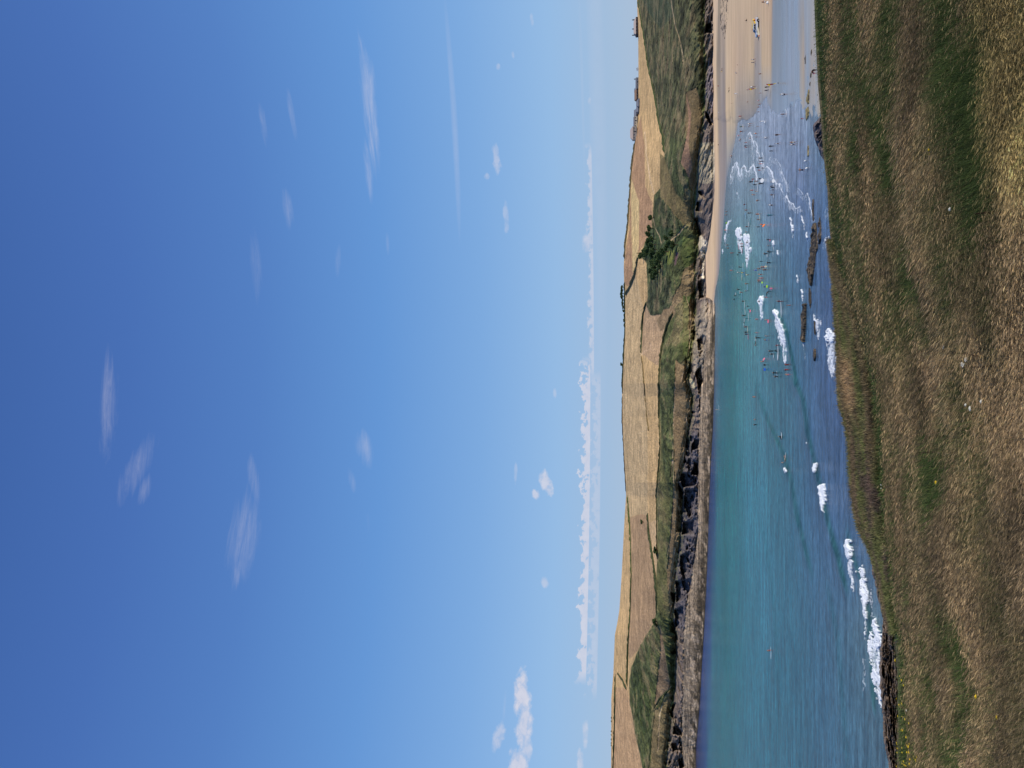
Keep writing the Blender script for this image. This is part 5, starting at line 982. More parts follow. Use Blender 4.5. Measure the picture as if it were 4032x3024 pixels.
# V, y, pose, outfit, colour 1, colour 2, facing, size, sink, label
PEOPLE = [
 (2944, 81, 'sit', 'w', 'black', '', PI/2, 1.0, 0, 'person in black wetsuit sitting on sand behind a yellow board, beyond the pickup'),
 (3023, 6, 'stand', 's', 'white', '', 0, 1.0, 0, 'person in white shorts cut off by the photo edge, on the sand'),
 (2977, 233, 'walk', 't', 'white', 'grey', PI/2, .88, 0, 'person in white top walking in the wheel tracks, nearer the pickup'),
 (2976, 245, 'walk', 't', 'grey', 'grey', PI/2, .84, 0, 'person in grey top walking in the wheel tracks, nearer the flags'),
 (2909, 255, 'sit', 't', 'dark red', 'black', 1.2, .8, 0, 'small figure in dark red sitting alone on open sand'),
 (2847, 270, 'sit', 't', 'black', 'black', .5, .9, 0, 'first dark figure of a seated trio in the wet channel under the cliff'),
 (2847, 276, 'sit', 't', 'navy', 'black', -.4, 1.0, 0, 'navy clad middle figure of the seated trio under the cliff'),
 (2846, 282, 'sit', 't', 'yellow', 'navy', .2, .9, 0, 'person in yellow top at the end of the seated trio'),
 (2907, 288, 'bend', 't', 'white', 'grey', PI/2, .8, 0, 'person in white top bending over on the open sand'),
 (3002, 290, 'stand', 's', 'black', '', 0, .68, 0, 'boy in black shorts standing on wet sand between pickup and flags'),
 (2832, 338, 'sit', 't', 'red', 'red', 0, 1.0, 0, 'person all in red sitting at the foot of the cliff'),
 (2875, 347, 'sit', 't', 'black', 'black', .4, .9, 0, 'dark figure nearest the pickup in a huddle of three on dry sand'),
 (2875, 355, 'sit', 't', 'brown', 'navy', -.3, .9, 0, 'middle figure in brown top of the huddle of three on dry sand'),
 (2874, 361, 'sit', 't', 'green', 'green', .3, .9, 0, 'person in green at the sea end of the huddle of three'),
 (2908, 368, 'walk', 'l', 'white', '', PI/2, 1.0, 0, 'person dressed all in white walking alone on the dry sand'),
 (2976, 341, 'stand', 't', 'white', 'grey', .3, 1.05, 0, 'lifeguard in white top standing right behind the further flag'),
 (2952, 353, 'stand', 's', 'blue', '', PI, .6, 0, 'small child in blue shorts beside the further flag'),
 (3031, 342, 'stand', 'w', 'black', '', .6, .86, 0, 'person in black wetsuit right beside the nearer flag'),
 (3030, 355, 'walk', 'w', 'navy', '', -1.2, .82, 0, 'person in navy wetsuit a step seaward of the nearer flag'),
 (3002, 366, 'stand', 's', 'brown', '', .9, .62, 0, 'child in brown shorts between the two flags and the water'),
 (2993, 395, 'walk', 't', 'white', 'pink', PI/2, .66, 0, 'child in white top and pink shorts at the first thin water'),
 (3102, 371, 'stand', 't', 'white', 'black', PI, 1.0, 0, 'person in white shirt and black shorts standing apart on mirror wet sand'),
 (3221, 274, 'bend', 'w', 'black', '', -1.0, .95, 0, 'person in black bending at the edge of the near grass'),
 (3221, 289, 'bend', 't', 'dark red', 'pink', 1.2, .9, 0, 'person in dark red top and pink shorts stooping beside the grass edge'),
 (2886, 405, 'sit', 't', 'cream', 'black', 0, .9, 0, 'person in cream top sitting alone on dry sand seaward of the huddle'),
 (2946, 402, 'sit', 's', 'black', '', 1.5, .6, 0, 'tiny child crouching alone on damp sand below the cream topped sitter'),
 (2998, 410, 'walk', 's', 'dark red', '', PI/2, .64, 0, 'child in dark red trunks paddling first in a row of four'),
 (2996, 421, 'stand', 's', 'black', '', .4, .62, 0, 'child in black trunks paddling second in a row of four'),
 (2994, 440, 'walk', 's', 'brown', '', -PI/2, .66, 0, 'child in brown trunks, seaward end of the paddling row of four'),
 (2834, 442, 'sit', 't', 'white', 'black', .3, 1.0, 0, 'person in white top sitting on the strip of sand below the cliff cleft'),
 (2832, 469, 'sit', 't', 'black', 'black', .9, .9, 0, 'person in black sitting by the pale boulders under the cliff'),
 (2925, 457, 'walk', 't', 'red', 'red', PI/2, .95, 0, 'person in red top and red shorts at the tip of the damp sand'),
 (2924, 464, 'walk', 't', 'cream', 'cream', PI/2, .9, 0, 'person in cream walking beside the one all in red'),
 (3014, 477, 'stand', 'l', 'white', '', 1.0, 1.0, .15, 'tall person in long white top standing in the film of water'),
 (2959, 487, 'stand', 't', 'white', 'black', .5, .82, .1, 'person in white top and black shorts, partner of a bare chested one'),
 (2959, 494, 'bend', 's', 'brown', '', -PI/2, .8, .1, 'bare chested person in brown shorts bending close to a white topped partner'),
 (2926, 498, 'carry', 't', 'green', 'black', 0, .8, .1, 'person in green top holding a pale yellow board across the body'),
 (2985, 498, 'stand', 't', 'pale blue', 'grey', .6, .62, .1, 'child in pale blue top in the shallow film'),
 (2929, 517, 'arms', 't', 'orange', 'black', -.6, .92, .1, 'person in orange top and black shorts wading with an arm raised'),
 (2983, 525, 'carry', 't', 'white', 'orange', .2, .85, .1, 'person in white top and orange shorts by the tip of the inner foam line'),
 (2914, 533, 'walk', 't', 'white', 'pink', PI/2, .85, .1, 'person in white top and pink shorts at the sand edge, the nearer of two'),
 (2912, 538, 'walk', 't', 'white', 'white', PI/2, .8, .1, 'person in all white at the sand edge beside one in pink shorts'),
 (2958, 544, 'wade', 's', 'black', '', .3, .6, .3, 'tiny dark bather just beyond the hooked foam line'),
 (2984, 539, 'walk', 's', 'dark red', '', PI/2, .66, .1, 'child in dark red trunks wading beside the hooked foam line'),
 (3020, 542, 'sit', 't', 'white', 'black', PI, 1.0, 0, 'person in white top crouching in the film of water, back turned'),
 (2915, 549, 'sit', 't', 'white', 'grey', .1, .8, .1, 'person in white sitting in the water edge, the first of two'),
 (2914, 556, 'sit', 't', 'white', 'white', 1.0, .8, .1, 'person in white sitting in the water edge, the second of two'),
 (2945, 561, 'walk', 't', 'grey', 'red', PI/2, .86, .1, 'person in grey top and red shorts wading'),
 (2944, 574, 'stand', 'w', 'black', '', 0, .82, .1, 'person in black wetsuit wading next to a small one in red'),
 (2945, 580, 'walk', 't', 'red', 'black', 1.2, .7, .1, 'child in red top next to a black wetsuit wader'),
 (2832, 570, 'sit', 't', 'navy', 'black', 0, .8, 0, 'lone navy figure sitting on the far strip of sand under pale rocks'),
 (3047, 575, 'stand', 'w', 'black', '', PI, .85, .08, 'person in black wetsuit standing in the film, the larger of two'),
 (3047, 594, 'walk', 'w', 'black', '', PI/2, .82, .08, 'person in black wetsuit striding in the film, the slimmer of two'),
 (3097, 449, 'stand', 's', 'brown', '', PI/2, .86, .05, 'person in brown shorts holding a white board level on the wet sand'),
 (3168, 467, 'walk', 't', 'dark red', 'red', .8, .52, .03, 'small child in dark red near the yellow weed strip'),
 (3073, 530, 'stand', 't', 'black', 'black', .3, .86, .05, 'stocky person in black top and black shorts standing in the film'),
 (3073, 565, 'walk', 't', 'white', 'brown', PI/2, .84, .05, 'person in white top walking in the film ahead of two in black wetsuits'),
 (3137, 560, 'walk', 's', 'cream', '', .9, .94, .04, 'bare chested person in cream shorts, nearer the beach of a close pair'),
 (3137, 569, 'walk', 't', 'white', 'black', .9, .92, .04, 'person in white top and black shorts, seaward one of a close pair'),
 (3175, 668, 'throw', 's', 'navy', '', PI, 1.0, .05, 'person in navy shorts kicking and reaching after a ball in the shallows'),
 (2880, 614, 'sit', 't', 'white', 'black', .2, 1.0, .1, 'person in white top in the far shallows, the first of two'),
 (2880, 620, 'sit', 't', 'white', 'navy', 1.1, .9, .1, 'person in white top and navy shorts in the far shallows, second of two'),
 (3003, 622, 'arms', 'w', 'black', '', .2, .9, .3, 'person in black wetsuit, arms out, where two foam lines meet'),
 (3005, 635, 'wade', 'w', 'navy', '', .4, .9, .3, 'person in navy wetsuit wading between two thin foam lines'),
 (3002, 645, 'wade', 's', 'pink', '', .8, .85, .3, 'person in pink trunks wading between two thin foam lines'),
 (2935, 661, 'stand', 'w', 'grey', '', .8, .9, .4, 'grey clad wader in the zigzag foam'),
 (2992, 659, 'carry', 'w', 'black', '', 2.0, .85, .3, 'person in black wetsuit wading landward of a pink one, behind the foam peak'),
 (2996, 670, 'wade', 's', 'red', '', 1.0, .8, .3, 'person in red trunks wading behind the foam peak'),
 (3012, 662, 'wade', 'w', 'black', '', 1.3, .9, .4, 'person in black at the bright start of the curling foam line'),
 (2966, 715, 'carry', 'w', 'black', '', .1, 1.0, .3, 'person in black wetsuit with red board and pale board'),
 (2970, 705, 'wade', 'w', 'grey', '', .1, .8, .4, 'grey clad bather just landward of the red board'),
 (2979, 727, 'wade', 'w', 'black', '', 2.0, .9, .4, 'person in black wading by a thin white board'),
 (2985, 713, 'wade', 's', 'dark red', '', 2.8, .9, .4, 'person in dark red trunks at the seaward end of the zigzag foam'),
 (3003, 704, 'wade', 'w', 'navy', '', 2.0, .95, .3, 'person in navy leaning over the big white bodyboard'),
 (3005, 722, 'wade', 'w', 'black', '', 0, 1.0, .3, 'person in black wetsuit at the seaward side of the big white bodyboard'),
 (3047, 716, 'stand', 'w', 'brown', '', PI/2, .75, .3, 'person in brown carrying a white bodyboard upright near the curling foam'),
 (3049, 738, 'bend', 'w', 'black', '', .5, .95, .25, 'person in black wetsuit stooping by the curling foam'),
 (3048, 747, 'walk', 't', 'pale blue', 'grey', PI/2, .9, .3, 'person in pale blue top beside the stooping one in black'),
 (2965, 749, 'wade', 's', 'red', '', .4, .9, .5, 'bather in red trunks waist deep beyond the pale paddle board tip'),
 (2983, 754, 'wade', 's', 'cream', '', 1.4, .8, .5, 'bather in cream trunks waist deep, seaward of the white plank'),
 (2972, 767, 'wade', 's', 'dark red', '', .9, .9, .5, 'bather in dark red waist deep, last before the orange one'),
 (3046, 767, 'wade', 'w', 'brown', '', .5, .85, .5, 'bather in brown leaning beside a short white board'),
 (2988, 788, 'bend', 't', 'orange', 'navy', -.6, .85, .35, 'person in orange top bending over in the water'),
 (2936, 805, 'wade', 'w', 'dark red', '', .2, .85, .6, 'dark red bather at the landward end of a pale blue board'),
 (2939, 827, 'wade', 's', 'red', '', .2, .85, .7, 'bare shouldered bather following a pale blue board'),
 (2957, 839, 'arms', 'w', 'brown', '', 2.0, .95, .5, 'person in brown wetsuit reaching forward, off the blue board trio'),
 (2938, 841, 'wade', 'w', 'pale blue', '', .2, .85, .6, 'person in pale blue at a floating pale blue board'),
 (2990, 843, 'wade', 's', 'orange', '', .3, .95, .4, 'tanned bather in orange trunks at a pale yellow board'),
 (2991, 864, 'wade', 's', 'black', '', 2.9, .8, .5, 'bather in black trunks behind a pale yellow board'),
 (3043, 808, 'kneel', 't', 'white', 'black', .3, .95, 0, 'person in white top crouching in shallow water by itself, off the curling foam'),
 (3041, 847, 'wade', 'w', 'teal', '', 2.8, 1.0, .25, 'broad person in teal and black wetsuit wading'),
 (2863, 833, 'wade', 's', 'black', '', 0, .9, .7, 'swimmer far out near the sand edge, first of two specks'),
 (2862, 846, 'wade', 's', 'dark red', '', 0, .9, .7, 'swimmer far out near the sand edge, second of two specks'),
 (2862, 906, 'wade', 's', 'red', '', .6, 1.0, .4, 'bather in red trunks in the far slanting breaker'),
 (2949, 893, 'wade', 'w', 'dark red', '', 1.8, .95, .4, 'dark red wetsuit wader between a white and a pale blue board'),
 (2943, 914, 'wade', 's', 'brown', '', 1.4, .85, .6, 'bather in brown trunks just ahead of the nearer foam patch'),
 (2992, 893, 'stand', 'w', 'black', '', PI/2, .9, .45, 'person in black wetsuit next to the orange bodyboard'),
 (3006, 884, 'wade', 't', 'orange', 'red', .8, .85, .4, 'person in orange top with an orange bodyboard'),
 (2944, 936, 'prone', 'w', 'black', '', 0, .9, .1, 'person in black lying in the head of the nearer foam patch'),
 (2948, 954, 'arms', 'w', 'brown', '', 0, .9, .6, 'person in brown wetsuit standing in the middle of the nearer foam patch'),
 (2920, 925, 'wade', 'w', 'black', '', 0, .8, .7, 'black clad bather between the further and nearer foam patches'),
 (2919, 947, 'wade', 'w', 'grey', '', 0, .9, .5, 'grey clad person in the tail of the further foam patch'),
 (2925, 960, 'wade', 's', 'red', '', 0, .9, .5, 'bather in red trunks with pink board at the foam tail'),
 (2927, 970, 'wade', 'w', 'brown', '', 0, .95, .5, 'bather in brown wetsuit right behind the pale pink board'),
 (2917, 995, 'wade', 'w', 'black', '', PI, .95, .6, 'black clad surfer at the seaward end of the white board'),
 (2906, 1003, 'wade', 'w', 'black', '', PI, .8, .8, 'dark head in the water beyond the pink board'),
 (2866, 965, 'wade', 's', 'dark red', '', 0, .9, .7, 'dark red swimmer far out beyond the foam patches, landward one'),
 (2868, 977, 'wade', 's', 'red', '', 0, .9, .8, 'red swimmer far out beyond the foam patches, seaward one'),
 (2886, 996, 'wade', 's', 'red', '', .3, 1.0, .5, 'bather in red out alone seaward of the further foam patch'),
 (3034, 944, 'wade', 'w', 'black', '', 1.8, .95, .5, 'black clad bather with pink float just before the small round breaker'),
 (3033, 968, 'wade', 'w', 'grey', '', 1.9, .85, .6, 'grey clad bather beside the small round breaker'),
 (3038, 992, 'bend', 'w', 'black', '', 2.6, 1.0, .3, 'person in black wetsuit lunging forward, the nearer of a pair'),
 (3023, 999, 'wade', 'w', 'black', '', .2, .95, .4, 'person in black wetsuit holding a short white board, pair of the lunging one'),
 (3003, 1029, 'stand', 'w', 'black', '', PI/2, .9, .5, 'slim black wetsuit figure between the lunging pair and the blue vest'),
 (3036, 1034, 'arms', 'w', 'black', '', 0, .95, .4, 'person in black wetsuit spreading both arms'),
 (2921, 1052, 'wade', 'w', 'black', '', 1.0, 1.0, .4, 'black clad person at the landward end of the stacked blue boards'),
 (2912, 1073, 'wade', 't', 'white', 'black', 1.0, .9, .5, 'person in white top just beyond the stacked blue boards'),
 (2931, 1074, 'wade', 't', 'yellow', 'black', 1.0, .95, .4, 'person in yellow vest among the stacked blue boards'),
 (2948, 1082, 'wade', 't', 'cream', 'black', .6, .85, .4, 'person in cream top on this side of the stacked blue boards'),
 (2884, 1065, 'wade', 's', 'pink', '', .3, 1.0, .5, 'bather in pink trunks by a small pale board far out'),
 (2945, 1018, 'wade', 'w', 'black', '', 0, .85, .8, 'dark head in the long tail of the nearer foam patch'),
 (2985, 1064, 'wade', 'y', 'blue', '', 1.0, 1.05, .4, 'person in bright blue vest leaning forward'),
 (2996, 1058, 'wade', 's', 'dark red', '', 2.1, .95, .4, 'person in dark red trunks beside the bright blue vest'),
 (3014, 1051, 'wade', 's', 'red', '', PI, 1.15, .5, 'broad bare backed bather in red, next to a ring float'),
 (3020, 1062, 'wade', 's', 'brown', '', 0, 1.05, .4, 'bather in brown trunks close in front of the broad bare back'),
 (3002, 1081, 'wade', 's', 'dark red', '', .9, 1.0, .4, 'bather in dark red between the broad back and the tight group'),
 (3006, 1095, 'wade', 's', 'red', '', 1.0, 1.05, .4, 'bather in red trunks, landward of the tight group of three'),
 (2998, 1103, 'wade', 's', 'pink', '', .5, 1.0, .4, 'bather in pink trunks in the middle of the tight group of three'),
 (3000, 1110, 'wade', 'y', 'black', '', 1.0, 1.0, .4, 'person in black with yellow float, seaward end of the tight group'),
 (2945, 1117, 'wade', 's', 'black', '', .3, .95, .5, 'bather in black trunks at the landward end of a long pale board'),
 (2944, 1145, 'wade', 'w', 'grey', '', PI, .9, .5, 'grey clad bather at the seaward end of a long pale board'),
 (2913, 1140, 'wade', 'w', 'black', '', .2, .95, .5, 'black clad bather holding the furthest short pale board'),
 (2923, 1151, 'wade', 's', 'dark red', '', .1, .9, .5, 'bather in dark red trunks with a thin pale board behind'),
 (2911, 1161, 'sit', 'w', 'teal', '', 1.5, .85, .2, 'person in teal sitting low in the water past the short pale board'),
 (2895, 1164, 'sit', 'w', 'black', '', 1.5, .9, .2, 'black clad surfer sitting on a board, landward of the far pair'),
 (2891, 1180, 'sit', 'w', 'navy', '', 1.5, .9, .2, 'navy clad surfer sitting low, seaward of the far pair'),
 (3018, 1130, 'wade', 'w', 'navy', '', 1.5, .85, .5, 'person in navy holding a small lime float'),
 (3034, 1146, 'bend', 'w', 'black', '', -1.5, .95, .35, 'person in black wetsuit bending over a round pink float'),
 (3019, 1160, 'prone', 'w', 'black', '', PI/2, .75, .05, 'black clad person lying flat landward of the middle breaker'),
 (3024, 1171, 'wade', 's', 'pink', '', 1.6, .95, .4, 'bather in pink beside the head of the middle breaker'),
 (2995, 1187, 'wade', 'w', 'black', '', 0, .9, .7, 'black clad person inside the white of the middle breaker'),
 (3083, 1187, 'wade', 'w', 'dark red', '', 1.5, 1.1, .35, 'person in dark red wetsuit pushing the longest white board'),
 (3114, 1202, 'stand', 's', 'red', '', 1.5, .9, .5, 'person in red trunks wading alone nearest the reefs'),
 (2931, 1186, 'wade', 'w', 'brown', '', 0, .9, .6, 'brown clad surfer with a pale blue board trailing seaward'),
 (2947, 1206, 'wade', 'w', 'black', '', 0, .8, .7, 'dark head and shoulders just landward of the pink float'),
 (2955, 1223, 'bend', 'w', 'dark red', '', 1.5, .85, .4, 'dark red bather hunched over a bright pink float'),
 (2935, 1242, 'wade', 'w', 'black', '', 0, 1.0, .5, 'black clad person between two short white boards in line'),
 (2946, 1254, 'wade', 'w', 'teal', '', PI, .9, .6, 'teal clad surfer leaning on the middle of a white board'),
 (2931, 1270, 'sit', 'w', 'teal', '', 0, .85, .2, 'teal clad surfer sitting on the last short white board in line'),
 (2943, 1287, 'wade', 'w', 'dark red', '', 0, 1.0, .5, 'dark red surfer at the landward end of a cream board'),
 (2945, 1308, 'wade', 'w', 'black', '', PI, 1.0, .5, 'black clad surfer between the cream board and the pink board'),
 (2946, 1316, 'wade', 'w', 'navy', '', 0, 1.0, .5, 'navy clad surfer leaning on a pink board'),
 (2983, 1257, 'wade', 's', 'pink', '', .3, .85, .6, 'bather in pink trunks level with the tail of the middle breaker'),
 (3026, 1260, 'wade', 's', 'red', '', 1.4, 1.0, .5, 'pale bather holding a pink float beyond the biggest breaker'),
 (2983, 1311, 'wade', 's', 'pink', '', 2.0, .9, .6, 'pink skinned bather alone behind the biggest breaker'),
 (2994, 1330, 'arms', 'w', 'black', '', .6, 1.15, .35, 'black wetsuit surfer with outstretched arm and a red leash'),
 (2976, 1352, 'prone', 'w', 'black', '', -PI/2, .9, -.08, 'black clad surfer lying on a short white board'),
 (3028, 1323, 'wade', 'w', 'grey', '', .3, .9, .4, 'grey clad bather facing the pink shouldered one'),
 (3025, 1339, 'wade', 's', 'blue', '', 1.4, 1.0, .45, 'pink shouldered bather in blue trunks'),
 (3069, 1359, 'wade', 'w', 'dark red', '', -1.5, .95, .5, 'dark red wetsuit surfer at the landward end of a long white board'),
 (3045, 1382, 'wade', 'w', 'black', '', .4, 1.0, .4, 'black wetsuit bather reaching down, on the far side of the long board'),
 (3061, 1383, 'bend', 'w', 'black', '', .4, .85, .45, 'black wetsuit surfer bending right over the long white board'),
 (3047, 1394, 'wade', 'w', 'black', '', .2, .9, .5, 'black clad surfer pushing a short white board seaward'),
 (3009, 1423, 'wade', 's', 'red', '', -1.4, .95, .5, 'bather in red holding up a pale pink float'),
 (3015, 1437, 'bend', 'w', 'black', '', 0, .85, .45, 'black clad bather stooping between the pink float and blue board'),
 (3013, 1456, 'wade', 'y', 'navy', '', 0, .8, .6, 'small navy bather half hidden by a blue bodyboard'),
 (3062, 1468, 'arms', 'w', 'black', '', 0, 1.05, .4, 'black wetsuit surfer with arms wide at the seaward end of the group'),
 (3063, 1483, 'wade', 'w', 'black', '', .4, .9, .5, 'black wetsuit surfer last in the group before open water'),
 (3110, 1436, 'wade', 'y', 'dark red', '', .6, 1.0, .4, 'person in dark red suit, landward of a trio past the biggest breaker'),
 (3107, 1456, 'wade', 'y', 'red', '', -.6, .95, .4, 'person in red suit, middle of a trio past the biggest breaker'),
 (3108, 1475, 'wade', 's', 'pink', '', .5, .9, .5, 'person in pink trunks, seaward of a trio past the biggest breaker'),
 (2974, 1563, 'wade', 's', 'orange', '', .5, .95, .6, 'orange clad swimmer alone out in the open bay'),
 (2974, 1652, 'wade', 's', 'dark red', '', 0, .8, .85, 'reddish head of a swimmer, landward of two heads in open water'),
 (2976, 1672, 'wade', 'w', 'black', '', 0, .9, .8, 'dark head of a swimmer, seaward of two heads in open water'),
 (2831, 1613, 'stand', 's', 'cream', '', 1.5, .95, -.1, 'paddler standing on a white board close to the far rocks'),
 (3077, 1719, 'sit', 'w', 'black', '', -1.5, 1.05, .1, 'black wetsuit surfer sitting alone on the first swell'),
 (3094, 1806, 'prone', 's', 'cream', '', PI/2, .95, -.1, 'pale backed surfer paddling flat on a white board up the swell'),
 (3089, 1822, 'sit', 's', 'red', '', PI/2, .9, .0, 'pale surfer sitting upright on a white board behind the paddling one'),
 (3036, 2561, 'kneel', 's', 'red', '', -PI/2, .95, -.08, 'lone paddler in red shorts kneeling on a long white board far out')]
for (V, y, pose, outf, c1, c2, rot, sc, sink, lab) in PEOPLE:
    sea_side = V > SEA_EDGE(y)
    person(V, y, pose, outf, c1, c2, rot, lab, sc, sink if not sea_side else sink, GW if y > 600 else GB, z=0.06 if (V > 3040 or y > 440) else 0.25)

# boards and floats
for (V, y, L_, c, lab, rot, kw) in [
 (2944, 82, 2.3, 'yellow', 'pale yellow surfboard lying by a seated wetsuit figure on dry sand', 0, dict(z=.35)),
 (3096, 444, 1.9, 'white', 'white board held level by the person in brown shorts', .02, dict(z=.75)),
 (2926, 499, 2.0, 'cream', 'pale yellow board held across by the person in green top', .25, dict(z=.9)),
 (3012, 482, 1.2, 'white', 'white bodyboard drifting at the feet of the tall person in white', 1.2, dict(z=.08)),
 (2968, 722, 2.3, 'pale blue', 'pale blue board trailing the black wetsuit with red board', .15, dict(z=.3)),
 (2983, 741, 2.6, 'white', 'thin white board pointing seaward beyond the end of the zigzag foam', .02, dict(z=.12)),
 (3046, 768, 1.7, 'white', 'short white board beside the leaning brown bather', .04, dict(z=.15)),
 (3046, 730, 1.5, 'white', 'small white board between a brown wader and a stooping black one', .04, dict(z=.12)),
 (2937, 812, 2.2, 'pale blue', 'pale blue board just behind the dark red bather', .03, dict(z=.12)),
 (2937, 850, 2.0, 'pale blue', 'pale blue board led by the pale blue clad person', .1, dict(z=.15)),
 (2992, 856, 2.1, 'cream', 'pale yellow board linking the orange and black trunks bathers', .05, dict(z=.2)),
 (2955, 871, 2.3, 'teal', 'bright aqua board floating unattended ahead of the foam patches', .03, dict(z=.1)),
 (2948, 884, 1.7, 'white', 'white board pointing landward from the dark red wetsuit', .05, dict(z=.3)),
 (2943, 905, 1.7, 'pale blue', 'pale blue board seaward of the dark red wetsuit', .05, dict(z=.2)),
 (2908, 971, 2.2, 'pink', 'bright pink board in the tail of the further foam patch', .05, dict(z=.15)),
 (2922, 985, 2.4, 'pink', 'pale pink board on this side of the foam tail', .05, dict(z=.15)),
 (2915, 985, 2.2, 'white', 'white board pushed by the surfer behind the further foam patch', .02, dict(z=.2)),
 (3021, 1006, 1.2, 'white', 'short white board under the lunging pair', .3, dict(z=.2)),
 (2926, 1046, 1.9, 'white', 'white board tip leading the stack of blue boards', .0, dict(z=.2)),
 (2926, 1063, 2.4, 'pale blue', 'pale blue board on top of the stack by the yellow vest', .08, dict(z=.35)),
 (2931, 1073, 2.8, 'blue', 'bright blue board, nearest of the stack by the yellow vest', -.12, dict(z=.2)),
 (2921, 1092, 2.4, 'cream', 'cream board trailing seaward from the stack of blue boards', .02, dict(z=.12)),
 (2883, 1056, 1.2, 'pale blue', 'small pale board beside the pink trunks bather far out', .2, dict(z=.12)),
 (2943, 1131, 2.6, 'pale blue', 'long pale board between a black and a grey clad bather', .02, dict(z=.15)),
 (2912, 1149, 1.8, 'white', 'furthest short pale board with the black clad bather', .02, dict(z=.15)),
 (2922, 1164, 2.7, 'pale blue', 'thin pale board behind the dark red trunks bather far out', .05, dict(z=.1)),
 (2897, 1158, 1.2, 'white', 'short white board under the sitting far surfer', .3, dict(z=.12)),
 (3076, 1216, 4.4, 'white', 'longest white board, pushed by the dark red wetsuit', .06, dict(z=.2)),
 (2932, 1200, 3.0, 'white', 'white board trailing seaward of the brown clad surfer', .0, dict(z=.15)),
 (2934, 1230, 1.9, 'white', 'first white board in line', .04, dict(z=.2)),
 (2931, 1260, 1.8, 'white', 'second white board in line, ahead of the sitting teal surfer', .02, dict(z=.12)),
 (2929, 1277, 1.0, 'white', 'stubby white board end behind the sitting teal surfer', .02, dict(z=.12)),
 (2947, 1248, 2.8, 'white', 'white board the teal clad surfer leans on', .02, dict(z=.12)),
 (2944, 1297, 2.2, 'cream', 'cream board between dark red and black surfers', .04, dict(z=.2)),
 (2946, 1325, 2.2, 'pink', 'pink board the navy surfer leans on', .04, dict(z=.2)),
 (2975, 1347, 2.4, 'white', 'short white board under the lying black clad surfer', .1, dict(z=.06)),
 (3064, 1384, 3.9, 'white', 'long white board with a black wetsuit surfer bending over it', .03, dict(z=.25)),
 (3062, 1405, 1.8, 'white', 'white board tail just behind the long white board', .05, dict(z=.12)),
 (3046, 1400, 1.4, 'white', 'short white board pushed by the rearmost black clad surfer', .15, dict(z=.12)),
 (3060, 1475, 1.7, 'white', 'white board between the last two black wetsuit surfers', .1, dict(z=.15)),
 (2831, 1606, 2.9, 'white', 'white paddle board close to the far rocks', 0, dict(z=.04)),
 (3078, 1714, 1.5, 'white', 'white board nose under the lone sitting surfer on the swell', .1, dict(z=.08)),
 (3094, 1800, 2.6, 'white', 'white board under the surfer paddling up the swell', -.35, dict(z=.06)),
 (3091, 1830, 2.6, 'white', 'white board under the upright sitting surfer on the swell', .12, dict(z=.06)),
 (3036, 2570, 3.2, 'white', 'long white paddle board alone in the open bay', .02, dict(z=.05))]:
    board(V, y, L_, c, lab, rot + random.uniform(-.03, .03), group='surfboards', **kw)
def bodyboard(V, y, c, lab, rot=(0, 0, 0), z=.3, size=(1.0, .52, .06), rnd=.25, name='bodyboard'):
    bm = bmesh.new(); bmesh.ops.create_cube(bm, size=1); bmesh.ops.scale(bm, vec=size, verts=bm.verts)
    bmesh.ops.bevel(bm, geom=[e for e in bm.edges if abs(e.verts[0].co.z - e.verts[1].co.z) > .01], offset=size[1] * rnd, segments=5, affect='EDGES'); bmesh.ops.bevel(bm, geom=bm.edges[:], offset=size[2] * .25, segments=2, affect='EDGES')
    me = bpy.data.meshes.new(name); bm.to_mesh(me); bm.free(); me.materials.append(cloth(c)); o = bpy.data.objects.new(name, me); COL.objects.link(o); o.location = place(V, y, z); o.rotation_euler = rot
    return tag(o, lab, name, 'bodyboards and floats')
bodyboard(2964, 708, 'red', 'red bodyboard held out by the black wetsuit near the zigzag foam', (.2, .5, .2), .55)
bodyboard(3001, 711, 'white', 'big white bodyboard between the navy and black wetsuits', (1.2, .1, .1), .5, (1.3, 1.0, .12))
bodyboard(3045, 713, 'white', 'white bodyboard held upright by the brown wader', (1.5, .1, .3), .6, (1.1, .7, .08))
bodyboard(3007, 888, 'orange', 'orange bodyboard held by the orange topped person', (.8, .6, .3), .45, (1.1, .6, .08))
bodyboard(3032, 947, 'pink', 'small pink float of the bather by the small round breaker', (.4, 0, 0), .5, (.5, .35, .1))
bodyboard(3020, 1128, 'lime', 'small lime float by the navy clad person', (.9, 0, 0), .4, (.8, .5, .1))
bodyboard(3036, 1136, 'pink', 'round pale pink float bent over by the black wetsuit', (1.1, 0, 0), .45, (1.05, .85, .14), .45)
bodyboard(3001, 1113, 'lime', 'yellow green float at the tight group of three', (.8, 0, .3), .3, (.6, .4, .1))
bodyboard(2954, 1225, 'pink', 'bright pink float under the hunched dark red bather', (.6, .2, 0), .35, (.9, .5, .1))
bodyboard(3025, 1266, 'pink', 'pink float held by the pale bather beyond the biggest breaker', (1.0, .1, 0), .4, (.9, .5, .12))
bodyboard(3008, 1414, 'pink', 'pale pink float held up by the red bather', (.7, .6, 0), .5, (.9, .45, .08))
bodyboard(3011, 1455, 'blue', 'blue bodyboard hiding the small navy bather', (1.3, 0, .2), .45, (.85, .65, .08))
bodyboard(2860, 878, 'lime', 'lime float bobbing far out ahead of the slanting breaker', (1.2, 0, 0), .35, (1.0, .6, .3), .45)
bodyboard(3015, 1050, 'cream', 'cream ring float behind the broad bare back', (1.3, 0, 0), .55, (1.1, .8, .15), .45)
bodyboard(3022, 10, 'white', 'white bag shaped board at the photo edge beside the white shorts', (1.4, 0, .2), .4, (.8, .6, .3), .2)
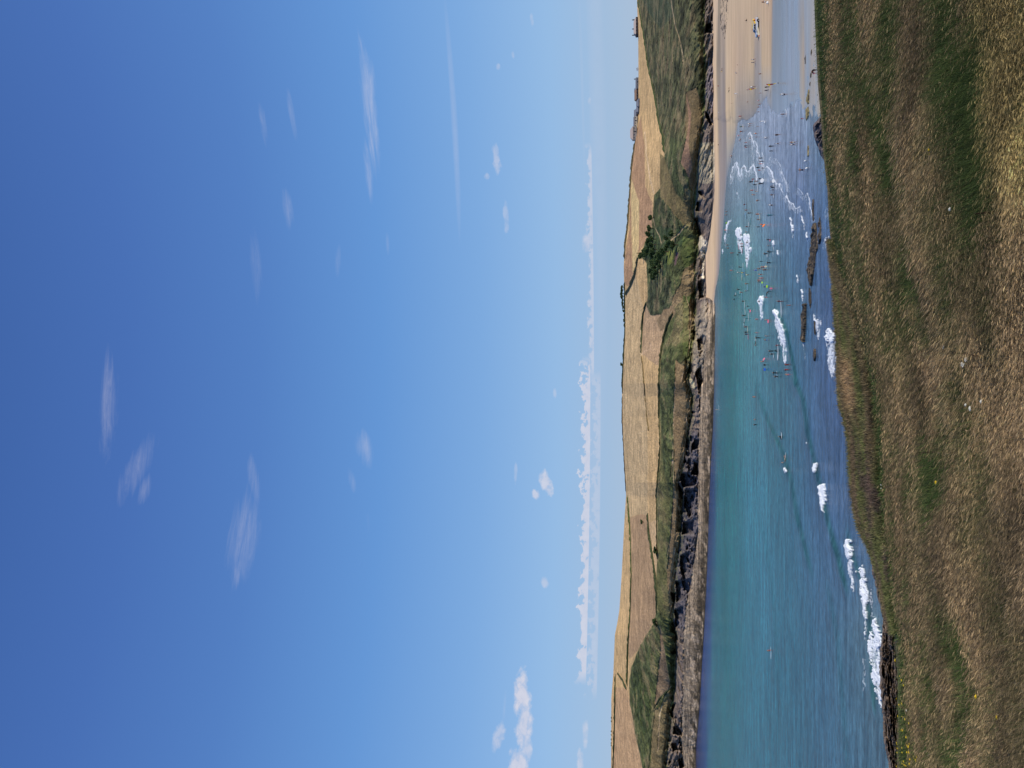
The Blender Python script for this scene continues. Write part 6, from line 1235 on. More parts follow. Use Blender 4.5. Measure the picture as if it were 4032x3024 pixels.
def ball(V, y, r, lab):
    bm = bmesh.new(); bmesh.ops.create_uvsphere(bm, u_segments=20, v_segments=12, radius=r); me = bpy.data.meshes.new('ball'); bm.to_mesh(me); bm.free(); me.polygons.foreach_set('use_smooth', [True] * len(me.polygons)); me.materials.append(cloth('white'))
    sm = bmesh.new()
    o = bpy.data.objects.new('ball', me); COL.objects.link(o); o.location = place(V, y, r); tag(o, lab, 'ball')
    bmesh.ops.create_circle(sm, cap_ends=False, segments=24, radius=r * 1.005); r0 = [v for v in sm.verts]; ex = bmesh.ops.extrude_edge_only(sm, edges=sm.edges[:]); bmesh.ops.translate(sm, vec=(0, 0, r * .08), verts=[v for v in ex['geom'] if isinstance(v, bmesh.types.BMVert)])
    m2 = bpy.data.meshes.new('seam'); sm.to_mesh(m2); sm.free(); m2.materials.append(cloth('grey')); s = bpy.data.objects.new('seam', m2); COL.objects.link(s); s.parent = o; s.rotation_euler = (.9, .3, 0)
ball(3170, 635, .22, 'white beach ball rolling away from the reaching person')
ball(3176, 664, .26, 'white ball at the foot of the reaching person')

# ------------------------------------------------------------------ mesh builder
class MB:
    def __init__(s): s.v, s.f = [], []
    def box(s, x0, x1, y0, y1, z0, z1):
        i = len(s.v); s.v += [(x, y, z) for z in (z0, z1) for x, y in ((x0, y0), (x1, y0), (x1, y1), (x0, y1))]
        s.f += [tuple(i + k for k in q) for q in ((3, 2, 1, 0), (4, 5, 6, 7), (0, 1, 5, 4), (1, 2, 6, 5), (2, 3, 7, 6), (3, 0, 4, 7))]; return s
    def prism(s, prof, y0, y1):
        """profile in x,z extruded along y"""
        i = len(s.v); n = len(prof); s.v += [(x, y0, z) for x, z in prof] + [(x, y1, z) for x, z in prof]
        s.f += [tuple(range(i + n - 1, i - 1, -1)), tuple(range(i + n, i + 2 * n))] + [(i + k, i + (k + 1) % n, i + n + (k + 1) % n, i + n + k) for k in range(n)]; return s
    def tube(s, pts, r, n=6):
        i = len(s.v); r = r if hasattr(r, '__len__') else [r] * len(pts)
        for k, p in enumerate(pts):
            p = Vector(p); d = (Vector(pts[min(k + 1, len(pts) - 1)]) - Vector(pts[max(k - 1, 0)])).normalized(); a = d.orthogonal().normalized(); b = d.cross(a)
            s.v += [tuple(p + (a * math.cos(2 * PI * q / n) + b * math.sin(2 * PI * q / n)) * r[k]) for q in range(n)]
        for k in range(len(pts) - 1): s.f += [(i + k * n + q, i + k * n + (q + 1) % n, i + (k + 1) * n + (q + 1) % n, i + (k + 1) * n + q) for q in range(n)]
        s.f += [tuple(range(i + n - 1, i - 1, -1)), tuple(range(i + (len(pts) - 1) * n, i + len(pts) * n))]; return s
    def disc(s, c, ax, r, h, n=20):
        c = Vector(c); ax = Vector(ax).normalized(); return s.tube([c - ax * h / 2, c + ax * h / 2], r, n)
    def mesh(s, name, m, bev=0.0, smooth=False):
        me = bpy.data.meshes.new(name); me.from_pydata(s.v, [], s.f); me.validate()
        if bev:
            bm = bmesh.new(); bm.from_mesh(me); bmesh.ops.remove_doubles(bm, verts=bm.verts, dist=1e-4); bmesh.ops.recalc_face_normals(bm, faces=bm.faces)
            bmesh.ops.bevel(bm, geom=[e for e in bm.edges if len(e.link_faces) == 2 and e.calc_face_angle(0) > .35], offset=bev, segments=2, affect='EDGES'); bm.to_mesh(me); bm.free()
        me.polygons.foreach_set('use_smooth', [smooth] * len(me.polygons)); me.materials.append(m); return me
    def build(s, name, m, parent=None, **k):
        o = bpy.data.objects.new(name, s.mesh(name, m, **k)); COL.objects.link(o)
        if parent is not None: o.parent = parent
        return o
def empty(name, loc, rz=0.0, sc=1.0):
    o = bpy.data.objects.new(name, None); COL.objects.link(o); o.location = loc; o.rotation_euler = (0, 0, rz); o.scale = (sc,) * 3; o.empty_display_size = .3; return o
def copy_tree(o, parent=None):
    c = o.copy(); COL.objects.link(c); c.parent = parent
    for ch in o.children: copy_tree(ch, c)
    return c
P_WHITE = mat('white_paint', lin((232, 234, 236)), .35, .5, var=.03); P_BLACK = mat('black_trim', lin((24, 24, 28)), .5, .4); P_GLASS = mat('dark_glass', lin((22, 28, 36)), .08, .8, var=.02)
P_TYRE = mat('tyre_rubber', lin((26, 26, 27)), .9, .1); P_RIM = mat('grey_rim', lin((170, 172, 176)), .4, .5, metal=.6); P_YEL = mat('rescue_yellow', lin((240, 196, 50)), .5, .4); P_RED = mat('rescue_red', lin((206, 44, 40)), .5, .4); P_ORG = mat('rescue_orange', lin((226, 96, 36)), .5, .4)

# ------------------------------------------------------------------ rescue pickup
def pickup():
    p = place(2993, 101, .02); t = empty('pickup_truck', (p.x, p.y + .9, .12)); tag(t, 'white rescue pickup parked on the dry sand, loaded with yellow and orange gear', 'pickup')
    side = [(-2.62, .45), (-2.66, .78), (-2.5, .98), (-1.45, 1.08), (-.75, 1.08), (-.75, .98), (2.6, .98), (2.6, .5), (2.1, .42), (-2.2, .38)]
    MB().prism(side, -.92, .92).build('body', P_WHITE, t, bev=.03)
    MB().prism([(-1.42, 1.075), (-.80, 1.72), (.62, 1.76), (.78, 1.0), (-.75, 1.0)], -.80, .80).build('cab', P_WHITE, t, bev=.03)
    w = MB().prism([(-1.20, 1.16), (-.76, 1.62), (-.14, 1.66), (-.14, 1.14)], -.83, -.805); w.build('side_window', P_GLASS, t)
    MB().prism([(-.04, 1.14), (-.04, 1.66), (.54, 1.67), (.62, 1.14)], -.83, -.805).build('side_window', P_GLASS, t)
    MB().prism([(-1.46, 1.13), (-.90, 1.70), (-.87, 1.68), (-1.40, 1.11)], -.72, .72).build('windscreen', P_GLASS, t)
    MB().box(.70, 2.56, -.86, -.80, .98, 1.12).box(.70, 2.56, .80, .86, .98, 1.12).box(2.5, 2.56, -.80, .80, .98, 1.12).build('bed_side', P_WHITE, t)
    MB().box(-2.74, -2.60, -.90, .90, .42, .62).build('front_bumper', P_BLACK, t, bev=.02); MB().box(2.60, 2.72, -.88, .88, .45, .60).build('rear_bumper', P_BLACK, t, bev=.02)
    MB().box(-2.2, 2.2, -.935, -.91, .38, .50).build('side_step', P_BLACK, t)
    for s in (-1, 1):
        MB().box(-2.68, -2.60, s * .78 - .12, s * .78 + .12, .72, .86).build('headlight', P_RIM, t, bev=.01)
        for x in (-1.72, 1.62):
            wh = empty('wheel', (x, s * .84, .38)); wh.parent = t
            MB().disc((0, 0, 0), (0, 1, 0), .40, .26, 28).build('tyre', P_TYRE, wh, bev=.03); MB().disc((0, s * .135, 0), (0, 1, 0), .22, .02, 16).build('rim', P_RIM, wh)
            MB().disc((x, s * .86, .42), (0, 1, 0), .47, .14, 24).build('wheel_arch', P_BLACK, t)
    MB().box(-.95, -.85, -1.08, -.90, 1.10, 1.28).build('door_mirror', P_BLACK, t, bev=.01)
    r = MB(); 
    for x in (-.55, .35): r.tube([(x, -.78, 1.70), (x, -.78, 1.92), (x, .78, 1.92), (x, .78, 1.70)], .025)
    r.build('roof_rack', P_BLACK, t)
    me, fb = board_mesh(3.1, .6, .07)
    for (col, loc, rot, nm, lab) in (('yellow', (.55, -.2, 2.0), (0, -.03, .05), 'rescue_board', 'yellow rescue board on the roof rack of the pickup'), ('cream', (-1.9, -1.35, .45), (1.25, -.12, .05), 'rescue_board', 'pale yellow rescue board with a red tip leaning by the front wheel of the pickup')):
        o = bpy.data.objects.new(nm, me); COL.objects.link(o); o.location = Vector(t.location) + Vector(loc); o.rotation_euler = rot; dress(o, cloth(col)); tag(o, lab, 'rescue board')
        c = bpy.data.objects.new('fin', fb); COL.objects.link(c); c.parent = o
        tip = MB().box(-1.50, -1.15, -.2, .2, -.01, .09).build('tip', P_RED, o, bev=.04)
    for (x, z, m, l, lab) in ((1.5, 1.25, P_YEL, 1.0, 'yellow rescue tube bundle standing in the pickup bed'), (2.2, 1.30, P_ORG, .5, 'orange kit bag at the very back of the pickup bed'), (2.25, 1.62, P_YEL, .7, 'big yellow kit bag on top of the pickup load')):
        b = MB(); b.tube([(-l / 2, 0, 0), (-l / 4, 0, .03), (l / 4, 0, .03), (l / 2, 0, 0)], [.12, .24, .24, .12], 10); o = b.build('kit_bag', m, bev=.03, smooth=True); o.location = Vector(t.location) + Vector((x, .05, z)); o.rotation_euler = (0, -.3, .2)
        s = MB().tube([(-.05, 0, .27), (0, 0, .33), (.05, 0, .27)], .015); s.build('strap', P_BLACK, o); tag(o, lab, 'kit bag')
pickup()
def flag(V, y, H, lab):
    p = place(V, y, .03); t = empty('beach_flag', p); tag(t, lab, 'flag', 'red and yellow beach flags')
    MB().tube([(0, 0, 0), (0, 0, H * .55), (-.02, 0, H * .9), (-.10, 0, H)], [.03, .025, .02, .012]).build('pole', P_WHITE, t); MB().disc((0, 0, .04), (0, 0, 1), .22, .08).build('base', P_BLACK, t, bev=.01)
    prof = [(0.0, 1.0, .30), (.10, .95, .62), (.22, .86, .78), (.30, .80, .60), (.40, .70, .45), (.6, .5, .34), (.8, .3, .2), (1.0, .10, .02)]
    cols = [(0, .17, P_RED, 'red_band'), (.17, .36, P_YEL, 'yellow_band'), (.36, .66, P_RED, 'red_band'), (.66, 1.0, P_YEL, 'yellow_band')]
    wx = lambda q: np.interp(q, [0, .1, .2, .30, .40, .6, .8, 1.0], [.18, .50, .85, 1.0, .55, .50, .34, .02]) * (H / 3.0) * .62
    for a, b, m, nm in cols:
        v = []; f = []; n = 8
        for i in range(n + 1):
            q = a + (b - a) * i / n; z = H * (.99 - .86 * q)
            for j in range(5):
                x = -.01 - wx(q) * j / 4 - .10 * q * 0; v.append((x, .05 * math.sin(3 * x + 5 * q) * j / 4, z - .25 * (j / 4) * wx(q)))
        for i in range(n):
            for j in range(4): f.append((i * 5 + j, i * 5 + j + 1, (i + 1) * 5 + j + 1, (i + 1) * 5 + j))
        me = bpy.data.meshes.new(nm); me.from_pydata(v, [], f); me.materials.append(m); o = bpy.data.objects.new(nm, me); COL.objects.link(o); o.parent = t
        so = o.modifiers.new('thick', 'SOLIDIFY'); so.thickness = .012
flag(3064, 327, 3.0, 'taller red and yellow flag standing on the shiny wet sand'); flag(2984, 346, 2.8, 'smaller looking red and yellow flag standing on the dry side of the wet sand')

# ------------------------------------------------------------------ buildings on the ridge
W_STONE = mat('pale_stone', lin((196, 186, 166)), .9, .2, bump=.3, var=.25, vscale=1.2); W_DARK = mat('dark_shaded_wall', lin((70, 62, 62)), .9, .2); W_GREY = mat('grey_render', lin((128, 130, 136)), .9, .2); W_WHITE = mat('white_render', lin((240, 240, 238)), .8, .2, var=.03)  # dark house fronts have their shade put into the wall colour
R_SLATE = mat('slate_roof', lin((120, 122, 130)), .8, .3, var=.2, vscale=2); R_PALE = mat('pale_roof', lin((186, 168, 156)), .85, .2, var=.12, vscale=1.5); R_BROWN = mat('brown_roof', lin((140, 112, 92)), .85, .2, var=.2, vscale=1.2)
def house(V, y, D, L, Wd, hw, hr, wall, roof, lab, hip=0.0, chim=(), wins=3, rz=0.0, sink=.6, gable=None, name='house', cat='house'):
    p = at_d(V, y, D); t = empty(name, (float(p[0]), float(p[1]), float(p[2]) - sink), rz); tag(t, lab, cat, 'buildings on the ridge')
    hw += sink; MB().box(-L / 2, L / 2, -Wd / 2, Wd / 2, 0, hw).build('wall', wall, t)
    e = .35; h = hip * L / 2; v = [(-L / 2 - e, -Wd / 2 - e, hw - .1), (L / 2 + e, -Wd / 2 - e, hw - .1), (L / 2 + e, Wd / 2 + e, hw - .1), (-L / 2 - e, Wd / 2 + e, hw - .1), (-L / 2 - e + h, 0, hw + hr), (L / 2 + e - h, 0, hw + hr)]
    me = bpy.data.meshes.new('roof'); me.from_pydata(v, [], [(0, 1, 5, 4), (2, 3, 4, 5), (1, 2, 5), (3, 0, 4), (3, 2, 1, 0)]); me.materials.append(roof); r = bpy.data.objects.new('roof', me); COL.objects.link(r); r.parent = t
    for cx in chim: c = MB().box(cx - .4, cx + .4, -.45, .45, hw + hr * .3, hw + hr + 1.3).box(cx - .22, cx + .22, -.2, .2, hw + hr + 1.3, hw + hr + 1.7).build('chimney', W_DARK, r)
    if gable: MB().prism([(L / 2 + .02, sink), (L / 2 + .06, sink), (L / 2 + .06, hw), (L / 2 + .02, hw)], -Wd / 2, Wd / 2).build('gable_end', gable, t)
    for k in range(wins):
        x = -L / 2 + L * (k + .5) / wins; f = MB().box(x - .6, x + .6, -Wd / 2 - .06, -Wd / 2 - .003, sink + (hw - sink) * .35, sink + (hw - sink) * .82).build('window', W_WHITE, t)
        MB().box(x - .5, x + .5, -Wd / 2 - .09, -Wd / 2 - .062, sink + (hw - sink) * .38, sink + (hw - sink) * .79).build('pane', P_GLASS, f)
    MB().box(L * .1 - .5, L * .1 + .5, -Wd / 2 - .07, -Wd / 2 - .004, sink, sink + min(2.0, (hw - sink) * .8)).build('door', W_DARK, t)
    return t
house(2511, 107, 866, 19.0, 9, 2.0, 2.6, W_DARK, R_PALE, 'long low building with pale hipped roof and three chimneys standing alone on the skyline', hip=.35, chim=(-8.6, -1.6, 8.6), wins=5)
house(2514, 331, 872, 12.5, 7, 2.2, 1.2, W_GREY, R_SLATE, 'low grey cottage with a white gable end beside the brown roofed barn', hip=0, chim=(5.9,), wins=4, gable=W_WHITE)
house(2513, 356, 880, 3.2, 5, 3.8, .8, W_WHITE, R_SLATE, 'narrow white building end poking above the brown roofed barn', wins=1)
house(2512, 376, 872, 10.5, 9, 1.6, 2.4, W_DARK, R_BROWN, 'barn with a long brown roof between the white end and the slate roofs', hip=0, wins=3, name='barn', cat='barn')
house(2517, 408, 850, 8.5, 8, .8, 2.6, W_GREY, R_SLATE, 'low slate roofed shed nearer the brown roofed barn', hip=.5, wins=2, name='shed', cat='shed')
house(2516, 431, 852, 7.5, 8, 1.0, 2.2, W_GREY, R_SLATE, 'low slate roofed shed nearer the stone house', hip=.5, wins=2, name='shed', cat='shed')
house(2511, 452, 862, 10, 8, 1.6, 2.6, W_DARK, R_SLATE, 'dark walled house with slate roof joined to the pale stone wing', wins=3)
house(2508, 484, 858, 12, 8, 2.8, 1.2, W_STONE, R_SLATE, 'pale stone wing with low roof below the big house', wins=4)
house(2505, 526, 852, 14.0, 9, 3.6, 3.0, W_STONE, R_PALE, 'biggest house on the ridge, stone front and pale hipped roof', hip=.45, wins=4, rz=-.12)
def small_thing(V, y, D, s, m, name, lab, cat):
    p = at_d(V, y, D); t = empty(name, [float(a) for a in p]); tag(t, lab, cat)
    MB().box(-s, s, -s * .6, s * .6, .3, s * 1.3).build('body', m, t, bev=.1); MB().box(-s * .8, s * .8, -s * .62, -s * .605, s * .8, s * 1.15).build('window', P_GLASS, t)
    for x in (-s * .6, s * .6): MB().disc((x, -s * .6, .3), (0, 1, 0), .32, .2, 14).build('wheel', P_TYRE, t)
small_thing(2513, 272, 880, 1.5, P_WHITE, 'parked_van', 'white van on the skyline between the lone building and the grey cottage', 'van')

# ------------------------------------------------------------------ hedges and trees
M_LEAF = attr_mat('leaves', .85, .15, (2.0, 4), None, bump=0, dark=.7, light=1.35, transl=.15); M_BARK = mat('bark', lin((84, 68, 54)), .95, .1, bump=.4)
M_HEDGE = attr_mat('hedge_leaves', .95, .1, (0.7, 5), (3, 4), bump=1.0, bdist=.5, dark=.6, light=1.4)
def hedge(pts, h, lab, w=1.4, col=(66, 72, 48), lift=0.0):
    n = sum(max(2, int(math.hypot(b[0] - a[0], b[1] - a[1]) / 4)) for a, b in zip(pts[:-1], pts[1:])); ts = np.linspace(0, 1, n + 1); cum = [0]
    for a, b in zip(pts[:-1], pts[1:]): cum.append(cum[-1] + math.hypot(b[0] - a[0], b[1] - a[1]))
    vs = np.interp(ts * cum[-1], cum, [p[0] for p in pts]); ys = np.interp(ts * cum[-1], cum, [p[1] for p in pts])
    C = np.array([land_pt(a, b) for a, b in zip(vs, ys)]); d = np.gradient(C, axis=0)[:, :2]; d /= np.linalg.norm(d, axis=1)[:, None] + 1e-9; nx, ny = -d[:, 1], d[:, 0]; rows = []
    prof = [(-1, -.8), (-1, .3), (-.8, .8), (-.3, 1.0), (.3, 1.0), (.8, .8), (1, .3), (1, -.8)]; hh = .65 * h * (.6 + .8 * vnoise(ts * n * .35, ts * 0, 11)) * sstep(0, .02, ts) * sstep(1, .98, ts) + .2
    for k, (a, b) in enumerate(prof):
        ww = .6 * w * a * (.7 + .6 * vnoise(ts * n * .5, ts * 0 + k, 13)); rows.append(np.stack([C[:, 0] + nx * ww, C[:, 1] + ny * ww, C[:, 2] + lift + hh * b * (.85 + .3 * vnoise(ts * n * .9, ts * 0 + k, 17))], -1))
    A = np.array(rows); org = A.reshape(-1, 3).mean(0); c = linA(np.array(col, float)) * (.7 + .6 * vnoise(np.arange(A.shape[1])[None, :] * .4 + 0 * A[..., 0], np.arange(8)[:, None] + 0 * A[..., 0], 5))[..., None]
    o = mesh_np('hedge', A.reshape(-1, 3) - org, grid_faces(*A.shape[:2]), M_HEDGE, {'Col': c.reshape(-1, 3)}); o.location = org; tag(o, lab, 'hedge', 'field hedges on the headland')
hedge([(2515, 1011), (2501, 1080), (2483, 1125), (2464, 1158)], 2.2, 'thick hedge slanting from the wooded ravine up to the ridge trees', w=2.0, col=(104, 100, 72))
hedge([(2547, 1190), (2535, 1231), (2531, 1277), (2526, 1391)], 1.6, 'dark hedge from the scrub corner to the bare patch in the fields', w=1.6)
hedge([(2527, 1400), (2532, 1437), (2538, 1510), (2542, 1560), (2548, 1635), (2555, 1695)], 1.0, 'thin hedge running on between two tan fields beyond the bare patch', w=1.0, col=(110, 94, 62))
hedge([(2472, 1950), (2483, 2097), (2488, 2260), (2483, 2401), (2474, 2542), (2469, 2701)], 1.7, 'longest hedge, running level below the skyline in the seaward fields', w=1.6, col=(76, 84, 50))
hedge([(2432, 2650), (2452, 2678), (2466, 2712)], 1.6, 'short slanting hedge, landward arm of a V below the skyline', w=1.5)
hedge([(2424, 2655), (2423, 2770), (2416, 3024), (2412, 3500)], 1.8, 'hedge hugging the seaward skyline', w=1.8)
hedge([(2551, 2021), (2556, 2097), (2572, 2205), (2579, 2260), (2587, 2345), (2589, 2418)], 1.5, 'hedge edging the pale stubble strip down to the round bush', w=1.5)
hedge([(2640, 2712), (2599, 2752), (2577, 2797), (2567, 2881), (2559, 3024), (2555, 3400)], 1.5, 'hedge beside the pale footpath at the seaward end', w=1.4)
hedge([(2648, 1231), (2629, 1277), (2611, 1345), (2600, 1414), (2597, 1510), (2597, 1640), (2602, 1740), (2597, 1830), (2586, 1950), (2589, 2100), (2587, 2200)], 1.3, 'hedge dividing the tan fields from the green coastal slope in the middle', w=1.3, col=(80, 78, 50))
hedge([(v, y) for y, v in F1[:9]], 1.4, 'hedge along the lower edge of the fields below the houses', w=1.4, col=(64, 74, 44))
hedge([(float(RIDGE(y)) + 3, y) for y in range(560, 1040, 20)], 2.0, 'dark hedge along the skyline between the biggest house and the single bush', w=2.0, col=(88, 82, 62))
hedge([(float(RIDGE(y)) + 3, y) for y in range(1110, 1560, 20)], 1.6, 'dark hedge along the skyline under the ridge trees', w=1.8, col=(62, 66, 46))
hedge([(float(RIDGE(y)) + 2, y) for y in range(1560, 1960, 20)], .9, 'thin dark hedge along the skyline above the widest tan field', w=1.2, col=(92, 80, 62))
def tree_proto(kind, seed):
    rng = np.random.default_rng(seed); t = empty('tree', (0, 0, -500)); h = 4.0
    k = MB().tube([(0, 0, -.4), (.05, 0, .6), (.1, .05, 1.4), (.05, .1, 2.4)], [.22, .18, .12, .05])
    for a in range(4): an = a * 1.6 + rng.random(); k.tube([(.07, .03, 1.0 + .3 * a), (.6 * math.cos(an), .6 * math.sin(an), 1.7 + .3 * a), (1.1 * math.cos(an), 1.1 * math.sin(an), 2.1 + .3 * a)], [.08, .05, .02], 5)
    k.build('trunk', M_BARK, t); n = 1500
    if kind == 'cone':
        z = rng.random(n) ** 1.3; r = (1 - z) * 1.3 * (.55 + .45 * rng.random(n)) * (.75 + .25 * np.cos(z * 40)); a = rng.uniform(0, 6.28, n); c = np.stack([r * np.cos(a), r * np.sin(a), .5 + z * 6.0], -1)
    else:
        bl = rng.normal(0, 1, (9, 3)); bl = bl / np.linalg.norm(bl, axis=1)[:, None] * np.array((1.0, 1.0, .55)) * rng.uniform(.5, 1.0, (9, 1)); bl[:, 2] += 2.3; q = rng.integers(0, 9, n); d = rng.normal(0, 1, (n, 3)); d /= np.linalg.norm(d, axis=1)[:, None]; c = bl[q] + d * rng.uniform(.55, .95, (n, 1)) * (.55 + .4 * rng.random(9))[q][:, None]
    s = rng.uniform(.10, .22, n)[:, None]; u = rng.normal(0, 1, (n, 3)); u /= np.linalg.norm(u, axis=1)[:, None]; w = np.cross(u, rng.normal(0, 1, (n, 3))); w /= np.linalg.norm(w, axis=1)[:, None]
    v = np.stack([c + u * s, c + w * s, c - u * s, c - w * s], 1).reshape(-1, 3); col = linA(np.array((84, 100, 60.))) * rng.uniform(.5, 1.5, (n, 1)); f = np.arange(4 * n).reshape(-1, 4)
    mesh_np('crown', v, f, M_LEAF, {'Col': np.repeat(col, 4, 0)}, smooth=False, parent=t); return t
TP = [tree_proto('round', 1), tree_proto('round', 2), tree_proto('round', 3), tree_proto('cone', 4)]; used = set()
def tree(V, y, k, sc, lab, group=None, cat='tree', zs=1.0):
    t = TP[k] if k not in used else copy_tree(TP[k]); used.add(k); t.location = land_pt(V, y); t.rotation_euler = (0, 0, random.uniform(0, 6)); t.scale = (sc, sc, sc * zs); tag(t, lab, cat, group)
for V, y in [(2570, 921), (2578, 941), (2567, 951), (2580, 964), (2564, 970), (2551, 983), (2557, 999), (2544, 991), (2532, 1008), (2541, 1004), (2583, 982), (2587, 995), (2583, 1016), (2597, 1019), (2603, 1032), (2580, 1043), (2590, 1052), (2574, 1065),
             (2587, 1076), (2598, 1073), (2587, 1091), (2627, 990), (2614, 1004), (2666, 964), (2658, 920), (2637, 936), (2570, 898), (2573, 856), (2600, 1008), (2608, 1050), (2561, 985), (2550, 1000), (2590, 1030), (2640, 975), (2650, 955)]:
    tree(V + 5, y, random.choice((0, 1, 2)), random.uniform(1.3, 2.0), 'dark green rounded tree crowded in the ravine wood below the brown fields', 'trees of the ravine wood')
tree(2541, 996, 3, 1.1, 'pointed dark conifer standing above the ravine wood')
ORD = ['first', 'second', 'third', 'fourth', 'fifth', 'sixth', 'seventh', 'eighth', 'ninth', 'tenth', 'eleventh']
for V, y, s in [(2456, 1130, 1.3), (2456, 1142, 1.6), (2456, 1156, 1.5), (2457, 1168, 1.5), (2457, 1182, 1.3), (2458, 1196, 1.3), (2459, 1210, 1.2), (2460, 1224, 1.1), (2460, 1240, .9), (2460, 1262, .8), (2460, 1280, .8)]:
    rown = globals().get('rown', -1) + 1; tree(V + 2, y, random.choice((0, 1, 2)), s * random.uniform(1.1, 1.5), ORD[rown] + ' tree from the beach end of the dark row on the skyline', 'row of trees on the skyline', zs=.6)
tree(2455, 1433, 1, 1.35, 'single dark bush on the skyline seaward of the tree row', cat='bush', zs=.8)
tree(2455, 1437, 2, .9, 'smaller dark bush touching the single skyline bush', cat='bush', zs=.7)
tree(2536, 2055, 0, 1.5, 'dark bush in the ragged corner of the tan field', cat='bush', zs=.6)
tree(2590, 2166, 1, 1.7, 'round dark green bush, landward of two on the lower edge of the brown field', cat='bush', zs=.6)
tree(2592, 2178, 2, 1.2, 'smaller dark green bush leaning on the landward round bush', cat='bush', zs=.5)
tree(2590, 2446, 2, 1.9, 'round dark green bush, seaward of two on the lower edge of the brown field', cat='bush', zs=.6)
tree(2592, 2462, 0, 1.3, 'smaller dark green bush leaning on the seaward round bush', cat='bush', zs=.5)
for k_, y in enumerate((2826, 2840, 2880, 2894, 2912, 2926, 2935)): tree(float(RIDGE(y)) + 3, y, random.choice((0, 1, 2)), .8, ORD[k_] + ' low dark bush on the seaward skyline, counting seaward', 'low bushes on the seaward skyline', 'bush', zs=.5)

# ------------------------------------------------------------------ flowers and stalks in the grass
def slope_pt(V, y): return Vector([float(a) for a in at_d(V, y, float(d_slope(V, y)))])
M_YEL = mat('yellow_petals', lin((236, 200, 40)), .7, .2, var=.1); M_UMB = mat('cream_umbel', lin((226, 222, 204)), .8, .2, var=.08); M_STALK = mat('green_stalk', lin((92, 104, 56)), .8, .2); M_DOCK = mat('dock_seed', lin((62, 42, 34)), .9, .1, var=.3, vscale=30)
def flower_proto(kind):
    t = empty('flower', (0, 0, -400))
    if kind == 'yellow':
        MB().tube([(0, 0, 0), (.01, 0, .14), (.0, .01, .26)], [.004, .003, .003], 5).build('stem', M_STALK, t); v = []; f = []
        for k in range(12):
            a = k * PI / 6; i = len(v); v += [(0, 0, .26), (.022 * math.cos(a - .22), .022 * math.sin(a - .22), .272), (.042 * math.cos(a), .042 * math.sin(a), .268), (.022 * math.cos(a + .22), .022 * math.sin(a + .22), .272)]; f.append((i, i + 1, i + 2, i + 3))
        me = bpy.data.meshes.new('petals'); me.from_pydata(v, [], f); me.materials.append(M_YEL); p = bpy.data.objects.new('petals', me); COL.objects.link(p); p.parent = t
        b = MB().disc((0, 0, .272), (0, 0, 1), .014, .014, 10).build('flower_centre', M_YEL, t)
    else:
        MB().tube([(0, 0, 0), (.02, 0, .3), (.0, .02, .56)], [.006, .005, .004], 6).build('stem', M_STALK, t); u = MB(); rng = random.Random(3); s = MB()
        for k in range(40):
            a = k * 2.4; r = .075 * math.sqrt(k / 40); z = .62 - r * .35; u.disc((r * math.cos(a), r * math.sin(a), z), (rng.uniform(-.3, .3), rng.uniform(-.3, .3), 1), .011, .010, 6)
            if k % 4 == 0: s.tube([(0, .02, .56), (r * math.cos(a), r * math.sin(a), z)], .0018, 4)
        u.build('umbel', M_UMB, t); s.build('rays', M_STALK, t)
    return t
FY, FU = flower_proto('yellow'), flower_proto('umbel'); fused = set()
def flower(pr, V, y, h, sc, lab, group):
    D = float(d_slope(V, y)); dv = h * F_PX / D * .55; t = pr if pr.name not in fused else copy_tree(pr); fused.add(pr.name)
    t.location = slope_pt(V + dv, y); t.scale = (sc, sc, h / (.27 if pr is FY else .62)); t.rotation_euler = (random.uniform(-.25, .1), random.uniform(-.2, .2), random.uniform(0, 6)); tag(t, lab, 'flower', group)
ycrop = [(750, 10), (580, 270), (660, 418), (692, 365), (622, 630), (695, 650), (768, 675), (836, 773), (693, 893), (715, 938), (787, 1058), (600, 1235), (710, 1235), (806, 1215), (870, 1200), (825, 1270), (858, 1335), (822, 1380), (725, 1357), (606, 1358),
         (935, 1440), (1022, 1473), (1003, 1512), (718, 1508), (703, 1556), (868, 1597), (865, 1525), (597, 1617), (800, 1630), (615, 1210), (590, 1190), (740, 1590)]
for a, b in ycrop: flower(FY, 3430 + a * .1953, 2700 + b * .1953, random.uniform(.22, .32), random.uniform(1.0, 1.6) * (1.3 if a > 900 else 1), 'small yellow flower in the green turf at the rocky end of the slope', 'yellow flowers by the rocks')
for V, y in [(3500, 2593), (3500, 2604), (3512, 2600), (3558, 2660), (3563, 2675)]: flower(FY, max(V, float(GEDGE(y)) + 6), y, .26, 1.4, 'small yellow flower among the first ones landward of the rocks', 'yellow flowers landward of the rocks')
flower(FY, 3899, 2765, .4, 1.2, 'yellow flower spike alone in the tall grass at the seaward side', None); flower(FY, 3980, 2834, .35, 1.0, 'single yellow flower nearest the viewer at the seaward side', None)
flower(FY, 3697, 585, .3, .9, 'yellow flower in the tall grass on the beach side, the upper of two', None); flower(FY, 3706, 600, .3, .7, 'yellow flower in the tall grass on the beach side, the lower of two', None)
flower(FY, 3712, 1905, .3, 1.2, 'yellow flower beside the greenest patch in the middle of the slope', None)
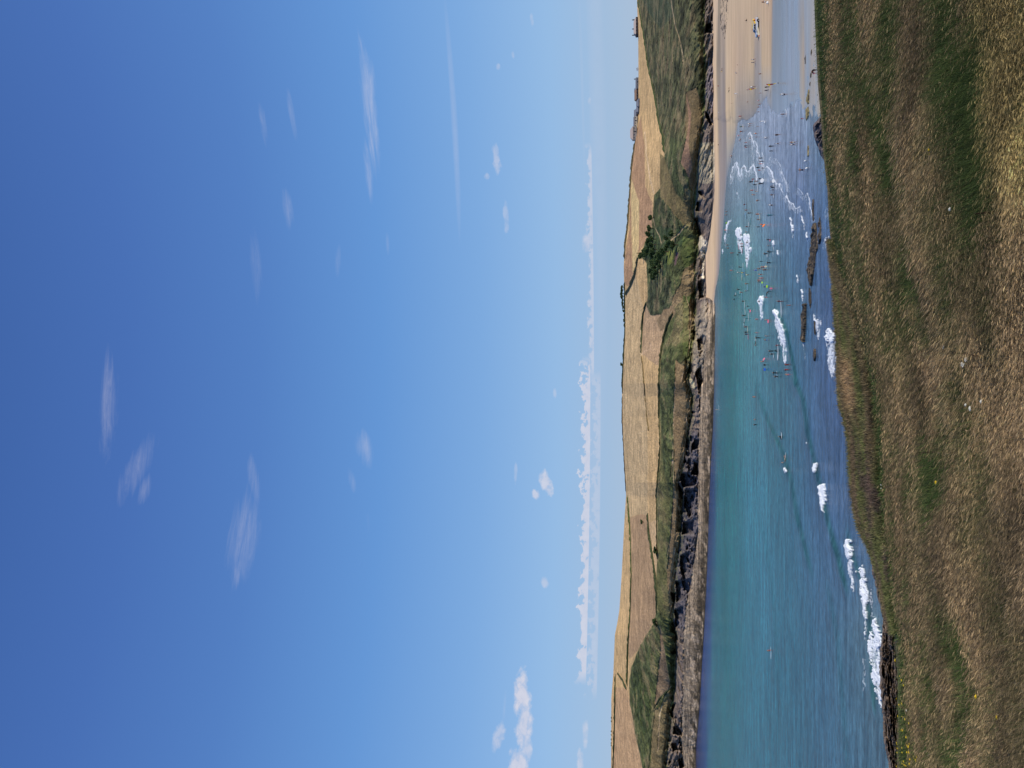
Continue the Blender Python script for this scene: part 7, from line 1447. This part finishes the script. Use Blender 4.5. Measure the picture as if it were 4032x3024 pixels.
for V, y, s, lab in [(3760, 1371, 1.5, 'cream flower head on its own at the top of a dark stalk'), (3856, 1412, 1.5, 'biggest cream flower head in a cluster of three near the viewer'), (3838, 1433, 1.2, 'cream flower head leaning from the cluster of three'), (3849, 1465, 1.6, 'ragged white flower head at the seaward end of the cluster'),
                     (3882, 1608, 1.5, 'bright cream flower head standing apart in tall straw'), (3935, 1596, 1.1, 'small cream flower head nearest the viewer in tall straw'), (3855, 1605, .9, 'small greenish white flower head beside the bright cream one'),
                     (3491, 1901, 1.2, 'white flower head in the green strip above the dip, landward of two'), (3493, 1928, .9, 'white flower head in the green strip above the dip, seaward of two'), (3803, 819, 1.0, 'small white flower head above the darkest gap in the beach side grass'), (3598, 2803, 1.2, 'white flower head among the yellow flowers')]:
    flower(FU, V, y, .42, s * .34, lab, 'white flower heads in the grass')
def stalk(V0, y0, V1, y1, lab):
    """a tall dark dock or dead stalk rooted in the turf, as seen from V1,y1 up to V0,y0"""
    base = slope_pt(V1, y1); D = base.y; top = Vector([float(a) for a in at_d(V0, y0, D - .1)]); t = empty('dock_stalk', base); tag(t, lab, 'plant', 'dark dead stalks standing in the grass'); v = top - base; pts = []; rng = random.Random(int(V0)); n = 9
    for k in range(n): q = k / (n - 1); pts.append(v * q + Vector((rng.uniform(-.012, .012), 0, rng.uniform(-.01, .01))) * (1 if 0 < k < n - 1 else 0))
    MB().tube([(0, 0, -.2)] + pts, [.0035] + [.0032 - .002 * k / n for k in range(n)], 6).build('stem', M_DOCK, t); s = MB()
    for k in range(60): q = rng.uniform(.35, 1) ; p = v * q; r = .018 * (1.2 - q); a = rng.uniform(0, 6.28); s.disc(p + Vector((r * math.cos(a), r * math.sin(a), rng.uniform(-.01, .01))), (rng.random(), rng.random(), 1), .004, .006, 6)
    s.build('seeds', M_DOCK, t)
stalk(3838, 842, 3975, 828, 'dark dead stalk below the white flower on the beach side'); stalk(3740, 1384, 3985, 1425, 'longest dark stalk rising beside the cream flower cluster'); stalk(3610, 1783, 3735, 1778, 'dark branched stalk in the middle of the slope')
stalk(3945, 2932, 4040, 2944, 'dark stalk nearest the seaward corner'); stalk(3545, 535, 3590, 520, 'short dark stalk high on the beach side of the slope'); stalk(3720, 80, 3790, 60, 'dark stalk at the very beach side edge'); stalk(3790, 1447, 3990, 1440, 'dark stalk through the ragged white flower head')
stalk(3880, 1990, 3970, 1990, 'dark stalk close to the viewer in the middle of the grass'); stalk(3880, 1610, 3960, 1606, 'dark stalk carrying the bright cream flower head')
